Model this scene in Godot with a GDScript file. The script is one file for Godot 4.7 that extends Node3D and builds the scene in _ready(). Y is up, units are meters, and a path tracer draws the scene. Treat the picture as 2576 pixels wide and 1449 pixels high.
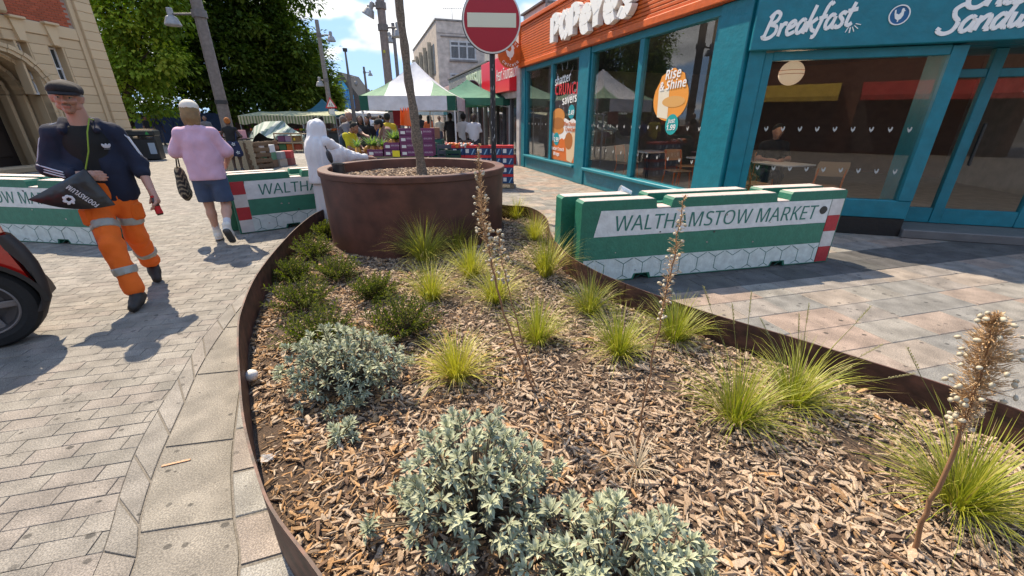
extends Node3D
# Planted bed beside a market street on a sunny day. Axes: x right, y up, -z into the picture; the camera stands at x = z = 0.
const EYE := 1.56
const PITCH := 22.6
const FOCAL := 1025.0
var names := {}
var mats := {}
var tex := {}
var meshes := {}
var rng := RandomNumberGenerator.new()
var fnl := FastNoiseLite.new()

class Geo:
	var v := PackedVector3Array()
	var n := PackedVector3Array()
	var c := PackedColorArray()
	var u := PackedVector2Array()
	var ix := PackedInt32Array()
	var col := Color.WHITE
	func tri(a: Vector3, b: Vector3, d: Vector3) -> void:
		var nn := (b - a).cross(d - a).normalized()
		var i := v.size()
		v.append(a); v.append(b); v.append(d)
		for k in 3:
			n.append(nn); c.append(col); u.append(Vector2.ZERO)
		ix.append(i); ix.append(i + 2); ix.append(i + 1)
	func quad(a: Vector3, b: Vector3, d: Vector3, e: Vector3) -> void:
		var nn := (d - a).cross(e - b).normalized()
		var i := v.size()
		v.append(a); v.append(b); v.append(d); v.append(e)
		for k in 4:
			n.append(nn); c.append(col)
		u.append(Vector2(0, 1)); u.append(Vector2(1, 1)); u.append(Vector2(1, 0)); u.append(Vector2(0, 0))
		ix.append_array(PackedInt32Array([i, i + 2, i + 1, i, i + 3, i + 2]))
	func box(ctr: Vector3, size: Vector3, bev := 0.0, bas := Basis.IDENTITY) -> void:
		var h := size * 0.5
		var b: float = minf(bev, minf(h.x, minf(h.y, h.z)) * 0.9)
		for ax in 3:
			for s in [-1.0, 1.0]:
				var q := []
				var a1 := (ax + 1) % 3
				var a2 := (ax + 2) % 3
				for k in [[-1, -1], [1, -1], [1, 1], [-1, 1]]:
					var p := Vector3.ZERO
					p[ax] = h[ax] * s
					p[a1] = (h[a1] - b) * k[0]
					p[a2] = (h[a2] - b) * k[1]
					q.append(ctr + bas * p)
				if s > 0: quad(q[0], q[1], q[2], q[3])
				else: quad(q[3], q[2], q[1], q[0])
		if b <= 0.0: return
		for ax in 3:
			var a1 := (ax + 1) % 3
			var a2 := (ax + 2) % 3
			for k in [[1, 1], [-1, 1], [-1, -1], [1, -1]]:
				var q := []
				for e in [[-1, 0], [1, 0], [1, 1], [-1, 1]]:
					var p := Vector3.ZERO
					p[ax] = (h[ax] - b) * e[0]
					p[a1] = (h[a1] if e[1] == 0 else h[a1] - b) * k[0]
					p[a2] = (h[a2] if e[1] == 1 else h[a2] - b) * k[1]
					q.append(ctr + bas * p)
				if k[0] * k[1] > 0: quad(q[0], q[1], q[2], q[3])
				else: quad(q[3], q[2], q[1], q[0])
		for sx in [-1, 1]:
			for sy in [-1, 1]:
				for sz in [-1, 1]:
					var a := ctr + bas * Vector3(h.x * sx, (h.y - b) * sy, (h.z - b) * sz)
					var d := ctr + bas * Vector3((h.x - b) * sx, h.y * sy, (h.z - b) * sz)
					var e := ctr + bas * Vector3((h.x - b) * sx, (h.y - b) * sy, h.z * sz)
					if sx * sy * sz > 0: tri(a, d, e)
					else: tri(a, e, d)
	func bar(a: Vector3, b: Vector3, w: float, d: float, bev := 0.0) -> void:
		var y := (b - a).normalized()
		var x := y.cross(Vector3.UP if absf(y.y) < 0.95 else Vector3.BACK).normalized()
		box((a + b) * 0.5, Vector3(w, a.distance_to(b), d), bev, Basis(x, y, x.cross(y)))
	func ring_strip(rings: Array, closed := true, smooth := true) -> void:
		# rings: arrays of points, equal length; normals from the surface
		var m: int = rings[0].size()
		var base := v.size()
		for i in rings.size():
			var r: PackedVector3Array = rings[i]
			for j in m:
				var du: Vector3
				var dv: Vector3
				if closed: du = r[(j + 1) % m] - r[(j + m - 1) % m]
				else: du = r[mini(j + 1, m - 1)] - r[maxi(j - 1, 0)]
				dv = rings[mini(i + 1, rings.size() - 1)][j] - rings[maxi(i - 1, 0)][j]
				v.append(r[j]); n.append(du.cross(dv).normalized()); c.append(col); u.append(Vector2(float(j) / m, float(i)))
		var mm := m if closed else m - 1
		for i in rings.size() - 1:
			for j in mm:
				var p := base + i * m + j
				var q := base + i * m + (j + 1) % m
				ix.append_array(PackedInt32Array([p, q + m, q, p, p + m, q + m]))
	func tube(path: PackedVector3Array, radii: PackedFloat32Array, sides := 8, caps := true, squash := 1.0) -> void:
		var rings := []
		var side := Vector3.ZERO
		for i in path.size():
			var t := (path[mini(i + 1, path.size() - 1)] - path[maxi(i - 1, 0)]).normalized()
			if side == Vector3.ZERO: side = t.cross(Vector3.UP if absf(t.y) < 0.9 else Vector3.RIGHT).normalized()
			else: side = (side - t * side.dot(t)).normalized()
			var up := t.cross(side).normalized()
			var r := PackedVector3Array()
			var rad: float = radii[mini(i, radii.size() - 1)]
			for j in sides:
				var a := TAU * j / sides
				r.append(path[i] + (side * cos(a) + up * sin(a) * squash) * rad)
			rings.append(r)
		ring_strip(rings)
		if caps:
			for e in 2:
				var r: PackedVector3Array = rings[0] if e == 0 else rings[-1]
				for j in range(1, sides - 1):
					if e == 0: tri(r[0], r[j + 1], r[j])
					else: tri(r[0], r[j], r[j + 1])
	func rod(a: Vector3, b: Vector3, r: float, r2 := -1.0, sides := 8) -> void:
		tube(PackedVector3Array([a, b]), PackedFloat32Array([r, r if r2 < 0 else r2]), sides)
	func ell(ctr: Vector3, rad: Vector3, seg := 12, rows := 8, bas := Basis.IDENTITY) -> void:
		var base := v.size()
		for i in rows + 1:
			var t := PI * i / rows
			for j in seg:
				var a := TAU * j / seg
				var d := Vector3(sin(t) * cos(a), cos(t), sin(t) * sin(a))
				v.append(ctr + bas * (d * rad)); n.append((bas * (d / rad)).normalized()); c.append(col); u.append(Vector2(float(j) / seg, float(i) / rows))
		for i in rows:
			for j in seg:
				var p := base + i * seg + j
				var q := base + i * seg + (j + 1) % seg
				ix.append_array(PackedInt32Array([p, p + seg, q + seg, p, q + seg, q]))
	func lathe(prof: PackedVector2Array, ctr: Vector3, seg := 24, bas := Basis.IDENTITY) -> void:
		for k in prof.size() - 1:
			var p0 := prof[k]
			var p1 := prof[k + 1]
			var e := p1 - p0
			var nn := Vector2(e.y, -e.x).normalized()
			var base := v.size()
			for j in seg:
				var a := TAU * j / seg
				var d := Vector3(cos(a), 0, sin(a))
				for p in [p0, p1]:
					v.append(ctr + bas * (d * p.x + Vector3(0, p.y, 0))); n.append(bas * (d * nn.x + Vector3(0, nn.y, 0))); c.append(col); u.append(Vector2(float(j) / seg, p.y))
			for j in seg:
				var p := base + j * 2
				var q := base + ((j + 1) % seg) * 2
				ix.append_array(PackedInt32Array([p, q, q + 1, p, q + 1, p + 1]))
	func prism(poly: PackedVector2Array, depth: float, xf := Transform3D.IDENTITY, back := true) -> void:
		# outline in the local xy plane (front face at z = 0, body behind it)
		var pts := poly
		if Geometry2D.is_polygon_clockwise(pts): pts.reverse()
		var t := Geometry2D.triangulate_polygon(pts)
		for k in range(0, t.size(), 3):
			var a := pts[t[k]]
			var b := pts[t[k + 1]]
			var d := pts[t[k + 2]]
			if (b - a).cross(d - a) < 0:
				var s := b
				b = d
				d = s
			tri(xf * Vector3(a.x, a.y, 0), xf * Vector3(b.x, b.y, 0), xf * Vector3(d.x, d.y, 0))
			if back: tri(xf * Vector3(a.x, a.y, -depth), xf * Vector3(d.x, d.y, -depth), xf * Vector3(b.x, b.y, -depth))
		for k in pts.size():
			var a := pts[k]
			var b := pts[(k + 1) % pts.size()]
			quad(xf * Vector3(a.x, a.y, -depth), xf * Vector3(b.x, b.y, -depth), xf * Vector3(b.x, b.y, 0), xf * Vector3(a.x, a.y, 0))
	func mesh() -> ArrayMesh:
		var a := []
		a.resize(Mesh.ARRAY_MAX)
		a[Mesh.ARRAY_VERTEX] = v
		a[Mesh.ARRAY_NORMAL] = n
		a[Mesh.ARRAY_COLOR] = c
		a[Mesh.ARRAY_TEX_UV] = u
		a[Mesh.ARRAY_INDEX] = ix
		var m := ArrayMesh.new()
		m.add_surface_from_arrays(Mesh.PRIMITIVE_TRIANGLES, a)
		return m

# ---------- scene tree ----------
func numbered(s: String) -> String:
	var k: int = names.get(s, 0)
	names[s] = k + 1
	return s if k == 0 else "%s_%03d" % [s, k]
func obj(called: String, g, m: Material, parent: Node = self) -> MeshInstance3D:
	var o := MeshInstance3D.new()
	o.mesh = g.mesh() if g is Geo else g
	o.material_override = m
	o.name = numbered(called) if parent == self else called
	parent.add_child(o, true)
	return o
func tag(o: Node, label: String, category: String, group := "", kind := "") -> Node:
	if label: o.set_meta("label", label)
	if category: o.set_meta("category", category)
	if group: o.set_meta("group", group)
	if kind: o.set_meta("kind", kind)
	return o
func thing(called: String, label: String, category: String, at := Vector3.ZERO, turn := 0.0, group := "") -> Node3D:
	var o := Node3D.new()
	o.name = numbered(called)
	add_child(o)
	o.position = at
	o.rotation_degrees.y = turn
	tag(o, label, category, group)
	return o
func copy_of(o: Node3D, label: String, at: Vector3, turn := 0.0) -> Node3D:
	var r: Node3D = o.duplicate()
	var base: String = o.name
	if base.length() > 4 and base[-4] == "_": base = base.substr(0, base.length() - 4)
	r.name = numbered(base)
	add_child(r)
	r.position = at
	r.rotation_degrees.y = turn
	if label: r.set_meta("label", label)
	return r
func struct(o: Node) -> Node:
	o.set_meta("kind", "structure")
	return o
func stuff(o: Node) -> Node:
	o.set_meta("kind", "stuff")
	return o

# ---------- pixels to places (photograph at 2576 x 1449) ----------
func ray(x: float, y: float) -> Vector3:
	var p := deg_to_rad(PITCH)
	var xc := (x - 1288.0) / FOCAL
	var yc := -(y - 724.5) / FOCAL
	return Vector3(xc, yc * cos(p) - sin(p), -(cos(p) + yc * sin(p)))
func gnd(x: float, y: float, h := 0.0) -> Vector3:
	var r := ray(x, y)
	return Vector3(0, EYE, 0) + r * ((h - EYE) / r.y)
func at(x: float, y: float, d: float) -> Vector3:
	var r := ray(x, y)
	return Vector3(0, EYE, 0) + r * (d / -r.z)
func foot(x: float, y: float, d: float) -> Vector3:
	var q := at(x, y, d)
	return Vector3(q.x, 0, q.z)
func screen(q: Vector3) -> Vector2:
	var p := deg_to_rad(PITCH)
	var up := q.y - EYE
	var z := -q.z * cos(p) - up * sin(p)
	if z < 0.05: return Vector2(-99999, -99999)
	return Vector2(1288.0 + FOCAL * q.x / z, 724.5 - FOCAL * (up * cos(p) - q.z * sin(p)) / z)

# ---------- materials ----------
func noise_tex(key: String, size: int, freq: float, oct: int, lo: float, hi: float, type := FastNoiseLite.TYPE_SIMPLEX_SMOOTH, seed_ := 1, pw := 1.0, warp := 0.0) -> ImageTexture:
	if tex.has(key): return tex[key]
	var f := FastNoiseLite.new()
	f.seed = seed_
	f.noise_type = type
	f.frequency = freq
	f.fractal_octaves = oct
	if warp > 0:
		f.domain_warp_enabled = true
		f.domain_warp_amplitude = warp
	var im := f.get_seamless_image(size, size)
	im.convert(Image.FORMAT_L8)
	var d := im.get_data()
	for i in d.size():
		d[i] = int(255.0 * clampf(lo + (hi - lo) * pow(d[i] / 255.0, pw), 0, 1))
	var t := ImageTexture.create_from_image(Image.create_from_data(size, size, false, Image.FORMAT_L8, d))
	tex[key] = t
	return t
func normal_tex(key: String, size: int, freq: float, oct: int, strength: float, seed_ := 1, type := FastNoiseLite.TYPE_SIMPLEX_SMOOTH) -> ImageTexture:
	if tex.has(key): return tex[key]
	var f := FastNoiseLite.new()
	f.seed = seed_
	f.noise_type = type
	f.frequency = freq
	f.fractal_octaves = oct
	var im := f.get_seamless_image(size, size)
	im.convert(Image.FORMAT_RGBA8)
	im.bump_map_to_normal_map(strength)
	tex[key] = ImageTexture.create_from_image(im)
	return tex[key]
func lin(r: float, g: float, b: float) -> Color:
	return Color(r, g, b).linear_to_srgb()
func vcm(key: String, rough := 0.8, albedo: Texture2D = null, scale := 1.0, nrm: Texture2D = null, nscale := 1.0, world := true, spec := 0.5) -> StandardMaterial3D:
	# base colours come with the mesh (linear); the textures only vary them
	if mats.has(key): return mats[key]
	var m := StandardMaterial3D.new()
	m.vertex_color_use_as_albedo = true
	m.roughness = rough
	m.metallic_specular = spec
	if albedo: m.albedo_texture = albedo
	if nrm:
		m.normal_enabled = true
		m.normal_texture = nrm
		m.normal_scale = nscale
	if albedo or nrm:
		m.uv1_triplanar = true
		m.uv1_world_triplanar = world
		m.uv1_scale = Vector3.ONE * scale
	m.cull_mode = BaseMaterial3D.CULL_DISABLED
	mats[key] = m
	return m
func flat(key: String, c: Color, rough := 0.6, spec := 0.5) -> StandardMaterial3D:
	if mats.has(key): return mats[key]
	var m := StandardMaterial3D.new()
	m.albedo_color = c.linear_to_srgb()
	m.roughness = rough
	m.metallic_specular = spec
	m.cull_mode = BaseMaterial3D.CULL_DISABLED
	mats[key] = m
	return m
func text_mesh(s: String, size: float, depth: float, embolden := 0.0, slant := 0.0, serif := false) -> TextMesh:
	var f := SystemFont.new()
	f.font_names = PackedStringArray(["Droid Serif" if serif else "Droid Sans"])
	var fv := FontVariation.new()
	fv.base_font = f
	if embolden >= 0.5: f.font_weight = 700
	fv.variation_transform = Transform2D(Vector2(1, slant), Vector2(0, 1), Vector2.ZERO)
	var t := TextMesh.new()
	t.font = fv
	t.text = s
	t.font_size = 64
	t.pixel_size = size / 46.0
	t.depth = depth
	t.curve_step = 1.0
	return t
func put_text(s: String, h: float, depth: float, m: Material, parent: Node3D, called: String, pos: Vector3, bas := Basis.IDENTITY, width := 0.0, embolden := 0.0, slant := 0.0) -> MeshInstance3D:
	# h: height of the capitals in metres
	var t := text_mesh(s, h, depth, embolden, slant)
	var o := obj(called, t, m, parent)
	var w: float = t.get_aabb().size.x
	var k := width / w if width > 0 else 1.0
	o.transform = Transform3D(bas * Basis.from_scale(Vector3(k, 1, 1)), pos)
	return o

# ---------- brush lettering: letters as strokes on a unit body (capitals 1 high, small letters 0.55) ----------
const STROKES := {
	"B": [0.62, [[0.12, 0.95], [0.05, 0.5], [0.0, 0.02]], [[-0.02, 0.78], [0.2, 1.0], [0.42, 0.9], [0.36, 0.66], [0.1, 0.53]], [[0.1, 0.53], [0.42, 0.45], [0.48, 0.22], [0.28, 0.02], [0.0, 0.0], [-0.12, 0.12]]],
	"r": [0.36, [[0.02, 0.5], [0.05, 0.25], [0.05, 0.0]], [[0.05, 0.3], [0.16, 0.48], [0.3, 0.46]]],
	"e": [0.44, [[0.04, 0.24], [0.2, 0.3], [0.33, 0.42], [0.22, 0.53], [0.07, 0.42], [0.03, 0.2], [0.14, 0.02], [0.4, 0.12]]],
	"a": [0.48, [[0.34, 0.46], [0.18, 0.52], [0.04, 0.32], [0.06, 0.08], [0.2, 0.02], [0.33, 0.2], [0.36, 0.46]], [[0.35, 0.3], [0.36, 0.08], [0.48, 0.04]]],
	"k": [0.44, [[0.1, 0.98], [0.05, 0.5], [0.03, 0.0]], [[0.36, 0.5], [0.06, 0.25]], [[0.14, 0.3], [0.28, 0.08], [0.44, 0.02]]],
	"f": [0.36, [[0.4, 0.92], [0.28, 1.0], [0.18, 0.8], [0.13, 0.3], [0.06, -0.2], [-0.08, -0.24]], [[0.0, 0.44], [0.34, 0.52]]],
	"s": [0.38, [[0.32, 0.48], [0.18, 0.54], [0.07, 0.42], [0.26, 0.24], [0.26, 0.06], [0.1, 0.0], [-0.02, 0.08]]],
	"t": [0.34, [[0.16, 0.84], [0.1, 0.4], [0.1, 0.08], [0.24, 0.02], [0.34, 0.1]], [[-0.04, 0.54], [0.36, 0.6]]],
	"C": [0.62, [[0.56, 0.84], [0.4, 1.0], [0.16, 0.86], [0.02, 0.45], [0.14, 0.08], [0.4, 0.02], [0.6, 0.2]]],
	"h": [0.46, [[0.1, 0.98], [0.05, 0.5], [0.02, 0.0]], [[0.05, 0.26], [0.2, 0.5], [0.32, 0.46], [0.34, 0.2], [0.34, 0.04], [0.46, 0.04]]],
	"i": [0.22, [[0.06, 0.5], [0.05, 0.1], [0.14, 0.02], [0.22, 0.06]], [[0.1, 0.74], [0.11, 0.76]]],
	"c": [0.38, [[0.32, 0.42], [0.2, 0.53], [0.05, 0.34], [0.06, 0.08], [0.2, 0.0], [0.38, 0.12]]],
	"n": [0.48, [[0.04, 0.5], [0.03, 0.0]], [[0.04, 0.26], [0.2, 0.5], [0.32, 0.46], [0.34, 0.2], [0.34, 0.04], [0.48, 0.04]]],
	"S": [0.6, [[0.54, 0.88], [0.36, 1.0], [0.16, 0.84], [0.24, 0.6], [0.44, 0.4], [0.4, 0.1], [0.16, 0.0], [-0.06, 0.1], [-0.04, 0.22]]],
	"d": [0.5, [[0.32, 0.44], [0.16, 0.5], [0.03, 0.28], [0.08, 0.04], [0.22, 0.04], [0.34, 0.3]], [[0.44, 0.98], [0.36, 0.4], [0.37, 0.06], [0.5, 0.04]]],
	"w": [0.62, [[0.02, 0.5], [0.06, 0.1], [0.16, 0.02], [0.28, 0.2], [0.3, 0.4]], [[0.3, 0.4], [0.32, 0.1], [0.42, 0.02], [0.54, 0.2], [0.56, 0.5]]],
	"P": [0.66, [[0.1, 0.95], [0.1, 0.05]], [[0.1, 0.88], [0.36, 0.9], [0.5, 0.7], [0.4, 0.48], [0.12, 0.42]]],
	"O": [0.68, [[0.32, 0.92], [0.12, 0.7], [0.1, 0.4], [0.3, 0.08]], [[0.3, 0.08], [0.52, 0.3], [0.54, 0.62], [0.32, 0.92]]],
	"E": [0.62, [[0.12, 0.36], [0.46, 0.42], [0.44, 0.62], [0.28, 0.72], [0.12, 0.55], [0.1, 0.3], [0.24, 0.06], [0.48, 0.12]]],
	"Y": [0.68, [[0.06, 0.92], [0.28, 0.42]], [[0.6, 0.95], [0.28, 0.42], [0.26, 0.02]]],
	"Z": [0.58, [[0.46, 0.76], [0.28, 0.92], [0.12, 0.72], [0.28, 0.52], [0.46, 0.3], [0.3, 0.08], [0.06, 0.18]]],
}
func stroke_letter(ch: String, size: float, rad: float, depth: float, slant: float) -> Geo:
	var g := Geo.new()
	var e: Array = STROKES[ch]
	for k in range(1, e.size()):
		var pts := []
		for q in e[k]: pts.append(Vector2(q[0] + q[1] * slant, q[1]) * size)
		var line := smooth_line(pts, 5) if pts.size() > 2 else PackedVector2Array(pts)
		var i := 0
		while i < line.size() - 1:
			# short overlapping runs, so that a closing curve keeps its counter open
			for poly in Geometry2D.offset_polyline(line.slice(i, mini(i + 5, line.size())), rad, Geometry2D.JOIN_ROUND, Geometry2D.END_ROUND):
				if not Geometry2D.is_polygon_clockwise(poly): g.prism(poly, depth, Transform3D(Basis.IDENTITY, Vector3(0, 0, -0.0005 * ((i / 4) % 7) - 0.004 * (k - 1))))
			i += 4
	return g
func stroke_width(s: String) -> float:
	var w := 0.0
	for ch in s: w += STROKES[ch][0]
	return w

# ---------- start ----------
func _ready() -> void:
	rng.seed = 77
	fnl.seed = 5
	fnl.frequency = 1.0
	var cam := Camera3D.new()
	cam.name = "camera"
	add_child(cam)
	cam.position = Vector3(0, EYE, 0)
	cam.rotation_degrees.x = -PITCH
	cam.fov = 70.5
	cam.near = 0.05
	cam.far = 900.0
	cam.current = true
	var we := WorldEnvironment.new()
	we.name = "daylight"
	var env := Environment.new()
	env.background_mode = Environment.BG_SKY
	var sky := Sky.new()
	sky.sky_material = cloudy_sky()
	env.sky = sky
	env.background_energy_multiplier = 1.0
	env.tonemap_mode = Environment.TONE_MAPPER_LINEAR
	env.tonemap_exposure = 1.74
	env.sdfgi_enabled = true
	env.ssao_enabled = true
	env.ssil_enabled = true
	we.environment = env
	add_child(we)
	var sun := DirectionalLight3D.new()
	sun.name = "sun"
	sun.light_energy = 1.6
	sun.light_color = Color(1.0, 0.93, 0.82)
	sun.light_angular_distance = 0.5
	sun.shadow_enabled = true
	add_child(sun)
	var az := deg_to_rad(40.0)
	var el := deg_to_rad(53.0)
	sun.look_at_from_position(Vector3(0, 30, 0), Vector3(0, 30, 0) + Vector3(sin(az) * cos(el), -sin(el), cos(az) * cos(el)), Vector3.UP)
	paving()
	planted_bed()
	pot_and_tree()
	barriers()
	restaurant()
	shop_row()
	far_buildings()
	town_hall()
	shops_behind()
	trees()
	lamp_posts()
	signs()
	market()
	car()
	plants()
	people()

func cloudy_sky() -> PanoramaSkyMaterial:
	var w := 2048
	var h := 1024
	var d := PackedByteArray()
	d.resize(w * h * 3)
	var f := FastNoiseLite.new()
	f.seed = 14
	f.noise_type = FastNoiseLite.TYPE_SIMPLEX_SMOOTH
	f.frequency = 1.15
	f.fractal_octaves = 6
	f.fractal_gain = 0.52
	var g := FastNoiseLite.new()
	g.seed = 3
	g.frequency = 0.8
	g.fractal_octaves = 2
	for y in h:
		var el := PI * (0.5 - (y + 0.5) / h)
		var se := sin(el)
		var top := Color(0.12, 0.31, 0.70)
		var hor := Color(0.43, 0.60, 0.83)
		var base: Color = hor.lerp(top, pow(clampf(se, 0, 1), 0.55))
		if se < 0: base = Color(0.40, 0.40, 0.40)
		for x in w:
			var i := (y * w + x) * 3
			var c := base
			if se > 0.0:
				var a := TAU * (x + 0.5) / w
				var k := 1.0 / (se + 0.28)
				var p := Vector3(cos(el) * cos(a) * k * 1.5, se * 0.9, cos(el) * sin(a) * k * 1.5)
				var n := f.get_noise_3dv(p) + 0.25 * g.get_noise_3dv(p * 1.2)
				var cov := smoothstep(-0.04, 0.20, n)
				var lit := clampf(0.80 + 0.5 * f.get_noise_3dv(p * 1.9 + Vector3(4, 7, 1)), 0.6, 1.0)
				c = c.lerp(Color(0.97, 0.96, 0.95) * lit, cov * 0.93)
			c = c.linear_to_srgb()
			d[i] = int(clampf(c.r, 0, 1) * 255)
			d[i + 1] = int(clampf(c.g, 0, 1) * 255)
			d[i + 2] = int(clampf(c.b, 0, 1) * 255)
	var m := PanoramaSkyMaterial.new()
	m.panorama = ImageTexture.create_from_image(Image.create_from_data(w, h, false, Image.FORMAT_RGB8, d))
	return m

# ---------- ground ----------
const GRID := 14.7
func uv_dir(a: float, b: float) -> Vector2:
	# paving axes to world x, z
	var t := deg_to_rad(GRID)
	return Vector2(a * cos(t) + b * sin(t), -a * sin(t) + b * cos(t))
func to_uv(p: Vector2) -> Vector2:
	var t := deg_to_rad(GRID)
	return Vector2(p.x * cos(t) - p.y * sin(t), p.x * sin(t) + p.y * cos(t))
func smooth_line(pts: Array, per := 6, closed := false) -> PackedVector2Array:
	var out := PackedVector2Array()
	var m := pts.size()
	for i in (m if closed else m - 1):
		var p0: Vector2 = pts[(i - 1 + m) % m] if closed or i > 0 else pts[0]
		var p1: Vector2 = pts[i]
		var p2: Vector2 = pts[(i + 1) % m]
		var p3: Vector2 = pts[(i + 2) % m] if closed or i < m - 2 else pts[m - 1]
		for k in per:
			out.append(p1.cubic_interpolate(p2, p0, p3, float(k) / per))
	if not closed: out.append(pts[m - 1])
	return out
var HDR_L := [Vector2(-1.2, 0.2), Vector2(-1.38, -0.45), Vector2(-1.55, -0.98), Vector2(-1.8, -1.39), Vector2(-1.97, -1.71), Vector2(-2.18, -2.23), Vector2(-2.36, -2.68), Vector2(-2.47, -3.05), Vector2(-2.6, -3.6), Vector2(-2.74, -4.3)]
var HDR_R := [Vector2(-1.06, 0.2), Vector2(-1.24, -0.45), Vector2(-1.41, -0.98), Vector2(-1.58, -1.23), Vector2(-1.75, -1.54), Vector2(-1.95, -1.98), Vector2(-2.13, -2.38), Vector2(-2.3, -2.87), Vector2(-2.45, -3.4), Vector2(-2.62, -4.2)]
var BAND := [Vector2(-0.62, 0.2), Vector2(-0.8, -0.45), Vector2(-1.01, -0.98), Vector2(-1.17, -1.21), Vector2(-1.37, -1.51), Vector2(-1.61, -1.94), Vector2(-1.85, -2.4)]
# outline of the steel edging, counter-clockwise seen from the camera: near left, left side, behind the pot, right side, near
var EDGE := [Vector2(-0.3, -0.55), Vector2(-0.58, -0.8), Vector2(-0.84, -1.02), Vector2(-1.01, -1.21), Vector2(-1.23, -1.49), Vector2(-1.46, -1.83), Vector2(-1.73, -2.25), Vector2(-1.96, -2.66), Vector2(-2.27, -3.39), Vector2(-2.56, -4.35), Vector2(-2.79, -5.34), Vector2(-2.88, -6.1), Vector2(-2.72, -6.72), Vector2(-2.2, -7.05), Vector2(-1.4, -7.1), Vector2(-0.6, -6.75), Vector2(-0.1, -6.3), Vector2(0.25, -6.1), Vector2(0.45, -5.43), Vector2(0.45, -4.5), Vector2(0.53, -3.83), Vector2(0.71, -3.35), Vector2(0.91, -3.02), Vector2(1.18, -2.67), Vector2(1.37, -2.46), Vector2(1.7, -2.15), Vector2(1.96, -1.88), Vector2(2.17, -1.66), Vector2(2.34, -1.42), Vector2(2.42, -1.05), Vector2(2.25, -0.65), Vector2(1.8, -0.42), Vector2(1.1, -0.32), Vector2(0.3, -0.35)]
func edge_poly() -> PackedVector2Array:
	return smooth_line(EDGE, 5, true)

func piece_mesh(poly: PackedVector2Array, y_top: float, thick: float, bev: float, colour: Color, ctr: Vector2) -> Geo:
	# a flat stone with a small chamfer; poly in world x,z
	var g := Geo.new()
	g.col = colour
	var pts := poly
	if not Geometry2D.is_polygon_clockwise(pts): pts.reverse()
	var ins := Geometry2D.offset_polygon(pts, -bev)
	var top := pts
	if ins.size() == 1 and ins[0].size() == pts.size():
		var q: PackedVector2Array = ins[0]
		if not Geometry2D.is_polygon_clockwise(q): q.reverse()
		# align the first points
		var best := 0
		for i in q.size():
			if q[i].distance_to(pts[0]) < q[best].distance_to(pts[0]): best = i
		top = PackedVector2Array()
		for i in q.size(): top.append(q[(i + best) % q.size()])
	var t := Geometry2D.triangulate_polygon(top)
	for k in range(0, t.size(), 3):
		var a := top[t[k]] - ctr
		var b := top[t[k + 1]] - ctr
		var d := top[t[k + 2]] - ctr
		if (b - a).cross(d - a) > 0:
			var s := b
			b = d
			d = s
		g.tri(Vector3(a.x, y_top, a.y), Vector3(b.x, y_top, b.y), Vector3(d.x, y_top, d.y))
	for k in pts.size():
		var j := (k + 1) % pts.size()
		var a := pts[k] - ctr
		var b := pts[j] - ctr
		var a2 := top[k] - ctr
		var b2 := top[j] - ctr
		g.quad(Vector3(a.x, y_top - bev, a.y), Vector3(b.x, y_top - bev, b.y), Vector3(b2.x, y_top, b2.y), Vector3(a2.x, y_top, a2.y))
		g.quad(Vector3(a.x, y_top - thick, a.y), Vector3(b.x, y_top - thick, b.y), Vector3(b.x, y_top - bev, b.y), Vector3(a.x, y_top - bev, a.y))
	return g
func join(dst: Geo, src: Geo, off: Vector3) -> void:
	var base := dst.v.size()
	for i in src.v.size():
		dst.v.append(src.v[i] + off)
	dst.n.append_array(src.n)
	dst.c.append_array(src.c)
	dst.u.append_array(src.u)
	for i in src.ix: dst.ix.append(i + base)
func poly_area(p: PackedVector2Array) -> float:
	var s := 0.0
	for i in p.size(): s += p[i].cross(p[(i + 1) % p.size()])
	return absf(s) * 0.5
func in_view(x: float, z: float, margin := 500.0) -> bool:
	var q := screen(Vector3(x, 0, z))
	return q.x > -margin and q.x < 2576 + margin and q.y > 0 and q.y < 1449 + margin

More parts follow.
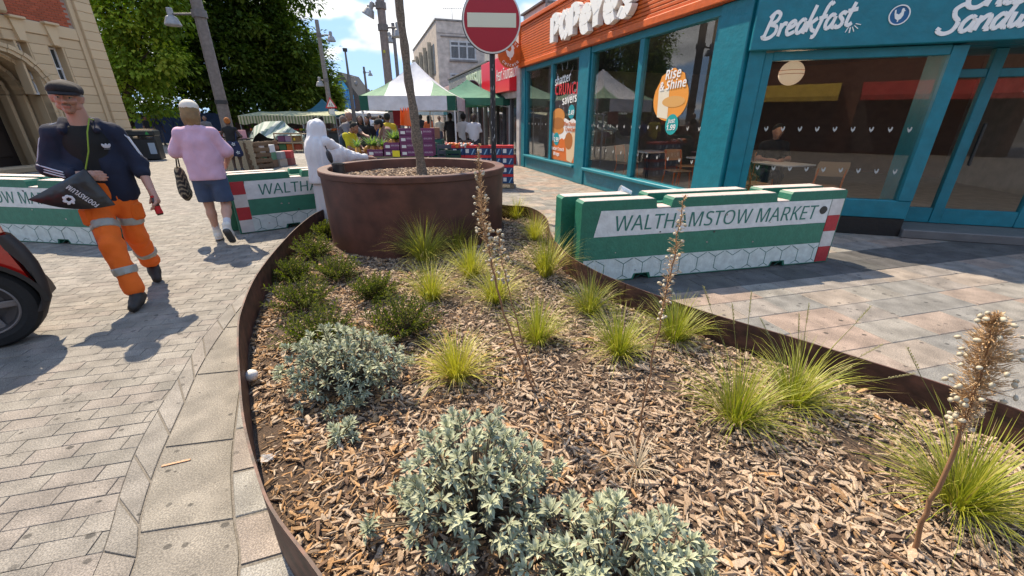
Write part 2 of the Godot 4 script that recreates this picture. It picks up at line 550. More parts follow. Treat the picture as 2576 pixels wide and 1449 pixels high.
func lay(parent: Node3D, called: String, zone: PackedVector2Array, du: float, dv: float, gap: float, bond: float, tones: Array, m: Material, bev: float, most: int, jitter := 0.0, dark_course := false) -> void:
	# lays courses of stones over the zone: the ones nearest the viewer become pieces, the rest one joined part
	var lo := Vector2(1e9, 1e9)
	var hi := -lo
	for p in zone:
		var q := to_uv(p)
		lo = lo.min(q)
		hi = hi.max(q)
	var all := []
	var row := 0
	var b := floorf(lo.y / dv) * dv
	while b < hi.y:
		var a := floorf(lo.x / du) * du - du + (bond if row % 2 == 0 else 0.0)
		while a < hi.x:
			var w := du
			if jitter > 0: w = du * (1.0 + rng.randf_range(-jitter, jitter))
			var c2 := uv_dir(a + w * 0.5, b + dv * 0.5)
			if in_view(c2.x, c2.y):
				var g2 := gap * 0.5
				var q := PackedVector2Array([uv_dir(a + g2, b + g2), uv_dir(a + w - g2, b + g2), uv_dir(a + w - g2, b + dv - g2), uv_dir(a + g2, b + dv - g2)])
				for r in Geometry2D.intersect_polygons(q, zone):
					if poly_area(r) > du * dv * 0.06:
						all.append([c2.length(), r, c2, poly_area(r) > (w - gap) * (dv - gap) * 0.995 and jitter == 0.0])
			a += w
		b += dv
		row += 1
	all.sort_custom(func(x, y): return x[0] < y[0])
	var rest := Geo.new()
	var whole := {}
	for i in all.size():
		var e: Array = all[i]
		var k := rng.randi() % tones.size()
		var tone: Color = tones[k]
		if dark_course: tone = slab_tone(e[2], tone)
		var sink := rng.randf_range(0, 0.0025)
		if i < most:
			var o: MeshInstance3D
			if e[3] and not dark_course:
				if not whole.has(k): whole[k] = piece_mesh(e[1], 0.0, 0.03, bev, tone, e[2]).mesh()
				o = obj(called, whole[k], m, parent)
			else:
				o = obj(called, piece_mesh(e[1], 0.0, 0.03, bev, tone, e[2]), m, parent)
			o.position = Vector3(e[2].x, -sink, e[2].y)
		else:
			var v := rng.randf_range(0.9, 1.08)
			join(rest, piece_mesh(e[1], -sink, 0.02, bev, tone * v, Vector2.ZERO), Vector3.ZERO)
	if all.size() > most:
		stuff(obj(called + "_field", rest, m, parent))

func paving() -> void:
	var stone := vcm("granite", 0.75, noise_tex("speck", 512, 0.16, 3, 0.62, 1.0, FastNoiseLite.TYPE_SIMPLEX, 4), 1.1, normal_tex("specn", 512, 0.2, 2, 3.0, 8), 0.6)
	stone.detail_enabled = true
	stone.detail_albedo = stain_tex()
	stone.detail_blend_mode = BaseMaterial3D.BLEND_MODE_MUL
	stone.detail_uv_layer = BaseMaterial3D.DETAIL_UV_2
	stone.uv2_triplanar = true
	stone.uv2_world_triplanar = true
	stone.uv2_scale = Vector3.ONE * 0.29
	# sheet under everything, reaching the horizon
	var g := Geo.new()
	g.col = Color(0.16, 0.15, 0.135)
	g.quad(Vector3(-400, -0.03, 300), Vector3(400, -0.03, 300), Vector3(400, -0.03, -500), Vector3(-400, -0.03, -500))
	struct(obj("ground", g, vcm("joint", 0.95, noise_tex("speck", 512, 0.1, 3, 0.7, 1.0), 1.0)))
	# jointing bed just below the paving, and the far street beyond the stones one can tell apart
	g = Geo.new()
	g.col = Color(0.25, 0.22, 0.185)
	g.quad(Vector3(-30, -0.006, 0.6), Vector3(30, -0.006, 0.6), Vector3(30, -0.006, -22), Vector3(-30, -0.006, -22))
	struct(obj("paving_joint_sand", g, vcm("joint", 0.95)))
	g = Geo.new()
	g.col = Color(0.40, 0.375, 0.34)
	g.quad(Vector3(-60, -0.004, -17.5), Vector3(40, -0.004, -17.5), Vector3(40, -0.004, -160), Vector3(-60, -0.004, -160))
	g.quad(Vector3(-60, -0.004, 30), Vector3(40, -0.004, 30), Vector3(40, -0.004, 0.6), Vector3(-60, -0.004, 0.6))
	struct(obj("street", g, stone))
	var road: Node3D = struct(thing("block_paving", "", ""))
	var hl := smooth_line(HDR_L, 5)
	var hr := smooth_line(HDR_R, 5)
	var bd := smooth_line(BAND, 5)
	var zone := PackedVector2Array(hl)
	zone.append_array(PackedVector2Array([Vector2(-2.95, -5.4), Vector2(-3.05, -6.3), Vector2(-2.8, -7.0), Vector2(-2.3, -7.25), Vector2(-2.2, -9), Vector2(-2.9, -13), Vector2(-4.5, -17.4), Vector2(-24, -17.4), Vector2(-14, -4), Vector2(-6, 0.2)]))
	var tones := [Color(0.365, 0.33, 0.285), Color(0.385, 0.35, 0.305), Color(0.34, 0.31, 0.27), Color(0.37, 0.325, 0.28)]
	lay(road, "paver", zone, 0.204, 0.103, 0.0034, 0.1, tones, stone, 0.0022, 300)
	# header course that follows the curve
	var run := 0.0
	var start := 0
	for i in range(1, hl.size()):
		run += hl[i].distance_to(hl[i - 1])
		if run > 0.26 or i == hl.size() - 1:
			var q := PackedVector2Array()
			for k in range(start, i + 1): q.append(hl[k])
			for k in range(i, start - 1, -1): q.append(hr[k])
			for r in Geometry2D.offset_polygon(q, -0.004):
				var c2 := (hl[start] + hr[i]) * 0.5
				var o := obj("header_paver", piece_mesh(r, 0.001, 0.03, 0.0022, tones[i % 4] * rng.randf_range(0.95, 1.1), c2), stone, road)
				o.position = Vector3(c2.x, 0, c2.y)
			start = i
			run = 0
	# cast band between the header course and the flags along the edging
	var band: Node3D = struct(thing("concrete_band", "", ""))
	var whole := PackedVector2Array(hr)
	var inner := PackedVector2Array(bd)
	inner.append_array(PackedVector2Array([Vector2(-1.9, -2.52), Vector2(-2.24, -3.3), Vector2(-2.53, -4.2)]))
	inner.reverse()
	whole.append_array(inner)
	var cuts := [0.2, -0.5, -1.08, -1.6, -2.3, -3.0, -4.3]
	for i in cuts.size() - 1:
		var strip := PackedVector2Array([Vector2(-3.2, cuts[i] + 0.25 - 0.004), Vector2(0, cuts[i] - 0.35 - 0.004), Vector2(0, cuts[i + 1] - 0.35 + 0.004), Vector2(-3.2, cuts[i + 1] + 0.25 + 0.004)])
		for r in Geometry2D.intersect_polygons(strip, whole):
			for r2 in Geometry2D.offset_polygon(r, -0.005):
				if poly_area(r2) > 0.01: obj("concrete_panel", piece_mesh(r2, 0.0, 0.03, 0.002, Color(0.37, 0.33, 0.275) * rng.randf_range(0.96, 1.04), Vector2.ZERO), stone, band)
	# flags between the band and the edging
	var flags: Node3D = struct(thing("flagstones", "", ""))
	var lane := PackedVector2Array(bd)
	lane.append_array(PackedVector2Array([Vector2(-1.72, -2.26), Vector2(-1.46, -1.84), Vector2(-1.23, -1.5), Vector2(-1.02, -1.22), Vector2(-0.84, -1.03), Vector2(-0.58, -0.8), Vector2(-0.3, -0.52), Vector2(0.2, -0.3), Vector2(0.2, 0.2)]))
	cuts = [0.2, -0.25, -0.62, -0.9, -1.15, -1.45, -1.8, -2.4]
	for i in cuts.size() - 1:
		var strip := PackedVector2Array([Vector2(-2.2, cuts[i] + 0.3 - 0.004), Vector2(0.2, cuts[i] - 0.55 - 0.004), Vector2(0.2, cuts[i + 1] - 0.55 + 0.004), Vector2(-2.2, cuts[i + 1] + 0.3 + 0.004)])
		for r in Geometry2D.intersect_polygons(strip, lane):
			for r2 in Geometry2D.offset_polygon(r, -0.005):
				if poly_area(r2) > 0.004: obj("flagstone", piece_mesh(r2, 0.0, 0.03, 0.004, [Color(0.45, 0.43, 0.39), Color(0.47, 0.395, 0.34)][i % 2] * rng.randf_range(0.95, 1.05), Vector2.ZERO), stone, flags)
	# large slabs on the shop side, with a dark course
	zone = PackedVector2Array([Vector2(2.6, -0.6), Vector2(2.5, -1.3), Vector2(2.25, -1.72), Vector2(1.75, -2.2), Vector2(1.4, -2.52), Vector2(1.0, -3.0), Vector2(0.72, -3.5), Vector2(0.6, -4.2), Vector2(0.56, -5.5), Vector2(0.3, -6.2), Vector2(-0.1, -6.5), Vector2(-0.9, -7.15), Vector2(-2.2, -7.3), Vector2(-2.1, -9), Vector2(-2.8, -13), Vector2(-4.4, -17.4), Vector2(1.0, -17.4), Vector2(4.0, -7), Vector2(9, -5), Vector2(9, -0.6)])
	var tones2 := [Color(0.42, 0.375, 0.33), Color(0.36, 0.345, 0.315), Color(0.49, 0.385, 0.315), Color(0.49, 0.41, 0.34), Color(0.42, 0.39, 0.345), Color(0.50, 0.38, 0.305)]
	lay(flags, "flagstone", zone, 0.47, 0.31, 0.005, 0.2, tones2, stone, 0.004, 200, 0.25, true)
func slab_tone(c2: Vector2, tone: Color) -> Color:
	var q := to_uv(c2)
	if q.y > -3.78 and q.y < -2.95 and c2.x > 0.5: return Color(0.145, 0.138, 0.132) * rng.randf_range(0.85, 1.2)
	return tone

func stain_tex() -> ImageTexture:
	if tex.has("stain"): return tex["stain"]
	var f := FastNoiseLite.new()
	f.seed = 21
	f.frequency = 0.012
	f.fractal_octaves = 5
	var im := f.get_seamless_image(1024, 1024)
	im.convert(Image.FORMAT_L8)
	var d := im.get_data()
	for i in d.size():
		d[i] = int(255.0 * clampf(0.80 + 0.32 * (d[i] / 255.0 - 0.2), 0.7, 1.0))
	# trodden gum and drip spots
	var r := RandomNumberGenerator.new()
	r.seed = 9
	for k in 420:
		var cx := r.randi() % 1024
		var cy := r.randi() % 1024
		var rad := r.randf_range(1.5, 5.5)
		var dark := r.randf_range(0.5, 0.85)
		for y in range(-6, 7):
			for x in range(-6, 7):
				if Vector2(x, y * 1.2).length() < rad:
					var i := ((cy + y + 1024) % 1024) * 1024 + (cx + x + 1024) % 1024
					d[i] = int(d[i] * dark)
	tex["stain"] = ImageTexture.create_from_image(Image.create_from_data(1024, 1024, false, Image.FORMAT_L8, d))
	return tex["stain"]

# ---------- planted bed ----------
const POT := Vector3(-1.31, 0, -5.7)
func bed_y(x: float, z: float) -> float:
	var y := lerpf(0.03, 0.15, smoothstep(-2.2, 1.2, x))
	y += 0.035 * fnl.get_noise_2d(x * 0.9, z * 0.9) + 0.018 * fnl.get_noise_2d(x * 4.0 + 9, z * 4.0)
	return y
func edge_top(p: Vector2) -> float:
	return lerpf(0.28, 0.34, smoothstep(-1.5, 0.6, p.x))
func planted_bed() -> void:
	var ed := edge_poly()
	var rust := vcm("rusted_steel", 0.62, noise_tex("rust", 512, 0.02, 5, 0.30, 1.0, FastNoiseLite.TYPE_SIMPLEX_SMOOTH, 6), 0.8, normal_tex("rustn", 512, 0.12, 3, 2.0, 3), 0.35)
	# steel edging: plates 10 mm thick with butt joints
	var edging := thing("steel_edging", "low curving rust brown steel edging plate around the mulched planting bed", "planter edging")
	var cuts := [0, 40, 84, 110, ed.size()]
	for k in cuts.size() - 1:
		var g := Geo.new()
		g.col = Color(0.165, 0.068, 0.044) * [1.0, 0.92, 1.05, 0.95][k]
		var rings := [PackedVector3Array(), PackedVector3Array(), PackedVector3Array(), PackedVector3Array(), PackedVector3Array()]
		for i in range(cuts[k], cuts[k + 1] + 1):
			var p := ed[i % ed.size()]
			var t := (ed[(i + 1) % ed.size()] - ed[(i + ed.size() - 1) % ed.size()]).normalized()
			if i == cuts[k]: p += t * 0.004
			if i == cuts[k + 1]: p -= t * 0.004
			var nn := Vector2(-t.y, t.x) * 0.005
			var top := edge_top(p)
			var a := p + nn
			var b := p - nn
			for e in 5:
				var q: Vector2 = [a, a, b, b, a][e]
				rings[e].append(Vector3(q.x, [-0.02, top, top, -0.02, -0.02][e], q.y))
		for e in 4:
			for i in rings[0].size() - 1:
				g.quad(rings[e][i + 1], rings[e][i], rings[e + 1][i], rings[e + 1][i + 1])
		for i in [0, rings[0].size() - 1]:
			g.quad(rings[0][i], rings[1][i], rings[2][i], rings[3][i])
		obj("steel_plate", g, rust, edging)
		# joint strap on the inside
		var jp := ed[cuts[k] % ed.size()]
		var jt := (ed[(cuts[k] + 1) % ed.size()] - ed[(cuts[k] + ed.size() - 1) % ed.size()]).normalized()
		var g2 := Geo.new()
		g2.col = Color(0.10, 0.045, 0.033)
		var jn := Vector3(-jt.y, 0, jt.x)
		g2.box(Vector3(jp.x, edge_top(jp) * 0.5, jp.y) - jn * 0.009, Vector3(0.07, edge_top(jp) - 0.03, 0.006), 0.001, Basis(Vector3(jt.x, 0, jt.y), Vector3.UP, jn))
		obj("joint_strap", g2, rust, edging)
	# soil under the chips
	var pts := PackedVector2Array()
	for p in ed: pts.append(p)
	var nb := pts.size()
	var x := -3.0
	while x < 2.5:
		var z := -7.2
		while z < -0.3:
			var q := Vector2(x + rng.randf_range(-0.02, 0.02), z + rng.randf_range(-0.02, 0.02))
			if Geometry2D.is_point_in_polygon(q, ed): pts.append(q)
			z += 0.085
		x += 0.085
	var tri := Geometry2D.triangulate_delaunay(pts)
	var g := Geo.new()
	for p in pts:
		g.v.append(Vector3(p.x, bed_y(p.x, p.y), p.y))
		g.n.append(Vector3.UP)
		g.c.append(Color(0.15, 0.098, 0.062))
		g.u.append(p)
	for k in range(0, tri.size(), 3):
		var a := pts[tri[k]]
		var b := pts[tri[k + 1]]
		var c := pts[tri[k + 2]]
		if not Geometry2D.is_point_in_polygon((a + b + c) / 3.0, ed): continue
		if (b - a).cross(c - a) > 0: g.ix.append_array(PackedInt32Array([tri[k], tri[k + 1], tri[k + 2]]))
		else: g.ix.append_array(PackedInt32Array([tri[k], tri[k + 2], tri[k + 1]]))
	struct(obj("soil", g, vcm("soil", 0.95, noise_tex("soilt", 512, 0.06, 4, 0.45, 1.0), 1.5, normal_tex("soiln", 512, 0.08, 4, 6.0, 5), 1.0)))
	chips(ed)

func chip_mesh(k: int) -> ArrayMesh:
	var r := RandomNumberGenerator.new()
	r.seed = 100 + k
	var g := Geo.new()
	# a split sliver: three sections along its length, ragged ends, slightly bent
	var rings := []
	var w: float = [0.26, 0.16, 0.38, 0.20][k]
	for i in 4:
		var t := i / 3.0 - 0.5
		var ww: float = w * [0.6, 1.0, 0.9, 0.45][i] * r.randf_range(0.8, 1.2)
		var hh: float = [0.05, 0.075, 0.07, 0.035][i] * r.randf_range(0.8, 1.2)
		var off := Vector3(r.randf_range(-0.05, 0.05), 0.10 * (0.25 - t * t), 0)
		rings.append(PackedVector3Array([Vector3(-ww * 0.5, -hh, t) + off, Vector3(-ww * 0.42, hh, t + r.randf_range(-0.05, 0.05)) + off, Vector3(ww * 0.45, hh * 0.8, t + r.randf_range(-0.05, 0.05)) + off, Vector3(ww * 0.5, -hh, t) + off]))
	for i in 3:
		for j in 4:
			var a: Vector3 = rings[i][j]
			var b: Vector3 = rings[i][(j + 1) % 4]
			var c: Vector3 = rings[i + 1][(j + 1) % 4]
			var d: Vector3 = rings[i + 1][j]
			g.quad(d, c, b, a)
	g.quad(rings[0][0], rings[0][1], rings[0][2], rings[0][3])
	g.quad(rings[3][3], rings[3][2], rings[3][1], rings[3][0])
	return g.mesh()

func chip_colour(x: float, z: float) -> Color:
	# fresh chips lie along the near edge, silvered ones towards the shops
	var grey := clampf(0.64 + 0.34 * x + 0.40 * fnl.get_noise_2d(x * 1.3 + 40, z * 1.3) + 0.18 * (-z - 1.5), 0.05, 0.93)
	var c := Color(0.52, 0.275, 0.105).lerp(Color(0.60, 0.38, 0.20), rng.randf())
	if rng.randf() < grey: c = Color(0.51, 0.35, 0.22).lerp(Color(0.66, 0.48, 0.33), rng.randf())
	if rng.randf() < 0.22: c = Color(0.66, 0.50, 0.35)
	if rng.randf() < 0.15: c = Color(0.17, 0.10, 0.06).lerp(Color(0.26, 0.15, 0.085), rng.randf())
	c = c * rng.randf_range(0.75, 1.12)
	c.a = 1.0
	return c
func scatter_chips(called: String, label: String, list: Array, k: int, m: Material) -> void:
	var mm := MultiMesh.new()
	mm.transform_format = MultiMesh.TRANSFORM_3D
	mm.use_colors = true
	mm.mesh = chip_mesh(k)
	mm.instance_count = list.size()
	for i in list.size():
		mm.set_instance_transform(i, list[i][0])
		mm.set_instance_color(i, list[i][1])
	var o := MultiMeshInstance3D.new()
	o.name = numbered(called)
	o.multimesh = mm
	o.material_override = m
	add_child(o)
	tag(o, label, "mulch", "", "stuff")
func chip_xf(x: float, y: float, z: float, l: float) -> Transform3D:
	var b := Basis(Vector3.UP, rng.randf() * TAU) * Basis(Vector3.RIGHT, rng.randfn(0, 0.2)) * Basis(Vector3.BACK, rng.randfn(0, 0.3))
	var w := l * rng.randf_range(0.7, 1.25)
	return Transform3D(b * Basis.from_scale(Vector3(w, minf(w, 0.06) * rng.randf_range(0.7, 1.4), l)), Vector3(x, y, z))
func chips(ed: PackedVector2Array) -> void:
	var m := vcm("bark_chip", 0.85, noise_tex("grain", 256, 0.05, 4, 0.6, 1.0, FastNoiseLite.TYPE_SIMPLEX_SMOOTH, 12), 9.0)
	var inner: PackedVector2Array = Geometry2D.offset_polygon(ed, -0.025)[0]
	var lists := [[], [], [], []]
	var bare := [Vector3(-1.28, -1.62, 0.16), Vector3(-1.0, -1.35, 0.13), Vector3(1.62, -1.42, 0.18), Vector3(0.35, -2.2, 0.12), Vector3(-1.75, -2.75, 0.14), Vector3(-0.5, -3.3, 0.16), Vector3(0.9, -1.95, 0.12)]
	var dark_count := 0
	for i in 140000:
		# density falls with distance because the chips get no smaller in the picture than the grain of the photo
		var z := -0.35 - 6.75 * pow(rng.randf(), 1.45)
		var x := rng.randf_range(-3.0, 2.45)
		if not Geometry2D.is_point_in_polygon(Vector2(x, z), inner): continue
		if Vector2(x - POT.x, z - POT.z).length() < 1.2: continue
		var thin := 1.0
		for b in bare:
			var dd: float = Vector2(x - b.x, z - b.y).length() / b.z
			if dd < 1.0: thin = minf(thin, dd * dd * 0.8 + 0.12)
		if rng.randf() > thin: continue
		var l := 0.010 + 0.050 * pow(rng.randf(), 2.1)
		if rng.randf() < 0.03: l *= 1.7
		lists[rng.randi() % 4].append([chip_xf(x, bed_y(x, z) + rng.randf_range(0.0, 0.022), z, l), chip_colour(x, z)])
	var said := ["broad wood chip mulch covering the planting bed inside the steel edging", "narrow wood splinters strewn through the mulch of the planting bed", "wide flat bark pieces lying in the mulch of the planting bed", "ragged wood shreds mixed into the mulch of the planting bed"]
	var called := ["wood_chip_mulch", "wood_splinter_mulch", "bark_piece_mulch", "wood_shred_mulch"]
	for k in 4: scatter_chips(called[k], said[k], lists[k], k, m)

# ---------- round planter with its tree ----------
func pot_and_tree() -> void:
	var m := vcm("painted_steel", 0.58, noise_tex("rust2", 512, 0.012, 6, 0.55, 1.0, FastNoiseLite.TYPE_SIMPLEX_SMOOTH, 16), 0.5, normal_tex("rustn", 512, 0.12, 3, 2.0, 3), 0.08)
	var t := thing("round_planter", "large round dark brown steel planter holding a young tree", "planter", Vector3(POT.x, 0.0, POT.z))
	var g := Geo.new()
	g.col = Color(0.150, 0.058, 0.038)
	g.lathe(PackedVector2Array([Vector2(1.165, 0.0), Vector2(1.185, 0.90)]), Vector3.ZERO, 96)
	obj("wall", g, m, t)
	g = Geo.new()
	g.col = Color(0.155, 0.062, 0.042)
	g.lathe(PackedVector2Array([Vector2(1.186, 0.90), Vector2(1.205, 0.908), Vector2(1.208, 0.965), Vector2(1.200, 0.975), Vector2(1.09, 0.975), Vector2(1.082, 0.968), Vector2(1.08, 0.6)]), Vector3.ZERO, 96)
	obj("rim", g, m, t)
	g = Geo.new()
	g.col = Color(0.075, 0.052, 0.036)
	g.lathe(PackedVector2Array([Vector2(1.079, 0.80), Vector2(0.6, 0.82), Vector2(0.0, 0.84)]), Vector3.ZERO, 48)
	obj("soil_fill", g, mats["soil"], t)
	var list := []
	for i in 5200:
		var a := rng.randf() * TAU
		var r := 1.06 * sqrt(rng.randf())
		list.append([chip_xf(POT.x + r * cos(a), 0.815 + 0.03 * (1.0 - r) + rng.randf_range(0, 0.03), POT.z + r * sin(a), rng.randf_range(0.022, 0.075)), chip_colour(0.2, -4.0 + r)])
	scatter_chips("planter_mulch", "pale wood chip mulch filling the round brown planter", list, 0, mats["bark_chip"])
	# black watering pipe on the planter's rim
	t = thing("watering_pipe", "black plastic watering pipe with hinged cap standing inside the planter rim", "pipe", Vector3(-2.25, 0.80, -5.48))
	var blk := flat("black_plastic", Color(0.018, 0.018, 0.02), 0.45)
	g = Geo.new()
	g.lathe(PackedVector2Array([Vector2(0.075, 0.0), Vector2(0.075, 0.20), Vector2(0.082, 0.20), Vector2(0.082, 0.225), Vector2(0.066, 0.225), Vector2(0.066, 0.02)]), Vector3.ZERO, 24)
	obj("pipe", g, blk, t)
	g = Geo.new()
	g.ell(Vector3(-0.085, 0.31, 0.02), Vector3(0.022, 0.085, 0.07), 16, 10, Basis(Vector3.BACK, 0.22))
	g.rod(Vector3(-0.1, 0.38, 0.02), Vector3(-0.12, 0.44, 0.02), 0.008)
	obj("cap", g, blk, t)
	# young tree
	var bark := vcm("bark", 0.9, noise_tex("barkt", 512, 0.03, 5, 0.45, 1.0, FastNoiseLite.TYPE_SIMPLEX_SMOOTH, 31, 1.0, 20.0), 2.2, normal_tex("barkn", 512, 0.06, 4, 7.0, 32), 1.0)
	t = thing("young_tree", "slim young tree with a leaning grey brown trunk in the round planter", "tree", Vector3(-1.22, 0.83, -5.7))
	g = Geo.new()
	g.col = Color(0.31, 0.245, 0.18)
	var path := PackedVector3Array()
	var rad := PackedFloat32Array()
	for i in 40:
		var y := i * 0.1
		path.append(Vector3(-0.052 * y + 0.007 * sin(y * 3.1) + 0.004 * sin(y * 9.0), y - 0.05, 0.02 * sin(y * 2.0)))
		var r := 0.060 - 0.0070 * y + 0.005 * sin(i * 1.7) + (0.025 * exp(-y * 9.0))
		if absf(y - 0.55) < 0.12: r += 0.022 * (1.0 - absf(y - 0.55) / 0.12)
		if absf(y - 2.15) < 0.09: r += 0.010
		rad.append(r)
	g.tube(path, rad, 14)
	obj("trunk", g, bark, t)
	var top := path[39]
	for k in 6:
		g = Geo.new()
		g.col = Color(0.19, 0.15, 0.115)
		var a := TAU * k / 6.0 + 0.4
		var b0 := path[30 + k] + Vector3.ZERO
		g.tube(PackedVector3Array([b0, b0 + Vector3(cos(a) * 0.2, 0.35, sin(a) * 0.2), b0 + Vector3(cos(a) * 0.35, 0.85, sin(a) * 0.35)]), PackedFloat32Array([0.022, 0.015, 0.006]), 6)
		obj("branch", g, bark, t)
	# a few leaves high on the branches, above the picture
	g = Geo.new()
	for i in 260:
		var a := rng.randf() * TAU
		leaf(g, Vector3(top.x + cos(a) * rng.randf() * 0.4, 3.6 + rng.randf() * 1.1, top.z + sin(a) * rng.randf() * 0.4), Vector3(cos(a), rng.randf_range(-0.5, 0.6), sin(a)).normalized(), 0.08, 0.035, Color(0.07, 0.12, 0.035))
	stuff(obj("foliage", g, leaf_mat(), t))
func leaf_mat() -> StandardMaterial3D:
	if mats.has("leaf"): return mats["leaf"]
	var m := vcm("leaf", 0.6)
	m.metallic_specular = 0.25
	m.backlight_enabled = true
	m.backlight = Color(0.9, 1.0, 0.45)
	return m
func leaf(g: Geo, p: Vector3, dir: Vector3, l: float, w: float, col: Color, fold := 0.25) -> void:
	# a pointed leaf folded along its midrib: four faces
	var s := dir.cross(Vector3.UP)
	if s.length() < 0.05: s = Vector3.RIGHT
	s = s.normalized()
	var up := s.cross(dir).normalized()
	g.col = col
	var m := p + dir * l * 0.55 - up * w * 0.0
	var e := p + dir * l - up * l * 0.12
	var a := m + s * w * 0.5 + up * w * fold
	var b := m - s * w * 0.5 + up * w * fold
	g.tri(p, a, m)
	g.tri(p, m, b)
	g.tri(m, a, e)
	g.tri(m, e, b)

# ---------- painted concrete barriers ----------
func hex_lines(w: float, h: float) -> Geo:
	# line pattern printed along the foot of the barrier: overlapping hexagons
	var g := Geo.new()
	g.col = Color(0.02, 0.15, 0.115)
	var segs := []
	var r := 0.125
	var dx := r * sqrt(3.0)
	for row in 3:
		for k in int(w / dx) + 2:
			var c := Vector2(k * dx + (dx * 0.5 if row % 2 else 0.0), (row - 0.35) * r * 1.5 - 0.02)
			for i in 6:
				if (row * 7 + k * 3 + i) % 11 == 0: continue
				var a := PI / 6 + TAU * i / 6
				var b := PI / 6 + TAU * (i + 1) / 6
				if i < 3 or (k + i) % 3 == 0: segs.append([c + Vector2(cos(a), sin(a)) * r, c + Vector2(cos(b), sin(b)) * r])
	var clip := PackedVector2Array([Vector2(0, 0.004), Vector2(w, 0.004), Vector2(w, h - 0.004), Vector2(0, h - 0.004)])
	for s in segs:
		var d: Vector2 = (s[1] - s[0]).normalized()
		var nn := Vector2(-d.y, d.x) * 0.0031
		for poly in Geometry2D.intersect_polygons(PackedVector2Array([s[0] + nn, s[1] + nn, s[1] - nn, s[0] - nn]), clip):
			if poly.size() >= 3: g.prism(poly, 0.0012, Transform3D.IDENTITY, false)
	return g
func chipped(x0: float, x1: float, y0: float, y1: float, slant := 0.0, rough := 0.0) -> PackedVector2Array:
	# a painted panel with slightly worn edges
	var p := PackedVector2Array()
	var m := 24 if rough > 0 else 1
	for i in m: p.append(Vector2(lerpf(x0, x1, float(i) / m), y0 + rng.randf_range(0, rough)))
	p.append(Vector2(x1, y0))
	p.append(Vector2(x1, y1))
	for i in range(1, m): p.append(Vector2(lerpf(x1, x0 + slant, float(i) / m), y1 - rng.randf_range(0, rough)))
	p.append(Vector2(x0 + slant, y1))
	return p
func barrier(label: String, pos: Vector3, turn: float, flip := false) -> Node3D:
	# local frame: x along the face seen by the viewer, z = 0 is that face, body behind it
	var L := 3.12
	var H := 0.83
	var D := 0.46
	var paint := vcm("barrier_paint", 0.55, noise_tex("barrier_wear", 512, 0.02, 5, 0.86, 1.0, FastNoiseLite.TYPE_SIMPLEX_SMOOTH, 41), 0.9, normal_tex("paintn", 512, 0.06, 4, 2.5, 42), 0.45)
	var green := Color(0.018, 0.155, 0.095)
	var white := Color(0.70, 0.72, 0.70)
	var bare := Color(0.60, 0.50, 0.45)
	var t := thing("barrier", label, "barrier", pos, turn, "painted market barriers")
	# the body, open slot in each end and a channel along the top
	var notch := [[0.78, 0.96], [2.20, 2.38]]
	var g := Geo.new()
	g.col = green
	for side in 2:
		var z0 := 0.0 if side == 0 else -D + 0.17
		# wall with foot openings for the forks and dips in its top edge
		var x0 := 0.0 if side == 0 else -0.10
		var o := PackedVector2Array([Vector2(x0, 0)])
		for f in [[0.62, 0.80], [2.32, 2.50]]:
			o.append_array(PackedVector2Array([Vector2(f[0], 0), Vector2(f[0] + 0.02, 0.055), Vector2(f[1] - 0.02, 0.055), Vector2(f[1], 0)]))
		o.append_array(PackedVector2Array([Vector2(L, 0), Vector2(L, H - 0.02), Vector2(L - 0.02, H)]))
		for k in [1, 0]:
			var nn: Array = notch[k] if side == 0 else [notch[k][0] - 0.12, notch[k][1] - 0.12]
			o.append_array(PackedVector2Array([Vector2(nn[1] + 0.015, H), Vector2(nn[1], H - 0.02), Vector2(nn[1] - 0.01, H - 0.085), Vector2(nn[0] + 0.01, H - 0.085), Vector2(nn[0], H - 0.02), Vector2(nn[0] - 0.015, H)]))
		o.append_array(PackedVector2Array([Vector2(x0 + 0.02, H), Vector2(x0, H - 0.02)]))
		g.prism(o, 0.17, Transform3D(Basis.IDENTITY, Vector3(0, 0, z0)))
	g.box(Vector3(L * 0.5, 0.41, -D * 0.5), Vector3(L - 0.10, 0.70, 0.14))
	obj("body", g, paint, t)
	# bare worn concrete along the two top ridges
	for side in 2:
		var z0 := -0.085 if side == 0 else -D + 0.085
		for seg in [[0.012, 0.77], [0.97, 2.19], [2.39, L - 0.012]]:
			g = Geo.new()
			g.col = bare * rng.randf_range(0.93, 1.06)
			var sh := 0.0 if side == 0 else -0.12
			var x0: float = seg[0] + (sh if seg[0] > 0.5 else sh * 0.8)
			var x1: float = seg[1] + (sh if seg[1] < 2.5 else 0.0)
			g.box(Vector3((x0 + x1) * 0.5, H + 0.001, z0), Vector3(x1 - x0 - 0.03, 0.008, 0.158), 0.003)
			obj("worn_top", g, paint, t)
	for k in 2:
		g = Geo.new()
		g.col = bare * 1.05
		g.box(Vector3((notch[k][0] + notch[k][1]) * 0.5, H - 0.088, -0.084), Vector3(0.15, 0.014, 0.174), 0.004)
		obj("worn_notch", g, paint, t)
	# painted panels on the face
	g = Geo.new()
	g.col = white
	g.prism(chipped(0.14, L - 0.19, 0.475, 0.735, 0.06, 0.003), 0.002, Transform3D(Basis.IDENTITY, Vector3(0, 0, 0.0025)), false)
	obj("name_panel", g, paint, t)
	g = Geo.new()
	g.col = Color(0.035, 0.19, 0.12)
	g.prism(chipped(0.05, L - 0.19, 0.245, 0.472, 0.0, 0.003), 0.002, Transform3D(Basis.IDENTITY, Vector3(0, 0, 0.002)), false)
	obj("green_stripe", g, paint, t)
	g = Geo.new()
	g.col = Color(0.62, 0.69, 0.64)
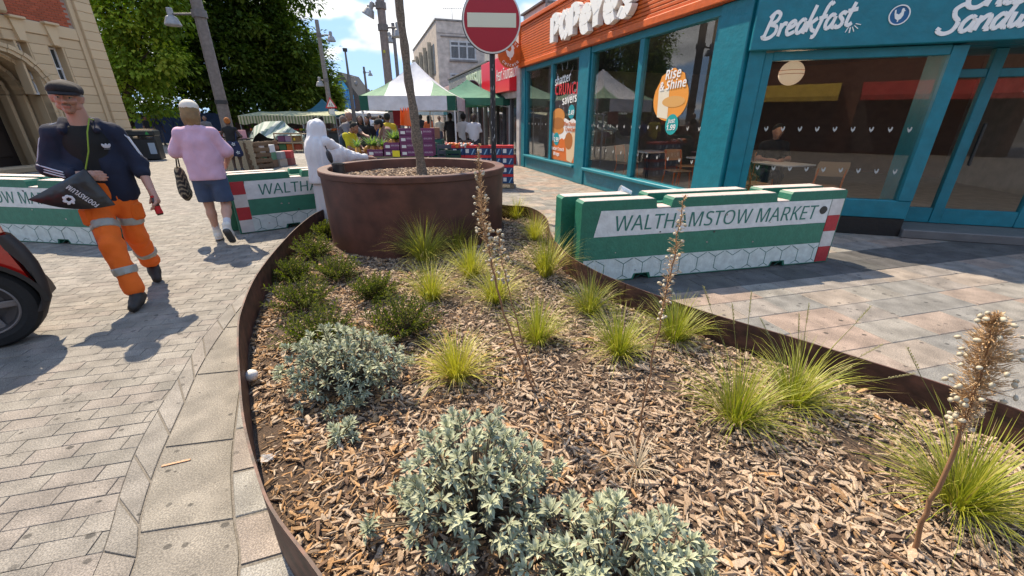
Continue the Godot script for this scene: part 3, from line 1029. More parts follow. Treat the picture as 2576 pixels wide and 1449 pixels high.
	g.prism(PackedVector2Array([Vector2(0.05, 0.012), Vector2(0.6, 0.012), Vector2(0.62, 0.065), Vector2(0.80, 0.065), Vector2(0.82, 0.012), Vector2(2.3, 0.012), Vector2(2.32, 0.065), Vector2(2.5, 0.065), Vector2(2.52, 0.012), Vector2(L - 0.19, 0.012), Vector2(L - 0.19, 0.242), Vector2(0.05, 0.242)]), 0.002, Transform3D(Basis.IDENTITY, Vector3(0, 0, 0.0022)), false)
	obj("foot_panel", g, paint, t)
	g = hex_lines(L - 0.26, 0.225)
	var o2 := obj("hexagon_lines", g, paint, t)
	stuff(o2)
	o2.position = Vector3(0.06, 0.014, 0.0036)
	var ends := [L - 0.185]
	if flip: ends = [0.02]
	for x0 in ends:
		for k in 4:
			g = Geo.new()
			g.col = [Color(0.62, 0.60, 0.57), Color(0.42, 0.02, 0.03)][(k + 1) % 2] if not flip else [Color(0.42, 0.02, 0.03), Color(0.62, 0.60, 0.57)][(k + 1) % 2]
			g.box(Vector3(x0 + 0.085, 0.012 + 0.181 * (k + 0.5), 0.002), Vector3(0.165, 0.180, 0.008), 0.002)
			obj("warning_strip", g, paint, t)
	put_text("WALTHAMSTOW MARKET", 0.15, 0.002, flat("sign_green", Color(0.02, 0.14, 0.11), 0.5), t, "lettering", Vector3(L * 0.5 - 0.01, 0.600, 0.0035), Basis.IDENTITY, 2.42, 0.15, 0.10)
	# knocks and a drilled socket
	g = Geo.new()
	g.col = Color(0.03, 0.028, 0.026)
	var hole := PackedVector2Array()
	for i in 14: hole.append(Vector2(0.05 * cos(TAU * i / 14) * rng.randf_range(0.9, 1.1), 0.045 * sin(TAU * i / 14)))
	g.prism(hole, 0.003, Transform3D(Basis.IDENTITY, Vector3(L - 0.27, 0.62, 0.0056)), false)
	obj("socket", g, paint, t)
	for k in 9:
		g = Geo.new()
		g.col = [Color(0.05, 0.045, 0.04), Color(0.45, 0.40, 0.36), Color(0.30, 0.27, 0.24)][k % 3]
		var chip := PackedVector2Array()
		var rr := rng.randf_range(0.006, 0.016)
		for i in 9: chip.append(Vector2(cos(TAU * i / 9), 0.8 * sin(TAU * i / 9)) * rr * rng.randf_range(0.6, 1.3))
		g.prism(chip, 0.002, Transform3D(Basis.IDENTITY, Vector3(rng.randf_range(0.3, L - 0.3), rng.randf_range(0.05, 0.7), 0.0062)), false)
		obj("paint_chip", g, paint, t)
	return t
func barriers() -> void:
	var a := atan2(0.57, 2.44)
	# nearer the shop: face towards the viewer, right end on the ground at (3.69, -4.53)
	var dir := Vector3(cos(a), 0, -sin(a))
	var b := barrier("painted concrete barrier between the planting bed and the teal restaurant", Vector3(3.70, 0.005, -4.55) - dir * 3.12, rad_to_deg(a))
	var t := thing("bottle", "clear plastic cup lying on the barrier beside the restaurant", "cup", b.position + dir * 0.74 + Vector3(-0.11, 0.76, -0.42))
	var g := Geo.new()
	g.lathe(PackedVector2Array([Vector2(0.0, 0.0), Vector2(0.032, 0.0), Vector2(0.045, 0.13), Vector2(0.043, 0.13), Vector2(0.030, 0.005)]), Vector3(0, 0.05, 0), 20, Basis(Vector3.BACK, 1.2))
	t.name = numbered("plastic_cup")
	obj("wall", g, glass("cup_plastic", Color(0.85, 0.87, 0.9), 0.35, 0.15), t)
	a = deg_to_rad(36.0)
	barrier("painted concrete barrier behind the person wearing a pink shirt", Vector3(-3.95, 0.005, -5.78), rad_to_deg(a), true)
	# left one: its right end at (-5.31,-5.17)
	a = deg_to_rad(-9.0)
	dir = Vector3(cos(a), 0, -sin(a))
	barrier("painted concrete barrier behind the person wearing orange trousers", Vector3(-5.30, 0.005, -5.17) - dir * 3.12, rad_to_deg(a))
func glass(key: String, c: Color, alpha: float, rough := 0.02) -> StandardMaterial3D:
	if mats.has(key): return mats[key]
	var m := flat(key, c, rough)
	m.transparency = BaseMaterial3D.TRANSPARENCY_ALPHA
	m.albedo_color.a = alpha
	return m

# ---------- corner restaurant ----------
func on_face(x: float, y: float, fr: Transform3D, z := 0.0) -> Vector2:
	# where the line of sight through a pixel meets the plane z of a facade
	var inv := fr.affine_inverse()
	var o := inv * Vector3(0, EYE, 0)
	var d := inv.basis * ray(x, y)
	var p := o + d * ((z - o.z) / d.z)
	return Vector2(p.x, p.y)
var FACE_A: Transform3D
var FACE_B: Transform3D
func fobj(called: String, g, m: Material, parent: Node3D, fr: Transform3D) -> MeshInstance3D:
	var o := obj(called, g, m, parent)
	o.transform = parent.transform.affine_inverse() * fr
	return o
func bx(x0: float, x1: float, y0: float, y1: float, z0: float, z1: float, c: Color, bev := 0.004) -> Geo:
	var g := Geo.new()
	g.col = c
	g.box(Vector3((x0 + x1) * 0.5, (y0 + y1) * 0.5, (z0 + z1) * 0.5), Vector3(x1 - x0, y1 - y0, z1 - z0), bev)
	return g
func disc(c: Vector2, rx: float, ry: float, m := 24) -> PackedVector2Array:
	var p := PackedVector2Array()
	for i in m: p.append(c + Vector2(rx * cos(TAU * i / m), ry * sin(TAU * i / m)))
	return p
func hen(s: float) -> PackedVector2Array:
	# small rooster emblem
	var p := PackedVector2Array()
	for q in [[-0.45, 0.10], [-0.50, 0.45], [-0.38, 0.50], [-0.30, 0.15], [-0.05, 0.05], [0.10, 0.25], [0.08, 0.45], [0.14, 0.62], [0.24, 0.56], [0.30, 0.60], [0.33, 0.46], [0.44, 0.36], [0.33, 0.30], [0.36, -0.05], [0.22, -0.35], [0.05, -0.45], [0.05, -0.62], [-0.06, -0.62], [-0.06, -0.45], [-0.30, -0.30]]:
		p.append(Vector2(q[0], q[1]) * s)
	return p
func sticker(poly: PackedVector2Array, pos: Vector2, z: float, c: Color) -> Geo:
	var g := Geo.new()
	g.col = c
	g.prism(poly, 0.001, Transform3D(Basis.IDENTITY, Vector3(pos.x, pos.y, z)))
	return g
func restaurant() -> void:
	FACE_A = Transform3D(Basis(Vector3.UP, deg_to_rad(-71.46)), Vector3(0.37, 0, -14.96))
	FACE_B = Transform3D(Basis(Vector3.UP, deg_to_rad(-18.0)), Vector3(3.249, 0, -6.38))
	var paint := vcm("shop_paint", 0.42, noise_tex("brushed", 512, 0.015, 5, 0.84, 1.0, FastNoiseLite.TYPE_SIMPLEX_SMOOTH, 51), 0.6, normal_tex("plastern", 512, 0.05, 4, 2.0, 52), 0.35)
	var teal := Color(0.004, 0.185, 0.245)
	var orange := Color(0.66, 0.125, 0.018)
	var vc := vcm("print", 0.5)
	var pane_m := glass("shop_glass", Color(0.02, 0.025, 0.025), 0.10, 0.0)
	var t := thing("corner_restaurant", "teal corner restaurant with orange boarded fascia and white raised letters", "restaurant", FACE_B.origin)
	# --- street side ---
	var F := FACE_A
	fobj("plinth", bx(0.0, 8.82, 0, 0.36, -0.14, 0.03, teal, 0.01), paint, t, F)
	for s in [[-0.02, 0.30], [4.06, 4.58], [8.46, 9.02]]:
		fobj("column", bx(s[0], s[1], 0.0, 3.06, -0.20, 0.06, teal, 0.012), paint, t, F)
	for s in [[0.30, 4.05], [4.59, 8.45]]:
		fobj("sill", bx(s[0], s[1], 0.362, 0.43, -0.10, 0.11, teal * 1.15, 0.012), paint, t, F)
		fobj("head_rail", bx(s[0], s[1], 2.93, 3.06, -0.12, 0.03, teal, 0.006), paint, t, F)
	for s in [[0.31, 0.38], [2.30, 2.44], [3.98, 4.05], [4.59, 4.66], [6.46, 6.60], [8.38, 8.45]]:
		fobj("mullion", bx(s[0], s[1], 0.432, 2.928, -0.09, 0.02, teal, 0.006), paint, t, F)
	for s in [[0.38, 2.30], [2.44, 3.98], [4.66, 6.46], [6.60, 8.38]]:
		fobj("window_pane", bx(s[0] - 0.01, s[1] + 0.01, 0.425, 2.935, -0.045, -0.039, Color.WHITE, 0), pane_m, t, F)
	# boarded fascia
	fobj("fascia_backing", bx(-0.08, 9.05, 3.065, 4.27, -0.3, 0.075, orange * 0.8, 0.004), paint, t, F)
	for k in 15:
		fobj("fascia_board", bx(-0.04, 8.99, 3.20 + k * 0.066, 3.20 + k * 0.066 + 0.056, 0.076, 0.105, orange * rng.randf_range(0.94, 1.05), 0.008), paint, t, F)
	fobj("fascia_trim", bx(-0.09, 9.06, 3.07, 3.19, 0.076, 0.15, orange, 0.01), paint, t, F)
	fobj("fascia_trim", bx(-0.09, 9.06, 4.20, 4.30, -0.3, 0.15, orange, 0.01), paint, t, F)
	fobj("fascia_trim", bx(-0.10, -0.045, 3.192, 4.198, 0.0, 0.14, orange, 0.008), paint, t, F)
	# raised letters
	var white := flat("letter_white", Color(0.78, 0.77, 0.74), 0.45)
	var p0 := on_face(1385, 122, F, 0.26)
	var p1 := on_face(1588, 30, F, 0.26)
	var word := "POPEYEZ"
	var wk := (p1.x - p0.x) / stroke_width(word)
	var cx := p0.x - 0.03
	for k in 7:
		var o := fobj("letter", stroke_letter(word[k], 0.62, 0.088, 0.13, 0.0), white, t, F)
		o.transform = o.transform * Transform3D(Basis(Vector3.BACK, [0.03, -0.02, 0.02, -0.03, 0.03, 0.02, -0.04][k]) * Basis.from_scale(Vector3(wk / 0.62, 1, 1)), Vector3(cx, 3.34, 0.26))
		cx += STROKES[word[k]][0] * wk
	# hanging sign at the far end
	# window prints: the crunch poster
	var gz := -0.034
	var q0: Vector2 = on_face(1390, 268, F, gz)
	var q1: Vector2 = on_face(1449, 410, F, gz)
	var wht := Color(0.72, 0.70, 0.66)
	var torn := PackedVector2Array()
	for k in 17: torn.append(Vector2(lerpf(q0.x, q1.x, k / 16.0), 1.52 + rng.randf_range(-0.04, 0.05) + 0.0 * k))
	torn.append(Vector2(q1.x, 0.46))
	torn.append(Vector2(q0.x, 0.46))
	fobj("poster_sheet", sticker(torn, Vector2.ZERO, gz, wht), vc, t, F)
	torn = PackedVector2Array()
	for k in 17: torn.append(Vector2(lerpf(q0.x, q1.x, k / 16.0), lerpf(0.92, 1.15, k / 16.0) + rng.randf_range(-0.03, 0.04)))
	torn.append(Vector2(q1.x, 0.46))
	torn.append(Vector2(q0.x, 0.46))
	fobj("poster_base", sticker(torn, Vector2.ZERO, gz + 0.001, Color(0.60, 0.14, 0.02)), vc, t, F)
	var mid := (q0.x + q1.x) * 0.5
	fobj("poster_bun", sticker(disc(Vector2.ZERO, 0.42, 0.20), Vector2(q0.x + 0.42, 1.62), gz + 0.003, Color(0.55, 0.22, 0.05)), vc, t, F)
	fobj("poster_filling", sticker(disc(Vector2.ZERO, 0.44, 0.16, 11), Vector2(q0.x + 0.42, 1.43), gz + 0.004, Color(0.36, 0.13, 0.03)), vc, t, F)
	fobj("poster_bun", sticker(disc(Vector2.ZERO, 0.42, 0.13), Vector2(q0.x + 0.40, 1.27), gz + 0.003, Color(0.52, 0.21, 0.05)), vc, t, F)
	fobj("poster_wrap", sticker(PackedVector2Array([Vector2(-0.2, -0.5), Vector2(-0.28, -0.1), Vector2(-0.05, 0.15), Vector2(0.25, 0.40), Vector2(0.36, 0.3), Vector2(0.36, -0.2), Vector2(0.1, -0.55)]), Vector2(q1.x - 0.38, 1.0), gz + 0.003, Color(0.66, 0.48, 0.30)), vc, t, F)
	fobj("poster_filling", sticker(disc(Vector2.ZERO, 0.24, 0.22, 13), Vector2(q1.x - 0.50, 1.0), gz + 0.005, Color(0.38, 0.13, 0.03)), vc, t, F)
	for c in [[q1.x - 0.42, 1.72, "2.49"], [q0.x + 0.36, 1.02, "2.99"]]:
		fobj("price_dot", sticker(disc(Vector2.ZERO, 0.19, 0.17), Vector2(c[0], c[1]), gz + 0.006, Color(0.01, 0.26, 0.30)), vc, t, F)
		var o := fobj("price", text_mesh(c[2], 0.12, 0.002, 0.8), white, t, F)
		o.transform = o.transform * Transform3D(Basis.IDENTITY, Vector3(c[0], c[1] - 0.02, gz + 0.009))
	for c in [["shatter", q0.x + 0.62, 2.52, 0.20, white, 0.07, 0.9], ["CRUNCH", mid + 0.10, 2.27, 0.27, flat("print_red", Color(0.50, 0.02, 0.03), 0.5), -0.02, 2.2], ["savers", mid + 0.26, 2.02, 0.20, white, 0.07, 0.9], ["The Chicken", q1.x - 0.42, 1.42, 0.10, flat("print_rust", Color(0.45, 0.09, 0.02), 0.5), 0.0, 0.6], ["Cruncher", q1.x - 0.42, 1.29, 0.10, mats["print_rust"], 0.0, 0.6], ["Shatter Crunch", q0.x + 0.45, 0.76, 0.09, white, 0.0, 0.8], ["Wraps", q0.x + 0.4, 0.62, 0.10, white, 0.0, 0.8]]:
		var o := fobj("poster_lettering", text_mesh(c[0], c[3], 0.002, c[6]), c[4], t, F)
		o.transform = o.transform * Transform3D(Basis(Vector3.BACK, c[5]), Vector3(c[1], c[2], gz + 0.010))
	# crack rays round the print
	var g := Geo.new()
	g.col = Color(0.6, 0.62, 0.62)
	for k in 11:
		var a := TAU * k / 11.0 + 0.2
		var c := Vector2(mid - 0.1, 2.30)
		var d := Vector2(cos(a), sin(a))
		var nn := Vector2(-d.y, d.x) * 0.006
		g.prism(PackedVector2Array([c + d * 0.45 + nn, c + d * rng.randf_range(0.6, 0.72), c + d * 0.45 - nn]), 0.001, Transform3D(Basis.IDENTITY, Vector3(0, 0, gz)))
	fobj("poster_cracks", g, vc, t, F)
	# egg shaped breakfast print
	var e0: Vector2 = on_face(1653, 180, F, gz)
	var e1: Vector2 = on_face(1722, 305, F, gz)
	var ec := (e0 + e1) * 0.5
	var er := Vector2(absf(e1.x - e0.x), absf(e1.y - e0.y)) * 0.5
	var blob := PackedVector2Array()
	for k in 30:
		var a := TAU * k / 30.0
		var r := 1.0 + (0.06 * sin(a * 9.0) if sin(a) > 0.3 else 0.0)
		blob.append(Vector2(er.x * cos(a) * r * (1.0 - 0.12 * sin(a)), er.y * sin(a) * r))
	fobj("breakfast_print", sticker(blob, ec, gz, Color(0.72, 0.28, 0.04)), vc, t, F)
	fobj("breakfast_print_wrap", sticker(PackedVector2Array([Vector2(-0.30, -0.35), Vector2(-0.34, 0.10), Vector2(-0.05, 0.12), Vector2(0.0, -0.38)]), ec, gz + 0.002, Color(0.70, 0.62, 0.48)), vc, t, F)
	fobj("breakfast_print_bun", sticker(disc(Vector2.ZERO, 0.30, 0.09), ec + Vector2(0.10, -0.10), gz + 0.003, Color(0.62, 0.33, 0.10)), vc, t, F)
	fobj("price_dot", sticker(disc(Vector2.ZERO, 0.17, 0.17), ec + Vector2(0.14, -0.47), gz + 0.004, Color(0.01, 0.30, 0.30)), vc, t, F)
	for c in [["Rise", 0.0, 0.34, 0.15], ["& Shine", 0.02, 0.17, 0.14], ["Just", 0.13, -0.41, 0.07], ["1.99", 0.13, -0.52, 0.09]]:
		var o := fobj("breakfast_print_lettering", text_mesh(c[0], c[3], 0.002, 0.8, 0.12), white, t, F)
		o.transform = o.transform * Transform3D(Basis(Vector3.BACK, 0.06), Vector3(ec.x + c[1], ec.y + c[2], gz + 0.007))
	# rows of small emblems on the panes
	var em := sticker(hen(0.058), Vector2.ZERO, 0, Color(0.40, 0.40, 0.38)).mesh()
	for r in [[4.75, 8.3, 1.40, 14], [4.85, 8.25, 0.88, 12], [0.5, 2.2, 1.40, 7]]:
		for k in r[3]:
			var o := fobj("window_emblem", em, vc, t, F)
			o.transform = o.transform * Transform3D(Basis.IDENTITY, Vector3(lerpf(r[0], r[1], float(k) / (r[3] - 1)), r[2], gz))
	# --- corner side (in shade) ---
	F = FACE_B
	fobj("corner_column", bx(0.0, 0.20, 0.0, 3.6, -0.25, 0.02, teal, 0.012), paint, t, F)
	fobj("plinth_black", bx(0.2, 2.38, 0.0, 0.25, -0.14, -0.01, Color(0.012, 0.012, 0.013), 0.006), paint, t, F)
	fobj("base_rail", bx(0.2, 2.38, 0.252, 0.50, -0.12, 0.0, teal, 0.008), paint, t, F)
	fobj("window_post", bx(0.2, 0.30, 0.502, 2.38, -0.12, 0.0, teal, 0.006), paint, t, F)
	fobj("window_post", bx(2.22, 2.38, 0.502, 2.38, -0.12, 0.01, teal, 0.006), paint, t, F)
	fobj("head_rail", bx(0.301, 2.219, 2.28, 2.39, -0.12, -0.005, teal, 0.006), paint, t, F)
	fobj("window_pane", bx(0.29, 2.23, 0.49, 2.29, -0.066, -0.06, Color.WHITE, 0), pane_m, t, F)
	fobj("sign_board", bx(-0.02, 6.2, 2.40, 3.75, -0.3, 0.11, teal, 0.01), paint, t, F)
	for r in [[1.42, 9], [0.88, 9]]:
		for k in r[1]:
			var o := fobj("window_emblem", em, vc, t, F)
			o.transform = o.transform * Transform3D(Basis.IDENTITY, Vector3(lerpf(0.42, 2.1, float(k) / (r[1] - 1)), r[0], -0.055))
	# script lettering on the sign board
	var b0 := on_face(1920, 97, F, 0.115)
	var b1 := on_face(2140, 62, F, 0.115)
	script_text("Breakfast", b0, b1, 0.29, t, F)
	for k in 5:
		var a := -0.25 - 0.42 * k
		var c := b1 + Vector2(0.0, 0.02)
		var g2 := Geo.new()
		g2.bar(Vector3(c.x + cos(a) * 0.05, c.y + sin(a) * 0.05, 0.116), Vector3(c.x + cos(a) * 0.11, c.y + sin(a) * 0.11, 0.116), 0.013, 0.008)
		fobj("sign_ray", g2, white, t, F)
	var h0 := on_face(2262, 38, F, 0.115)
	var ring := Geo.new()
	ring.lathe(PackedVector2Array([Vector2(0.105, -0.006), Vector2(0.105, 0.006), Vector2(0.094, 0.006), Vector2(0.094, -0.006)]), Vector3(h0.x, h0.y, 0.118), 40, Basis(Vector3.RIGHT, PI / 2))
	fobj("emblem_ring", ring, white, t, F)
	fobj("emblem_field", sticker(disc(Vector2.ZERO, 0.094, 0.094, 30), h0, 0.114, Color(0.01, 0.10, 0.24)), vc, t, F)
	fobj("emblem", sticker(hen(0.115), h0 - Vector2(0, 0.0), 0.118, Color(0.75, 0.75, 0.72)), vc, t, F)
	var c0 := on_face(2420, 22, F, 0.115)
	script_text("Chicken", c0, c0 + Vector2(0.98, 0.06), 0.30, t, F)
	c0 = on_face(2358, 86, F, 0.115)
	script_text("Sandwiches", c0, c0 + Vector2(1.36, 0.09), 0.29, t, F)
	# recessed entrance
	fobj("entrance_floor", bx(2.38, 6.2, 0.0, 0.12, -1.4, 0.05, Color(0.15, 0.145, 0.14), 0.01), paint, t, F)
	fobj("entrance_side", bx(2.24, 2.37, 0.25, 2.39, -0.55, -0.125, teal, 0.006), paint, t, F)
	for s in [[2.38, 2.48], [2.93, 3.06], [3.9, 4.03], [5.0, 5.1]]:
		fobj("door_post", bx(s[0], s[1], 0.125, 2.39, -0.62, -0.53, teal, 0.006), paint, t, F)
	for s in [[2.48, 2.93], [3.06, 3.9], [4.03, 5.0]]:
		fobj("door_rail", bx(s[0], s[1], 0.125, 0.34, -0.61, -0.54, teal, 0.006), paint, t, F)
		fobj("door_rail", bx(s[0], s[1], 2.06, 2.16, -0.61, -0.54, teal, 0.006), paint, t, F)
		fobj("door_pane", bx(s[0] - 0.01, s[1] + 0.01, 0.33, 2.39, -0.58, -0.574, Color.WHITE, 0), pane_m, t, F)
	fobj("door_handle", bx(3.09, 3.12, 0.95, 1.5, -0.52, -0.48, Color(0.02, 0.02, 0.02), 0.006), paint, t, F)
	fobj("entrance_lintel", bx(2.38, 6.2, 2.395, 2.9, -1.4, -0.31, teal, 0), paint, t, F)
	var o5 := fobj("door_lettering", text_mesh("PICK UP", 0.09, 0.003, 0.8, 0.15), white, t, F)
	o5.transform = o5.transform * Transform3D(Basis.IDENTITY, Vector3(3.62, 1.92, -0.57))
	# --- inside, walls and roof ---
	var inside := vcm("inside_paint", 0.8, noise_tex("brushed", 512, 0.015, 5, 0.84, 1.0), 0.5)
	var far_a: Vector3 = FACE_A * Vector3(0.1, 0, -7.5)
	var far_b: Vector3 = FACE_B * Vector3(6.3, 0, -7.0)
	var corners := [FACE_A * Vector3(-0.05, 0, -0.12), FACE_A * Vector3(9.0, 0, -0.22), FACE_B * Vector3(2.4, 0, -0.2), FACE_B * Vector3(2.4, 0, -0.62), FACE_B * Vector3(6.2, 0, -0.62), far_b, far_a]
	for lvl in [[0.10, "inside_floor", Color(0.42, 0.35, 0.28), 0.08], [3.06, "inside_ceiling", Color(0.06, 0.06, 0.06), 0.15], [4.28, "roof", Color(0.22, 0.21, 0.2), 0.2]]:
		var poly := PackedVector2Array()
		for c in corners: poly.append(Vector2(c.x - t.position.x, -(c.z - t.position.z)))
		g = Geo.new()
		g.col = lvl[2]
		g.prism(poly, lvl[3], Transform3D(Basis(Vector3.RIGHT, -PI / 2), Vector3(0, lvl[0] + (0.15 if lvl[1] == "inside_ceiling" else 0.0), 0)))
		obj(lvl[1], g, inside, t)
	for w in [[FACE_A.origin, far_a, Color(0.38, 0.32, 0.27), "party_wall"], [far_a, far_b, Color(0.22, 0.115, 0.07), "back_wall"], [far_b, FACE_B * Vector3(6.2, 0, 0), Color(0.38, 0.33, 0.28), "side_wall"]]:
		var a: Vector3 = w[0] - t.position
		var b: Vector3 = w[1] - t.position
		g = Geo.new()
		g.col = w[2]
		var x := (b - a).normalized()
		g.box((a + b) * 0.5 + Vector3.UP * 2.12, Vector3(a.distance_to(b), 4.24, 0.2), 0, Basis(x, Vector3.UP, x.cross(Vector3.UP)))
		obj(w[3], g, inside, t)
	furniture()
	# upper storey set back, with a railing along the roof edge
	var u := thing("rooftop_storey", "pale rendered upper storey with a grey railing above the orange fascia", "building", FACE_A * Vector3(0, 4.3, 0))
	fobj("wall", bx(-0.6, 1.2, 4.3, 4.62, -6.0, -0.2, Color(0.55, 0.54, 0.52), 0.01), inside, u, FACE_A)
	fobj("coping", bx(-0.65, 1.25, 4.622, 4.68, -6.05, -0.12, Color(0.08, 0.08, 0.085), 0.005), inside, u, FACE_A)
	fobj("wall", bx(4.4, 8.4, 4.302, 7.2, -6.0, -2.2, Color(0.50, 0.49, 0.47), 0.01), inside, u, FACE_A)
	var rail := flat("galvanised", Color(0.20, 0.205, 0.21), 0.45)
	for k in 36:
		g = Geo.new()
		g.rod(Vector3(1.3 + k * 0.1, 4.3, -0.2), Vector3(1.3 + k * 0.1, 5.35, -0.2), 0.009 if k % 9 else 0.022, -1, 6)
		fobj("baluster" if k % 9 else "railing_post", g, rail, u, FACE_A)
	for y in [4.42, 5.35]:
		g = Geo.new()
		g.bar(Vector3(1.28, y, -0.2), Vector3(4.82, y, -0.2), 0.04, 0.03, 0.004)
		fobj("rail", g, rail, u, FACE_A)
	# round hanging sign at the far end of the fascia
	var hs := thing("hanging_sign", "round orange hanging sign with a white rooster emblem on the fascia end", "sign", FACE_A * Vector3(-0.02, 3.45, 0.45))
	hs.rotation_degrees.y = -71.46 + 90.0
	g = Geo.new()
	g.lathe(PackedVector2Array([Vector2(0, -0.04), Vector2(0.40, -0.04), Vector2(0.40, 0.04), Vector2(0, 0.04)]), Vector3.ZERO, 40, Basis(Vector3.RIGHT, PI / 2))
	g.col = orange
	for i in g.c.size(): g.c[i] = orange
	obj("panel", g, paint, hs)
	g = Geo.new()
	g.col = orange
	g.box(Vector3(0.28, 0.0, 0), Vector3(0.36, 0.5, 0.06), 0.01)
	obj("bracket", g, paint, hs)
	for s in [1.0, -1.0]:
		var o := obj("emblem", sticker(hen(0.34), Vector2(0, 0.04), 0.043, Color(0.75, 0.73, 0.68)), vc, hs)
		if s < 0: o.rotation.y = PI
	for c in [["CHICKEN", -PI / 2, 1.0], ["POPEYES", PI / 2, -1.0]]:
		for k in 7:
			var a: float = c[1] + (k - 3) * 0.27 * c[2]
			var o := obj("sign_lettering", text_mesh(c[0][k], 0.075, 0.004, 1.0), white, hs)
			o.transform = Transform3D(Basis(Vector3.BACK, a + PI / 2 * c[2]), Vector3(cos(a) * 0.325, sin(a) * 0.325, 0.043))

func script_text(s: String, a: Vector2, b: Vector2, size: float, t: Node3D, fr: Transform3D) -> void:
	var k := (b.x - a.x) / stroke_width(s)
	var x := 0.0
	for ch in s:
		var o := fobj("sign_lettering", stroke_letter(ch, size, 0.022, 0.010, 0.2), mats["letter_white"], t, fr)
		o.transform = o.transform * Transform3D(Basis.from_scale(Vector3(k / size, 1, 1)), Vector3(a.x + x, a.y + (b.y - a.y) * x / (b.x - a.x), 0.122))
		x += STROKES[ch][0] * k
func make_chair(at_: Vector3, turn: float, label: String) -> Node3D:
	var t := thing("dining_chair", label, "chair", at_, turn, "chairs inside the corner restaurant")
	var wood := flat("chair_ply", Color(0.42, 0.25, 0.13), 0.5)
	var leg := flat("chair_orange", Color(0.62, 0.14, 0.02), 0.4)
	var g := Geo.new()
	g.box(Vector3(0, 0.455, 0), Vector3(0.40, 0.025, 0.40), 0.01)
	obj("seat", g, wood, t)
	g = Geo.new()
	var rings := []
	for i in 5:
		var y := 0.64 + 0.055 * i
		var r := PackedVector3Array()
		for j in 9:
			var x := (j - 4) / 4.0 * 0.2 * (1.0 if i > 0 and i < 4 else 0.93)
			r.append(Vector3(x, y, -0.21 - 0.02 * i - 0.03 * (1.0 - pow(x / 0.2, 2.0))))
		rings.append(r)
	g.ring_strip(rings, false)
	for r in rings: for j in r.size(): r[j] += Vector3(0, 0, -0.012)
	g.ring_strip(rings, false)
	obj("backrest", g, wood, t)
	for s in [-1, 1]:
		for f in [-1, 1]:
			g = Geo.new()
			if f > 0: g.rod(Vector3(s * 0.17, 0.45, 0.16), Vector3(s * 0.20, 0, 0.21), 0.014)
			else: g.tube(PackedVector3Array([Vector3(s * 0.21, 0, -0.25), Vector3(s * 0.18, 0.45, -0.18), Vector3(s * 0.17, 0.84, -0.28)]), PackedFloat32Array([0.014]), 8)
			obj("leg", g, leg, t)
	return t
func make_table(at_: Vector3, label: String) -> Node3D:
	var t := thing("dining_table", label, "table", at_, -71.0, "tables inside the corner restaurant")
	var g := Geo.new()
	g.box(Vector3(0, 0.74, 0), Vector3(0.7, 0.028, 0.62), 0.006)
	obj("tabletop", g, flat("table_white", Color(0.60, 0.57, 0.52), 0.35), t)
	var b := flat("table_black", Color(0.015, 0.015, 0.016), 0.45)
	g = Geo.new()
	g.rod(Vector3(0, 0.02, 0), Vector3(0, 0.725, 0), 0.035, -1, 14)
	obj("pedestal", g, b, t)
	g = Geo.new()
	g.lathe(PackedVector2Array([Vector2(0.23, 0), Vector2(0.23, 0.015), Vector2(0.05, 0.03)]), Vector3.ZERO, 24)
	obj("base", g, b, t)
	return t
func furniture() -> void:
	var fl := 0.101
	make_table(FACE_A * Vector3(5.55, fl, -1.15), "white topped pedestal table behind the middle teal window")
	make_table(FACE_A * Vector3(7.45, fl, -1.2), "white topped pedestal table behind the breakfast window print")
	make_table(FACE_B * Vector3(1.05, fl, -1.25), "white topped pedestal table behind the shaded corner window")
	make_table(FACE_A * Vector3(1.6, fl, -1.4), "white topped pedestal table behind the far teal window beside the poster")
	make_chair(FACE_A * Vector3(5.15, fl, -0.85), 40.0, "wooden chair with orange legs close to the middle teal mullion")
	make_chair(FACE_A * Vector3(6.85, fl, -0.95), 10.0, "wooden chair with orange legs under the breakfast window print")
	make_chair(FACE_A * Vector3(8.1, fl, -1.0), -120.0, "wooden chair with orange legs next to the wide teal corner column")
	make_chair(FACE_A * Vector3(6.15, fl, -1.75), -100.0, "wooden chair with orange legs deep inside behind the middle table")
	make_chair(FACE_B * Vector3(1.55, fl, -0.75), -205.0, "wooden chair with its back to the shaded corner window")
	make_chair(FACE_B * Vector3(0.55, fl, -0.8), 100.0, "wooden chair beside the corner column behind shaded glass")
	for c in [[FACE_A * Vector3(6.9, 2.15, -2.1), "white globe pendant lamp hanging behind the middle teal mullion"], [FACE_A * Vector3(8.75, 2.2, -1.2), "white globe pendant lamp hanging beside the teal corner column"]]:
		var t := thing("pendant_lamp", c[1], "lamp", c[0], 0.0, "globe lamps inside the restaurant")
		var g := Geo.new()
		g.ell(Vector3.ZERO, Vector3.ONE * 0.17, 24, 16)
		var opal := flat("opal", Color(0.72, 0.66, 0.58), 0.3)
		opal.emission_enabled = true
		opal.emission = Color(1.0, 0.86, 0.7)
		opal.emission_energy_multiplier = 0.25
		obj("globe", g, opal, t)
		var lamp := OmniLight3D.new()
		lamp.name = "globe_light"
		lamp.light_color = Color(1.0, 0.86, 0.7)
		lamp.light_energy = 0.4
		lamp.light_size = 0.17
		lamp.omni_range = 12.0
		lamp.omni_attenuation = 2.0
		lamp.shadow_enabled = true
		t.add_child(lamp)
		g = Geo.new()
		for y in [-0.02, 0.03]: g.lathe(PackedVector2Array([Vector2(0.171, y), Vector2(0.176, y + 0.004), Vector2(0.171, y + 0.008)]), Vector3.ZERO, 24)
		obj("band", g, flat("copper", Color(0.35, 0.12, 0.05), 0.4), t)
		g = Geo.new()
		g.rod(Vector3(0, 0.165, 0), Vector3(0, 3.05 - c[0].y, 0), 0.008, -1, 6)
		g.rod(Vector3(0, 0.16, 0), Vector3(0, 0.23, 0), 0.04, 0.02, 12)
		obj("cord", g, mats["copper"], t)

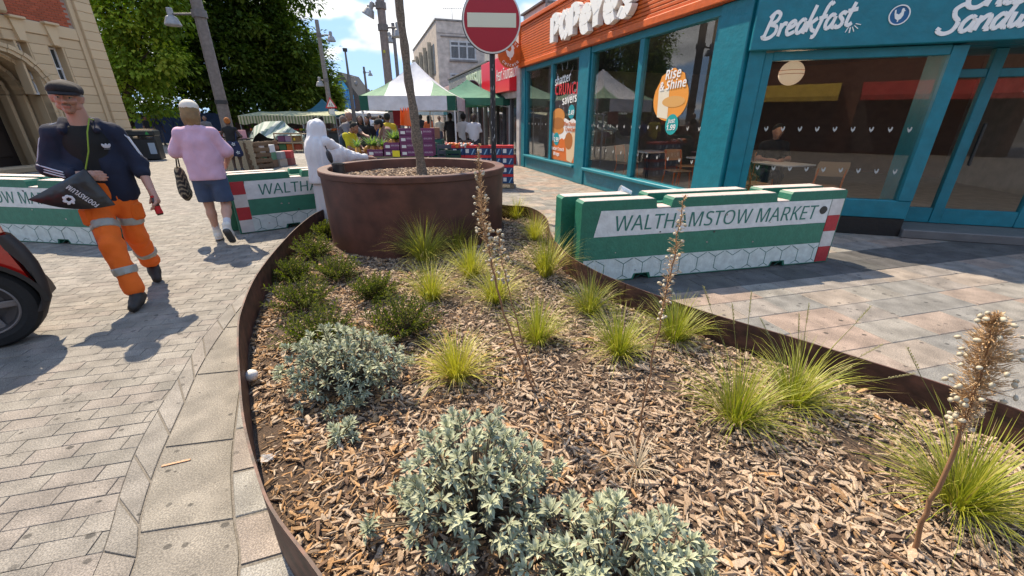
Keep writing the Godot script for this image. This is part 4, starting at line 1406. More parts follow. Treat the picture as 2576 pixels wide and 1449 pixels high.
# ---------- other shops on that side ----------
func person_band() -> void:
	pass
func shop_row() -> void:
	var F := FACE_A
	var vc := vcm("print", 0.5)
	var wall := vcm("render_wall", 0.85, noise_tex("wallt", 512, 0.012, 5, 0.75, 1.0, FastNoiseLite.TYPE_SIMPLEX_SMOOTH, 61), 0.4, normal_tex("plastern", 512, 0.05, 4, 2.0, 52), 0.3)
	var pane_m := glass("shop_glass", Color(0.02, 0.025, 0.025), 0.10, 0.0)
	var white: Material = mats["letter_white"]
	var t := thing("charity_shop", "red fronted charity shop next to the teal restaurant", "shop", F * Vector3(-0.45, 0, 0))
	fobj("pilaster", bx(-0.42, -0.11, 0.0, 3.4, -0.3, 0.09, Color(0.62, 0.58, 0.56), 0.01), wall, t, F)
	fobj("sign_box", bx(-4.1, -0.44, 2.42, 3.55, -0.2, 0.34, Color(0.68, 0.018, 0.035), 0.012), vcm("red_gloss", 0.3), t, F)
	fobj("head_board", bx(-4.1, -0.44, 2.22, 2.418, -0.2, 0.1, Color(0.62, 0.58, 0.56), 0.005), wall, t, F)
	fobj("stall_riser", bx(-4.1, -0.43, 0.0, 0.30, -0.2, 0.02, Color(0.40, 0.03, 0.035), 0.008), wall, t, F)
	for k in 5:
		fobj("window_post", bx(-4.1 + k * 0.9, -4.04 + k * 0.9, 0.302, 2.218, -0.12, 0.0, Color(0.12, 0.12, 0.125), 0.004), wall, t, F)
	for k in 4:
		fobj("window_pane", bx(-4.035 + k * 0.9, -3.205 + k * 0.9, 0.302, 2.218, -0.07, -0.064, Color.WHITE, 0), pane_m, t, F)
	fobj("back_wall", bx(-4.1, -0.4, 0.0, 4.0, -3.0, -2.8, Color(0.45, 0.40, 0.36), 0), wall, t, F)
	fobj("upper_wall", bx(-4.1, -0.1, 3.552, 4.1, -3.0, -0.1, Color(0.52, 0.50, 0.47), 0.01), wall, t, F)
	for k in 5:
		fobj("display_rail", bx(-3.9 + k * 0.75, -3.5 + k * 0.75, 0.4, 1.4 + 0.2 * (k % 3), -0.9, -0.7, [Color(0.35, 0.05, 0.08), Color(0.5, 0.48, 0.45), Color(0.06, 0.08, 0.16), Color(0.45, 0.28, 0.06), Color(0.3, 0.3, 0.32)][k], 0.02), wall, t, F)
	var l0 := on_face(1249, 205, F, 0.345)
	var l1 := on_face(1301, 188, F, 0.345)
	var tm := text_mesh("Heart Foundation", 0.36, 0.004, 0.3)
	var o := fobj("sign_lettering", tm, white, t, F)
	o.transform = o.transform * Transform3D(Basis.from_scale(Vector3((l1.x - l0.x) / tm.get_aabb().size.x, 1, 1)), Vector3((l0.x + l1.x) * 0.5, 2.98, 0.347))
	# grocer with the ribbed metal fascia
	t = thing("grocery_shop", "shop with ribbed grey metal fascia and pale green letters", "shop", F * Vector3(-4.3, 0, 0))
	fobj("fascia_backing", bx(-13.0, -4.15, 2.72, 3.66, -0.3, 0.02, Color(0.20, 0.21, 0.22), 0), wall, t, F)
	for k in 15:
		fobj("fascia_rib", bx(-13.0, -4.15, 2.74 + k * 0.061, 2.775 + k * 0.061, 0.02, 0.05, Color(0.30, 0.31, 0.33), 0.01), vcm("metal_paint", 0.4), t, F)
	fobj("fascia_cap", bx(-13.05, -4.12, 3.662, 3.73, -0.3, 0.1, Color(0.13, 0.13, 0.14), 0.006), wall, t, F)
	fobj("canopy", bx(-12.9, -4.2, 2.45, 2.70, -0.2, 0.12, Color(0.33, 0.34, 0.36), 0.01), wall, t, F)
	fobj("canopy", bx(-8.5, -5.5, 2.25, 2.40, 0.0, 0.7, Color(0.45, 0.40, 0.32), 0.02), wall, t, F)
	l0 = on_face(1176, 194, F, 0.06)
	l1 = on_face(1217, 172, F, 0.06)
	tm = text_mesh("BUY&SAVE", 0.52, 0.08, 1.2)
	o = fobj("sign_lettering", tm, flat("letter_green", Color(0.50, 0.60, 0.45), 0.5), t, F)
	o.transform = o.transform * Transform3D(Basis.from_scale(Vector3((l1.x - l0.x) / tm.get_aabb().size.x, 1, 1)), Vector3((l0.x + l1.x) * 0.5, 3.2, 0.10))
	for k in 10:
		fobj("shop_post", bx(-12.9 + k * 0.96, -12.78 + k * 0.96, 0.0, 2.44, -0.15, 0.0, [Color(0.35, 0.35, 0.36), Color(0.10, 0.10, 0.11)][k % 2], 0.005), wall, t, F)
	for k in 9:
		if k % 3 != 1: fobj("window_pane", bx(-12.78 + k * 0.96, -11.95 + k * 0.96, 0.3, 2.44, -0.09, -0.084, Color.WHITE, 0), pane_m, t, F)
	fobj("back_wall", bx(-13.0, -4.1, 0.0, 3.7, -4.0, -3.8, Color(0.45, 0.41, 0.37), 0), wall, t, F)
	fobj("roof", bx(-13.0, -4.1, 3.664, 3.72, -4.0, -0.301, Color(0.2, 0.2, 0.2), 0), wall, t, F)
	fobj("roof_cabinet", bx(-6.3, -4.4, 3.74, 4.25, -1.6, -0.4, Color(0.42, 0.42, 0.41), 0.02), wall, t, F)
	# round projecting sign
	var rs := thing("round_shop_sign", "round dark maroon projecting sign with white words", "sign", F * Vector3(-4.55, 2.72, 0.62))
	rs.rotation_degrees.y = 6.0
	var g := Geo.new()
	g.col = Color(0.05, 0.02, 0.03)
	g.lathe(PackedVector2Array([Vector2(0, -0.05), Vector2(0.30, -0.05), Vector2(0.30, 0.05), Vector2(0, 0.05)]), Vector3.ZERO, 36, Basis(Vector3.RIGHT, PI / 2))
	obj("panel", g, wall, rs)
	g = Geo.new()
	g.col = Color(0.45, 0.45, 0.45)
	g.lathe(PackedVector2Array([Vector2(0.30, -0.055), Vector2(0.325, -0.05), Vector2(0.325, 0.05), Vector2(0.30, 0.055)]), Vector3.ZERO, 36, Basis(Vector3.RIGHT, PI / 2))
	g.rod(Vector3(0.3, 0, 0), Vector3(0.62, 0.0, -0.1), 0.025)
	obj("rim", g, wall, rs)
	put_text("BUY & SAVE", 0.075, 0.006, white, rs, "sign_lettering", Vector3(0, 0.03, 0.056), Basis.IDENTITY, 0.46, 1.0)
	put_text("SUPERMARKET", 0.045, 0.006, white, rs, "sign_lettering", Vector3(0, -0.06, 0.056), Basis.IDENTITY, 0.38, 0.6)
	# pink rendered shop and the tall cream building
	t = thing("pink_shop", "low pale pink shopfront at the far end of the ribbed fascia", "shop", F * Vector3(-14, 0, 0))
	fobj("wall", bx(-16.4, -13.06, 0, 3.4, -4, 0.0, Color(0.55, 0.36, 0.38), 0.01), wall, t, F)
	fobj("shop_opening", bx(-16.0, -13.4, 0.2, 2.4, 0.003, 0.03, Color(0.33, 0.31, 0.30), 0.005), wall, t, F)
	fobj("shop_awning", bx(-16.2, -13.2, 2.45, 2.6, 0.031, 0.8, Color(0.2, 0.32, 0.22), 0.02), wall, t, F)
	t = thing("cream_building", "three storey cream rendered building with barred windows in its side wall", "building", F * Vector3(-16.6, 0, 0))
	fobj("wall", bx(-30, -16.45, 0, 7.35, -12, 0.02, Color(0.64, 0.55, 0.48), 0.02), wall, t, F)
	fobj("coping", bx(-30.05, -16.40, 7.352, 7.45, -12, 0.07, Color(0.30, 0.28, 0.27), 0.01), wall, t, F)
	var side := F * Transform3D(Basis(Vector3.UP, PI / 2), Vector3(-16.45, 0, 0))
	# windows in the side wall facing the viewer: local x runs away from the street
	for w in [[1132, 104, 1196, 150], [1134, 186, 1172, 215]]:
		var a := on_face(w[0], w[1], side, 0.0)
		var b := on_face(w[2], w[3], side, 0.0)
		var x0 := minf(a.x, b.x)
		var x1 := maxf(a.x, b.x)
		var y0 := minf(a.y, b.y)
		var y1 := maxf(a.y, b.y)
		var win := fobj("window", bx(x0, x1, y0, y1, -0.02, 0.02, Color(0.045, 0.05, 0.055), 0), vcm("window_dark", 0.15), t, side)
		for k in 4:
			var xx := lerpf(x0, x1, k / 3.0)
			obj("window_frame", bx(xx - 0.05, xx + 0.05, y0 - 0.05, y1 + 0.05, 0.02, 0.06, Color(0.60, 0.60, 0.60), 0.005), wall, win)
		for yy in [y0, y1 - (y1 - y0) * 0.25, y1]:
			obj("window_frame", bx(x0, x1, yy - 0.045, yy + 0.045, 0.021, 0.055, Color(0.60, 0.60, 0.60), 0.005), wall, win)
		for k in 18:
			var xx := lerpf(x0 + 0.1, x1 - 0.1, k / 17.0)
			obj("window_bar", bx(xx - 0.008, xx + 0.008, y0 + 0.05, y1 - 0.05, 0.022, 0.034, Color(0.35, 0.36, 0.37), 0), wall, win)
		obj("window_sill", bx(x0 - 0.1, x1 + 0.15, y0 - 0.17, y0 - 0.06, 0.0, 0.12, Color(0.26, 0.24, 0.23), 0.01), wall, win)
	var la := on_face(1108, 92, side)
	fobj("string_course", bx(la.x, la.x + 5.0, la.y, la.y + 0.07, 0.0, 0.07, Color(0.25, 0.22, 0.21), 0.01), wall, t, side)
	la = on_face(1101, 83, side)
	fobj("render_crack", bx(la.x, la.x + 5.5, la.y, la.y + 0.03, 0.0, 0.012, Color(0.30, 0.26, 0.25), 0), wall, t, side)
	# street front of that building, seen edge on
	for k in 5:
		fobj("front_window", bx(-29.0 + k * 2.5, -27.6 + k * 2.5, 4.4, 6.2, 0.021, 0.05, Color(0.06, 0.065, 0.07), 0), vcm("window_dark", 0.15), t, F)
		fobj("window_surround", bx(-29.2 + k * 2.5, -29.0 + k * 2.5, 3.6, 6.5, 0.021, 0.28, Color(0.55, 0.50, 0.40), 0.02), wall, t, F)
	fobj("front_cornice", bx(-30, -16.5, 3.4, 3.65, 0.021, 0.35, Color(0.42, 0.33, 0.24), 0.03), wall, t, F)
	g = Geo.new()
	g.col = Color(0.15, 0.15, 0.15)
	var ap := side * Vector3(on_face(1142, 52, side).x, 7.45, -0.5)
	g.rod(ap, ap + Vector3(0, 0.75, 0), 0.015)
	g.rod(ap + Vector3(-0.6, 0.7, 0), ap + Vector3(0.7, 0.7, 0), 0.012)
	for k in 9: g.rod(ap + Vector3(-0.55 + k * 0.14, 0.55, 0), ap + Vector3(-0.55 + k * 0.14, 0.85, 0), 0.008)
	var aerial := thing("aerial", "thin metal television aerial on the cream building roof", "aerial", ap)
	for i in g.v.size(): g.v[i] -= ap
	obj("mast", g, wall, aerial)
	# pillar between the charity shop and the grocer
	fobj("dark_flank", bx(-17.0, -13.05, 3.4, 4.6, -4.2, -2.0, Color(0.16, 0.13, 0.12), 0.01), wall, t, F)

# ---------- old civic building with the stone arch ----------
func town_hall() -> void:
	var F := Transform3D(Basis(Vector3.UP, deg_to_rad(88.0)), Vector3(-15.6, 0, -17.7))
	var stone := vcm("ashlar", 0.85, noise_tex("ashl", 512, 0.02, 5, 0.72, 1.0, FastNoiseLite.TYPE_SIMPLEX_SMOOTH, 71), 0.7, normal_tex("ashn", 512, 0.09, 4, 2.5, 72), 0.5)
	var lime := Color(0.53, 0.385, 0.225)
	var t := thing("civic_building", "old cream stone and red brick building with a carved entrance arch", "building", Vector3(-15.6, 0, -17.7))
	# corner pilaster in courses
	for k in 26:
		fobj("quoin_stone", bx(-0.52, 0.1, k * 0.30 + 0.004, k * 0.30 + 0.296, -0.9, 0.14, lime * rng.randf_range(0.93, 1.07), 0.014), stone, t, F)
	fobj("quoin_core", bx(-0.51, 0.09, 0.0, 7.8, -0.88, 0.115, lime, 0), stone, t, F)
	fobj("quoin_base", bx(-0.60, 0.18, 0.0, 0.9, -0.92, 0.20, lime * 0.9, 0.03), stone, t, F)
	fobj("pilaster_return", bx(-0.70, -0.525, 0.0, 7.8, -0.6, 0.05, lime, 0.01), stone, t, F)
	# coursed wall round the window
	var wins := [[-1.86, -1.38, 2.30, 3.84], [-2.80, -2.46, 2.30, 3.84]]
	for k in 14:
		var y0 := k * 0.295
		var y1 := y0 + 0.288
		var spans := [[-2.45, -0.705]]
		if y1 > 2.3: spans = [[-2.46 + 0.02, -1.90], [-1.34, -0.705]]
		if y1 > 3.85: spans = [[-3.1, -1.70], [-1.69, -0.705]]
		for s in spans:
			var x: float = s[0]
			if y1 > 3.85 and x < -3: pass
			var xe: float = s[1]
			fobj("wall_stone", bx(x, xe, y0, y1, -0.3, 0.0, lime * rng.randf_range(0.93, 1.06), 0.012), stone, t, F)
	fobj("wall_core", bx(-2.45, -0.71, 0.0, 2.25, -0.5, -0.02, lime, 0), stone, t, F)
	for w in wins:
		fobj("window_reveal", bx(w[1] - 0.02, w[1] + 0.05, w[2], w[3], -0.34, -0.02, lime * 0.95, 0.006), stone, t, F)
		fobj("window_reveal", bx(w[0] - 0.05, w[0] + 0.02, w[2], w[3], -0.34, -0.02, lime * 0.95, 0.006), stone, t, F)
		var win := fobj("window", bx(w[0], w[1], w[2], w[3], -0.36, -0.30, Color(0.05, 0.055, 0.06), 0), vcm("window_dark", 0.15), t, F)
		for y in [w[2] + 0.03, (w[2] + w[3]) * 0.5 + 0.1, w[3] - 0.05]:
			obj("window_frame", bx(w[0], w[1], y - 0.03, y + 0.03, -0.30, -0.26, Color(0.66, 0.66, 0.64), 0.005), stone, win)
		for x in [w[0] + 0.05, (w[0] + w[1]) * 0.5, w[1] - 0.05]:
			obj("window_frame", bx(x - 0.025, x + 0.025, w[2], w[3], -0.302, -0.262, Color(0.66, 0.66, 0.64), 0.005), stone, win)
		# keystone over the head
		var g := Geo.new()
		g.col = lime * 1.05
		g.prism(PackedVector2Array([Vector2(-0.10, 0), Vector2(0.10, 0), Vector2(0.19, 0.62), Vector2(-0.19, 0.62)]), 0.3, Transform3D(Basis.IDENTITY, Vector3((w[0] + w[1]) * 0.5, 3.86, 0.10)))
		fobj("keystone", g, stone, t, F)
		fobj("keystone_cap", bx((w[0] + w[1]) * 0.5 - 0.24, (w[0] + w[1]) * 0.5 + 0.24, 4.46, 4.54, 0.0, 0.20, lime, 0.02), stone, t, F)
	fobj("string_course", bx(-8.0, -0.70, 4.13, 4.50, -0.3, 0.04, lime * 1.03, 0.02), stone, t, F)
	fobj("wall_upper_core", bx(-9.0, -0.70, 4.5, 9.0, -0.5, -0.02, Color(0.30, 0.22, 0.17), 0), stone, t, F)
	# brickwork
	var shades := []
	for k in 6:
		var c := Color(0.34, 0.075, 0.03) * (0.85 + 0.06 * k)
		shades.append(bx(0, 0.216, 0, 0.065, -0.05, 0.0, c, 0.003).mesh())
	for r in 19:
		for k in 12:
			var x := -3.35 + k * 0.2255 + (0.112 if r % 2 else 0.0)
			if x > -0.90: continue
			var o := fobj("brick", shades[rng.randi() % 6], stone, t, F)
			o.transform = o.transform * Transform3D(Basis.IDENTITY, Vector3(x, 4.53 + r * 0.0755, rng.randf_range(-0.003, 0.003)))
	fobj("brick_wall_upper", bx(-9.0, -0.70, 5.98, 9.0, -0.3, 0.0, Color(0.33, 0.08, 0.035), 0), stone, t, F)
	# carved stone block over the arch
	fobj("carved_cornice", bx(-6.0, -2.95, 4.52, 4.98, -0.2, 0.35, lime * 0.8, 0.06), stone, t, F)
	fobj("carved_cornice", bx(-6.0, -3.1, 5.0, 5.6, -0.2, 0.18, lime * 0.7, 0.05), stone, t, F)
	# arch: rings of mouldings with a deep coffered reveal
	var c := Vector2(-3.55, 2.30)
	var wall := PackedVector2Array([Vector2(-8.0, 0.0), Vector2(-4.95, 0.0)])
	for k in 25:
		var a := PI - PI * k / 24.0
		wall.append(c + Vector2(cos(a), sin(a)) * 1.40)
	wall.append_array(PackedVector2Array([Vector2(-2.15, 0.0), Vector2(-2.16, 0.0), Vector2(-2.16, 4.13), Vector2(-8.0, 4.13)]))
	var g := Geo.new()
	g.col = lime * 0.9
	g.prism(wall, 0.4, Transform3D(Basis.IDENTITY, Vector3(0, 0, -0.03)))
	fobj("arch_wall", g, stone, t, F)
	for ring in [[1.44, 1.32, 0.10, 0.10, 1.0], [1.318, 1.20, 0.06, 0.25, 1.0], [1.19, 1.10, -0.25, 0.3, 1.0], [1.09, 0.98, -0.75, 0.3, 1.0], [0.97, 0.86, -1.2, 0.3, 1.0]]:
		for k in 22:
			var a0 := PI * k / 22.0 + 0.004
			var a1 := PI * (k + 1) / 22.0 - 0.004
			var p := PackedVector2Array()
			for q in 4: p.append(c + Vector2(cos(lerpf(a0, a1, q / 3.0)), sin(lerpf(a0, a1, q / 3.0))) * ring[0])
			for q in 4: p.append(c + Vector2(cos(lerpf(a1, a0, q / 3.0)), sin(lerpf(a1, a0, q / 3.0))) * ring[1])
			g = Geo.new()
			g.col = lime * ring[4] * rng.randf_range(0.88, 1.06)
			g.prism(p, ring[3], Transform3D(Basis.IDENTITY, Vector3(0, 0, ring[2] - (0.02 if k % 2 else 0.0))))
			fobj("arch_stone", g, stone, t, F)
		for s in [-1.0, 1.0]:
			fobj("jamb_shaft", bx(c.x + s * (ring[0] + ring[1]) * 0.5 - 0.055, c.x + s * (ring[0] + ring[1]) * 0.5 + 0.055, 0.0, 2.29, ring[2] - ring[3], ring[2], lime * ring[4], 0.03), stone, t, F)
	# deep inner lining and the dark door
	g = Geo.new()
	g.col = lime
	var rings := []
	for z in [-0.35, -0.9, -1.6, -1.65, -2.2]:
		var r := PackedVector3Array()
		r.append(Vector3(c.x + 1.18, 0, z))
		for k in 17: r.append(Vector3(c.x + cos(PI * k / 16.0) * 1.18, c.y + sin(PI * k / 16.0) * 1.18, z))
		r.append(Vector3(c.x - 1.18, 0, z))
		rings.append(r)
	g.ring_strip(rings, false)
	fobj("arch_lining", g, stone, t, F)
	fobj("door", bx(c.x - 1.15, c.x + 1.15, 0, 3.5, -2.2, -2.1, Color(0.045, 0.03, 0.022), 0.01), stone, t, F)
	for s in [-0.6, 0.6]:
		for k in 3: obj("door_panel", bx(c.x + s - 0.4, c.x + s + 0.4, 0.3 + k, 1.15 + k, -2.098, -2.06, Color(0.06, 0.04, 0.03), 0.02), stone, t.get_child(t.get_child_count() - 1))
	fobj("roof_slab", bx(-9.0, 0.1, 8.9, 9.2, -10, 0.2, lime * 0.8, 0.02), stone, t, F)
	fobj("end_wall", bx(0.0, 0.09, 0.0, 8.9, -10, -0.9, lime * 0.8, 0), stone, t, F)
	fobj("entrance_step", bx(-5.2, -2.0, 0.0, 0.16, 0.0, 0.7, lime * 0.6, 0.02), stone, t, F)
	# black handrail in front of the arch
	var h := thing("handrail", "bent black metal handrail in front of the stone arch", "handrail", F * Vector3(-2.6, 0.0, 0.6))
	g = Geo.new()
	g.tube(PackedVector3Array([Vector3(-0.3, 0, 0), Vector3(-0.3, 1.0, 0), Vector3(-0.1, 1.05, 0), Vector3(0.6, 0.75, 0), Vector3(0.75, 0.7, 0), Vector3(0.75, 0.0, 0)]), PackedFloat32Array([0.025]), 8)
	obj("tube", g, flat("black_metal", Color(0.015, 0.015, 0.015), 0.4), h)
	h.rotation_degrees.y = 88

# ---------- buildings closing the street ----------
func far_buildings() -> void:
	var wall := vcm("render_wall", 0.85)
	var d := 80.0
	var t := thing("gabled_building", "brick building with a bright blue glazed gable above the market", "building", foot(870, 290, d))
	var o := t.position
	var s := d / 45.0
	var g := Geo.new()
	# body behind the gable, ridge running away
	g.col = Color(0.10, 0.07, 0.06)
	g.box(Vector3(0, 2.3, -4.0), Vector3(6.0, 4.6, 8.0))
	obj("wall", g, wall, t)
	g = Geo.new()
	g.col = Color(0.45, 0.40, 0.33)
	g.box(Vector3(0, 1.95, 0.2), Vector3(5.0, 0.5, 0.4), 0.02)
	obj("fascia", g, wall, t)
	g = Geo.new()
	g.col = Color(0.085, 0.075, 0.07)
	g.prism(PackedVector2Array([Vector2(-3.4, 4.0), Vector2(3.4, 4.0), Vector2(3.4, 4.3), Vector2(0.2, 9.0), Vector2(-0.2, 9.0), Vector2(-3.4, 4.3)]), 9.0, Transform3D(Basis.IDENTITY, Vector3(0, 0, -0.05)))
	obj("roof", g, wall, t)
	var blue := vcm("blue_glazing", 0.2)
	for k in 4:
		for r in 3:
			g = Geo.new()
			g.col = [Color(0.015, 0.15, 0.42), Color(0.02, 0.26, 0.50), Color(0.03, 0.17, 0.40)][(k + r) % 3]
			var x0 := -1.9 + k * 0.97
			var x1 := x0 + 0.90
			var y0 := 3.2 + r * 1.5
			var y1 := y0 + 1.4
			var cap := PackedVector2Array([Vector2(-2.0, 3.0), Vector2(2.0, 3.0), Vector2(2.0, 5.2), Vector2(0, 8.1), Vector2(-2.0, 5.2)])
			for p in Geometry2D.intersect_polygons(PackedVector2Array([Vector2(x0, y0), Vector2(x1, y0), Vector2(x1, y1), Vector2(x0, y1)]), cap):
				g.prism(p, 0.05, Transform3D(Basis.IDENTITY, Vector3(0, 0, 0.06)))
			if g.v.size() > 0: obj("window_pane", g, blue, t)
	for k in 4:
		g = Geo.new()
		g.col = Color(0.03, 0.035, 0.04)
		g.box(Vector3(-1.8 + k * 1.2, 2.6, 0.05), Vector3(1.0, 0.7, 0.1))
		obj("window", g, vcm("window_dark", 0.15), t)
	# long tiled terrace behind with dormers
	var t2 := thing("tiled_terrace", "dark brick terrace with tiled pitched roofs beyond the blue gable", "building", foot(925, 292, 90.0))
	g = Geo.new()
	g.col = Color(0.09, 0.06, 0.05)
	g.box(Vector3(0, 2.6, -3.0), Vector3(9.0, 5.2, 6.0))
	obj("wall", g, wall, t2)
	for k in 4:
		g = Geo.new()
		g.col = Color(0.12, 0.10, 0.095) * (0.85 + 0.1 * k)
		g.prism(PackedVector2Array([Vector2(-1.25, 0), Vector2(1.25, 0), Vector2(0, 2.6 - 0.5 * k)]), 6.0, Transform3D(Basis.IDENTITY, Vector3(-3.2 + k * 2.3, 5.2, 0.1)))
		obj("roof", g, wall, t2)
		g = Geo.new()
		g.col = Color(0.5, 0.5, 0.5)
		g.box(Vector3(-3.2 + k * 2.3, 4.0, 0.03), Vector3(0.9, 1.0, 0.1))
		obj("window", g, vcm("window_dark", 0.15), t2)
	# far street end and brick houses on the shop side
	var t3 := thing("brick_terrace", "distant red brick houses rising beyond the cream building", "building", foot(1065, 295, 70.0))
	g = Geo.new()
	g.col = Color(0.20, 0.085, 0.06)
	g.box(Vector3(0.3, 3.0, -3.0), Vector3(6.0, 6.0, 6.0))
	obj("wall", g, wall, t3)
	g = Geo.new()
	g.col = Color(0.16, 0.09, 0.075)
	g.prism(PackedVector2Array([Vector2(-3.3, 0), Vector2(3.6, 0), Vector2(3.6, 0.2), Vector2(0.3, 1.5), Vector2(-3.3, 0.2)]), 6.0, Transform3D(Basis.IDENTITY, Vector3(0, 6.0, 0.1)))
	obj("roof", g, wall, t3)
	for k in 6:
		g = Geo.new()
		g.col = Color(0.04, 0.045, 0.05)
		g.box(Vector3(-2.0 + (k % 3) * 2.0, 2.4 + (k / 3) * 2.2, 0.02), Vector3(0.9, 1.3, 0.1))
		obj("window", g, vcm("window_dark", 0.15), t3)
	var t4 := thing("street_end_building", "pale shopfronts closing the far end of the market street", "building", foot(1000, 296, 120.0))
	g = Geo.new()
	g.col = Color(0.34, 0.30, 0.28)
	g.box(Vector3(0, 2.0, -3.0), Vector3(34.0, 4.0, 6.0))
	obj("wall", g, wall, t4)
	for k in 12:
		g = Geo.new()
		g.col = [Color(0.05, 0.05, 0.06), Color(0.30, 0.05, 0.05), Color(0.10, 0.14, 0.2), Color(0.4, 0.4, 0.38)][k % 4]
		g.box(Vector3(-15.5 + k * 2.8, 1.3, 0.05), Vector3(2.3, 2.2, 0.1))
		obj("shopfront", g, wall, t4)
	# blue hoarding and low wall under the trees
	var t5 := thing("blue_hoarding", "dark blue hoarding standing under the plane trees", "hoarding", foot(400, 335, 30.0), 12.0)
	for k in 6:
		g = Geo.new()
		g.col = Color(0.02, 0.045, 0.12) * rng.randf_range(0.85, 1.2)
		g.box(Vector3(-4.2 + k * 1.5, 0.95, 0), Vector3(1.48, 1.9, 0.06), 0.005)
		obj("panel", g, wall, t5)
	# brick boundary under the trees further along
	var t6 := thing("boundary_wall", "low dark brick wall behind the striped market stall", "wall", foot(700, 318, 36.0), 4.0)
	g = Geo.new()
	g.col = Color(0.10, 0.06, 0.045)
	g.box(Vector3(0, 0.8, 0), Vector3(16.0, 1.6, 0.3), 0.01)
	obj("wall", g, vcm("ashlar", 0.85), t6)
	g = Geo.new()
	g.col = Color(0.18, 0.16, 0.14)
	g.box(Vector3(0, 1.65, 0), Vector3(16.1, 0.1, 0.4), 0.01)
	obj("coping", g, vcm("ashlar", 0.85), t6)

# ---------- the shops across the street, behind the viewer: seen only mirrored in the glass ----------
func shops_behind() -> void:
	var wall := vcm("render_wall", 0.85)
	var brick := Color(0.14, 0.062, 0.042)
	var k2 := 0
	for e in [[-11.4, 6.6, "brown brick shop house with a plain dark shopfront across the street", Color(0.11, 0.06, 0.045), Color(0.05, 0.05, 0.06)], [-4.9, 7.4, "brick shop house with a pale sign band across the street", Color(0.14, 0.07, 0.05), Color(0.35, 0.34, 0.32)], [1.6, 7.0, "brick shop house with a yellow awning across the street", brick, Color(0.62, 0.42, 0.06)], [8.0, 7.8, "brick shop house with a red awning across the street", Color(0.17, 0.08, 0.055), Color(0.50, 0.05, 0.04)]]:
		var t := thing("shop_house", e[2], "building", Vector3(e[0], 0, 13.0), 180.0, "shop houses across the street")
		var g := Geo.new()
		g.col = e[3]
		g.box(Vector3(0, e[1] * 0.5, -3.0), Vector3(6.4, e[1], 6.0), 0.02)
		obj("wall", g, wall, t)
		for k in 3:
			g = Geo.new()
			g.col = Color(0.50, 0.49, 0.46)
			g.box(Vector3(-2.0 + k * 2.0, 5.0, 0.01), Vector3(1.2, 1.6, 0.1), 0.01)
			var w := obj("window", g, wall, t)
			g = Geo.new()
			g.col = Color(0.04, 0.045, 0.05)
			g.box(Vector3(-2.0 + k * 2.0, 5.0, 0.06), Vector3(1.0, 1.4, 0.06))
			obj("pane", g, vcm("window_dark", 0.15), w)
		g = Geo.new()
		g.col = Color(0.03, 0.03, 0.032)
		g.box(Vector3(0, 1.35, 0.02), Vector3(5.6, 2.5, 0.1), 0.01)
		obj("shopfront", g, wall, t)
		g = Geo.new()
		g.col = e[4]
		if k2 < 2: g.box(Vector3(0, 3.0, 0.1), Vector3(5.8, 0.6, 0.2), 0.01)
		else: g.prism(PackedVector2Array([Vector2(0, 3.1), Vector2(1.5, 2.5), Vector2(1.5, 2.3), Vector2(0, 2.9)]), 5.6, Transform3D(Basis(Vector3.UP, -PI / 2), Vector3(-2.8, 0, 0.08)))
		obj("awning" if k2 > 1 else "sign_band", g, wall, t)
		k2 += 1

# ---------- trees beyond the market ----------
func tree(label: String, base: Vector3, clumps: Array, dens: int, leaf_l: float, cols: Array, trunk_r: float) -> void:
	var t := thing("plane_tree", label, "tree", base, 0.0, "trees beyond the market")
	var bark: Material = mats["bark"]
	var g := Geo.new()
	g.col = Color(0.10, 0.08, 0.06)
	var lowest := 1e9
	var mid := Vector3.ZERO
	for c in clumps:
		mid += c[0]
		lowest = minf(lowest, c[0].y - c[1].y)
	mid /= clumps.size()
	g.tube(PackedVector3Array([Vector3(0, -0.05, 0), Vector3(0.1, 1.2, 0.05), Vector3(mid.x * 0.3, mid.y * 0.5, mid.z * 0.3), Vector3(mid.x * 0.8, mid.y * 1.1, mid.z * 0.8)]), PackedFloat32Array([trunk_r * 1.25, trunk_r, trunk_r * 0.75, trunk_r * 0.3]), 10)
	obj("trunk", g, bark, t)
	for k in clumps.size():
		g = Geo.new()
		g.col = Color(0.09, 0.072, 0.055)
		var e: Vector3 = clumps[k][0]
		g.tube(PackedVector3Array([Vector3(mid.x * 0.3, mid.y * 0.45, mid.z * 0.3), (Vector3(mid.x * 0.3, mid.y * 0.5, mid.z * 0.3) + e) * 0.5 + Vector3(0, 0.3, 0), e]), PackedFloat32Array([trunk_r * 0.45, trunk_r * 0.3, trunk_r * 0.08]), 6)
		obj("limb", g, bark, t)
	g = Geo.new()
	for c in clumps:
		var area: float = c[1].x * c[1].y
		var sub := int(22 + area * 7.5)
		for k in sub:
			# leaf sprays gathered into tufts near the surface of each lobe
			var d := Vector3(rng.randfn(), rng.randfn(), rng.randfn()).normalized()
			var rr := 0.35 + 0.70 * sqrt(rng.randf())
			var p: Vector3 = c[0] + d * c[1] * rr
			var tr := rng.randf_range(0.4, 0.85)
			var base_c: Color = cols[rng.randi() % cols.size()] * rng.randf_range(0.8, 1.2)
			for q in dens:
				var e := Vector3(rng.randfn(), rng.randfn() * 0.7, rng.randfn()) * tr * 0.55
				var dir := (e.normalized() + Vector3(0, -0.35, 0) + d * 0.5).normalized()
				leaf(g, p + e, dir, leaf_l * rng.randf_range(0.7, 1.2), leaf_l * rng.randf_range(0.5, 0.75), base_c * rng.randf_range(0.85, 1.15), 0.15)
	stuff(obj("crown", g, leaf_mat(), t))
func lobes(list: Array, d: float, base: Vector3) -> Array:
	# lobes given by where their middle and edge lie in view, at distance d
	var out := []
	for e in list:
		var c := at(e[0], e[1], d + e[4])
		var k: float = (d + e[4]) / 1110.0
		out.append([c - base, Vector3(e[2] * k, e[3] * k, e[2] * k * 0.9)])
	return out
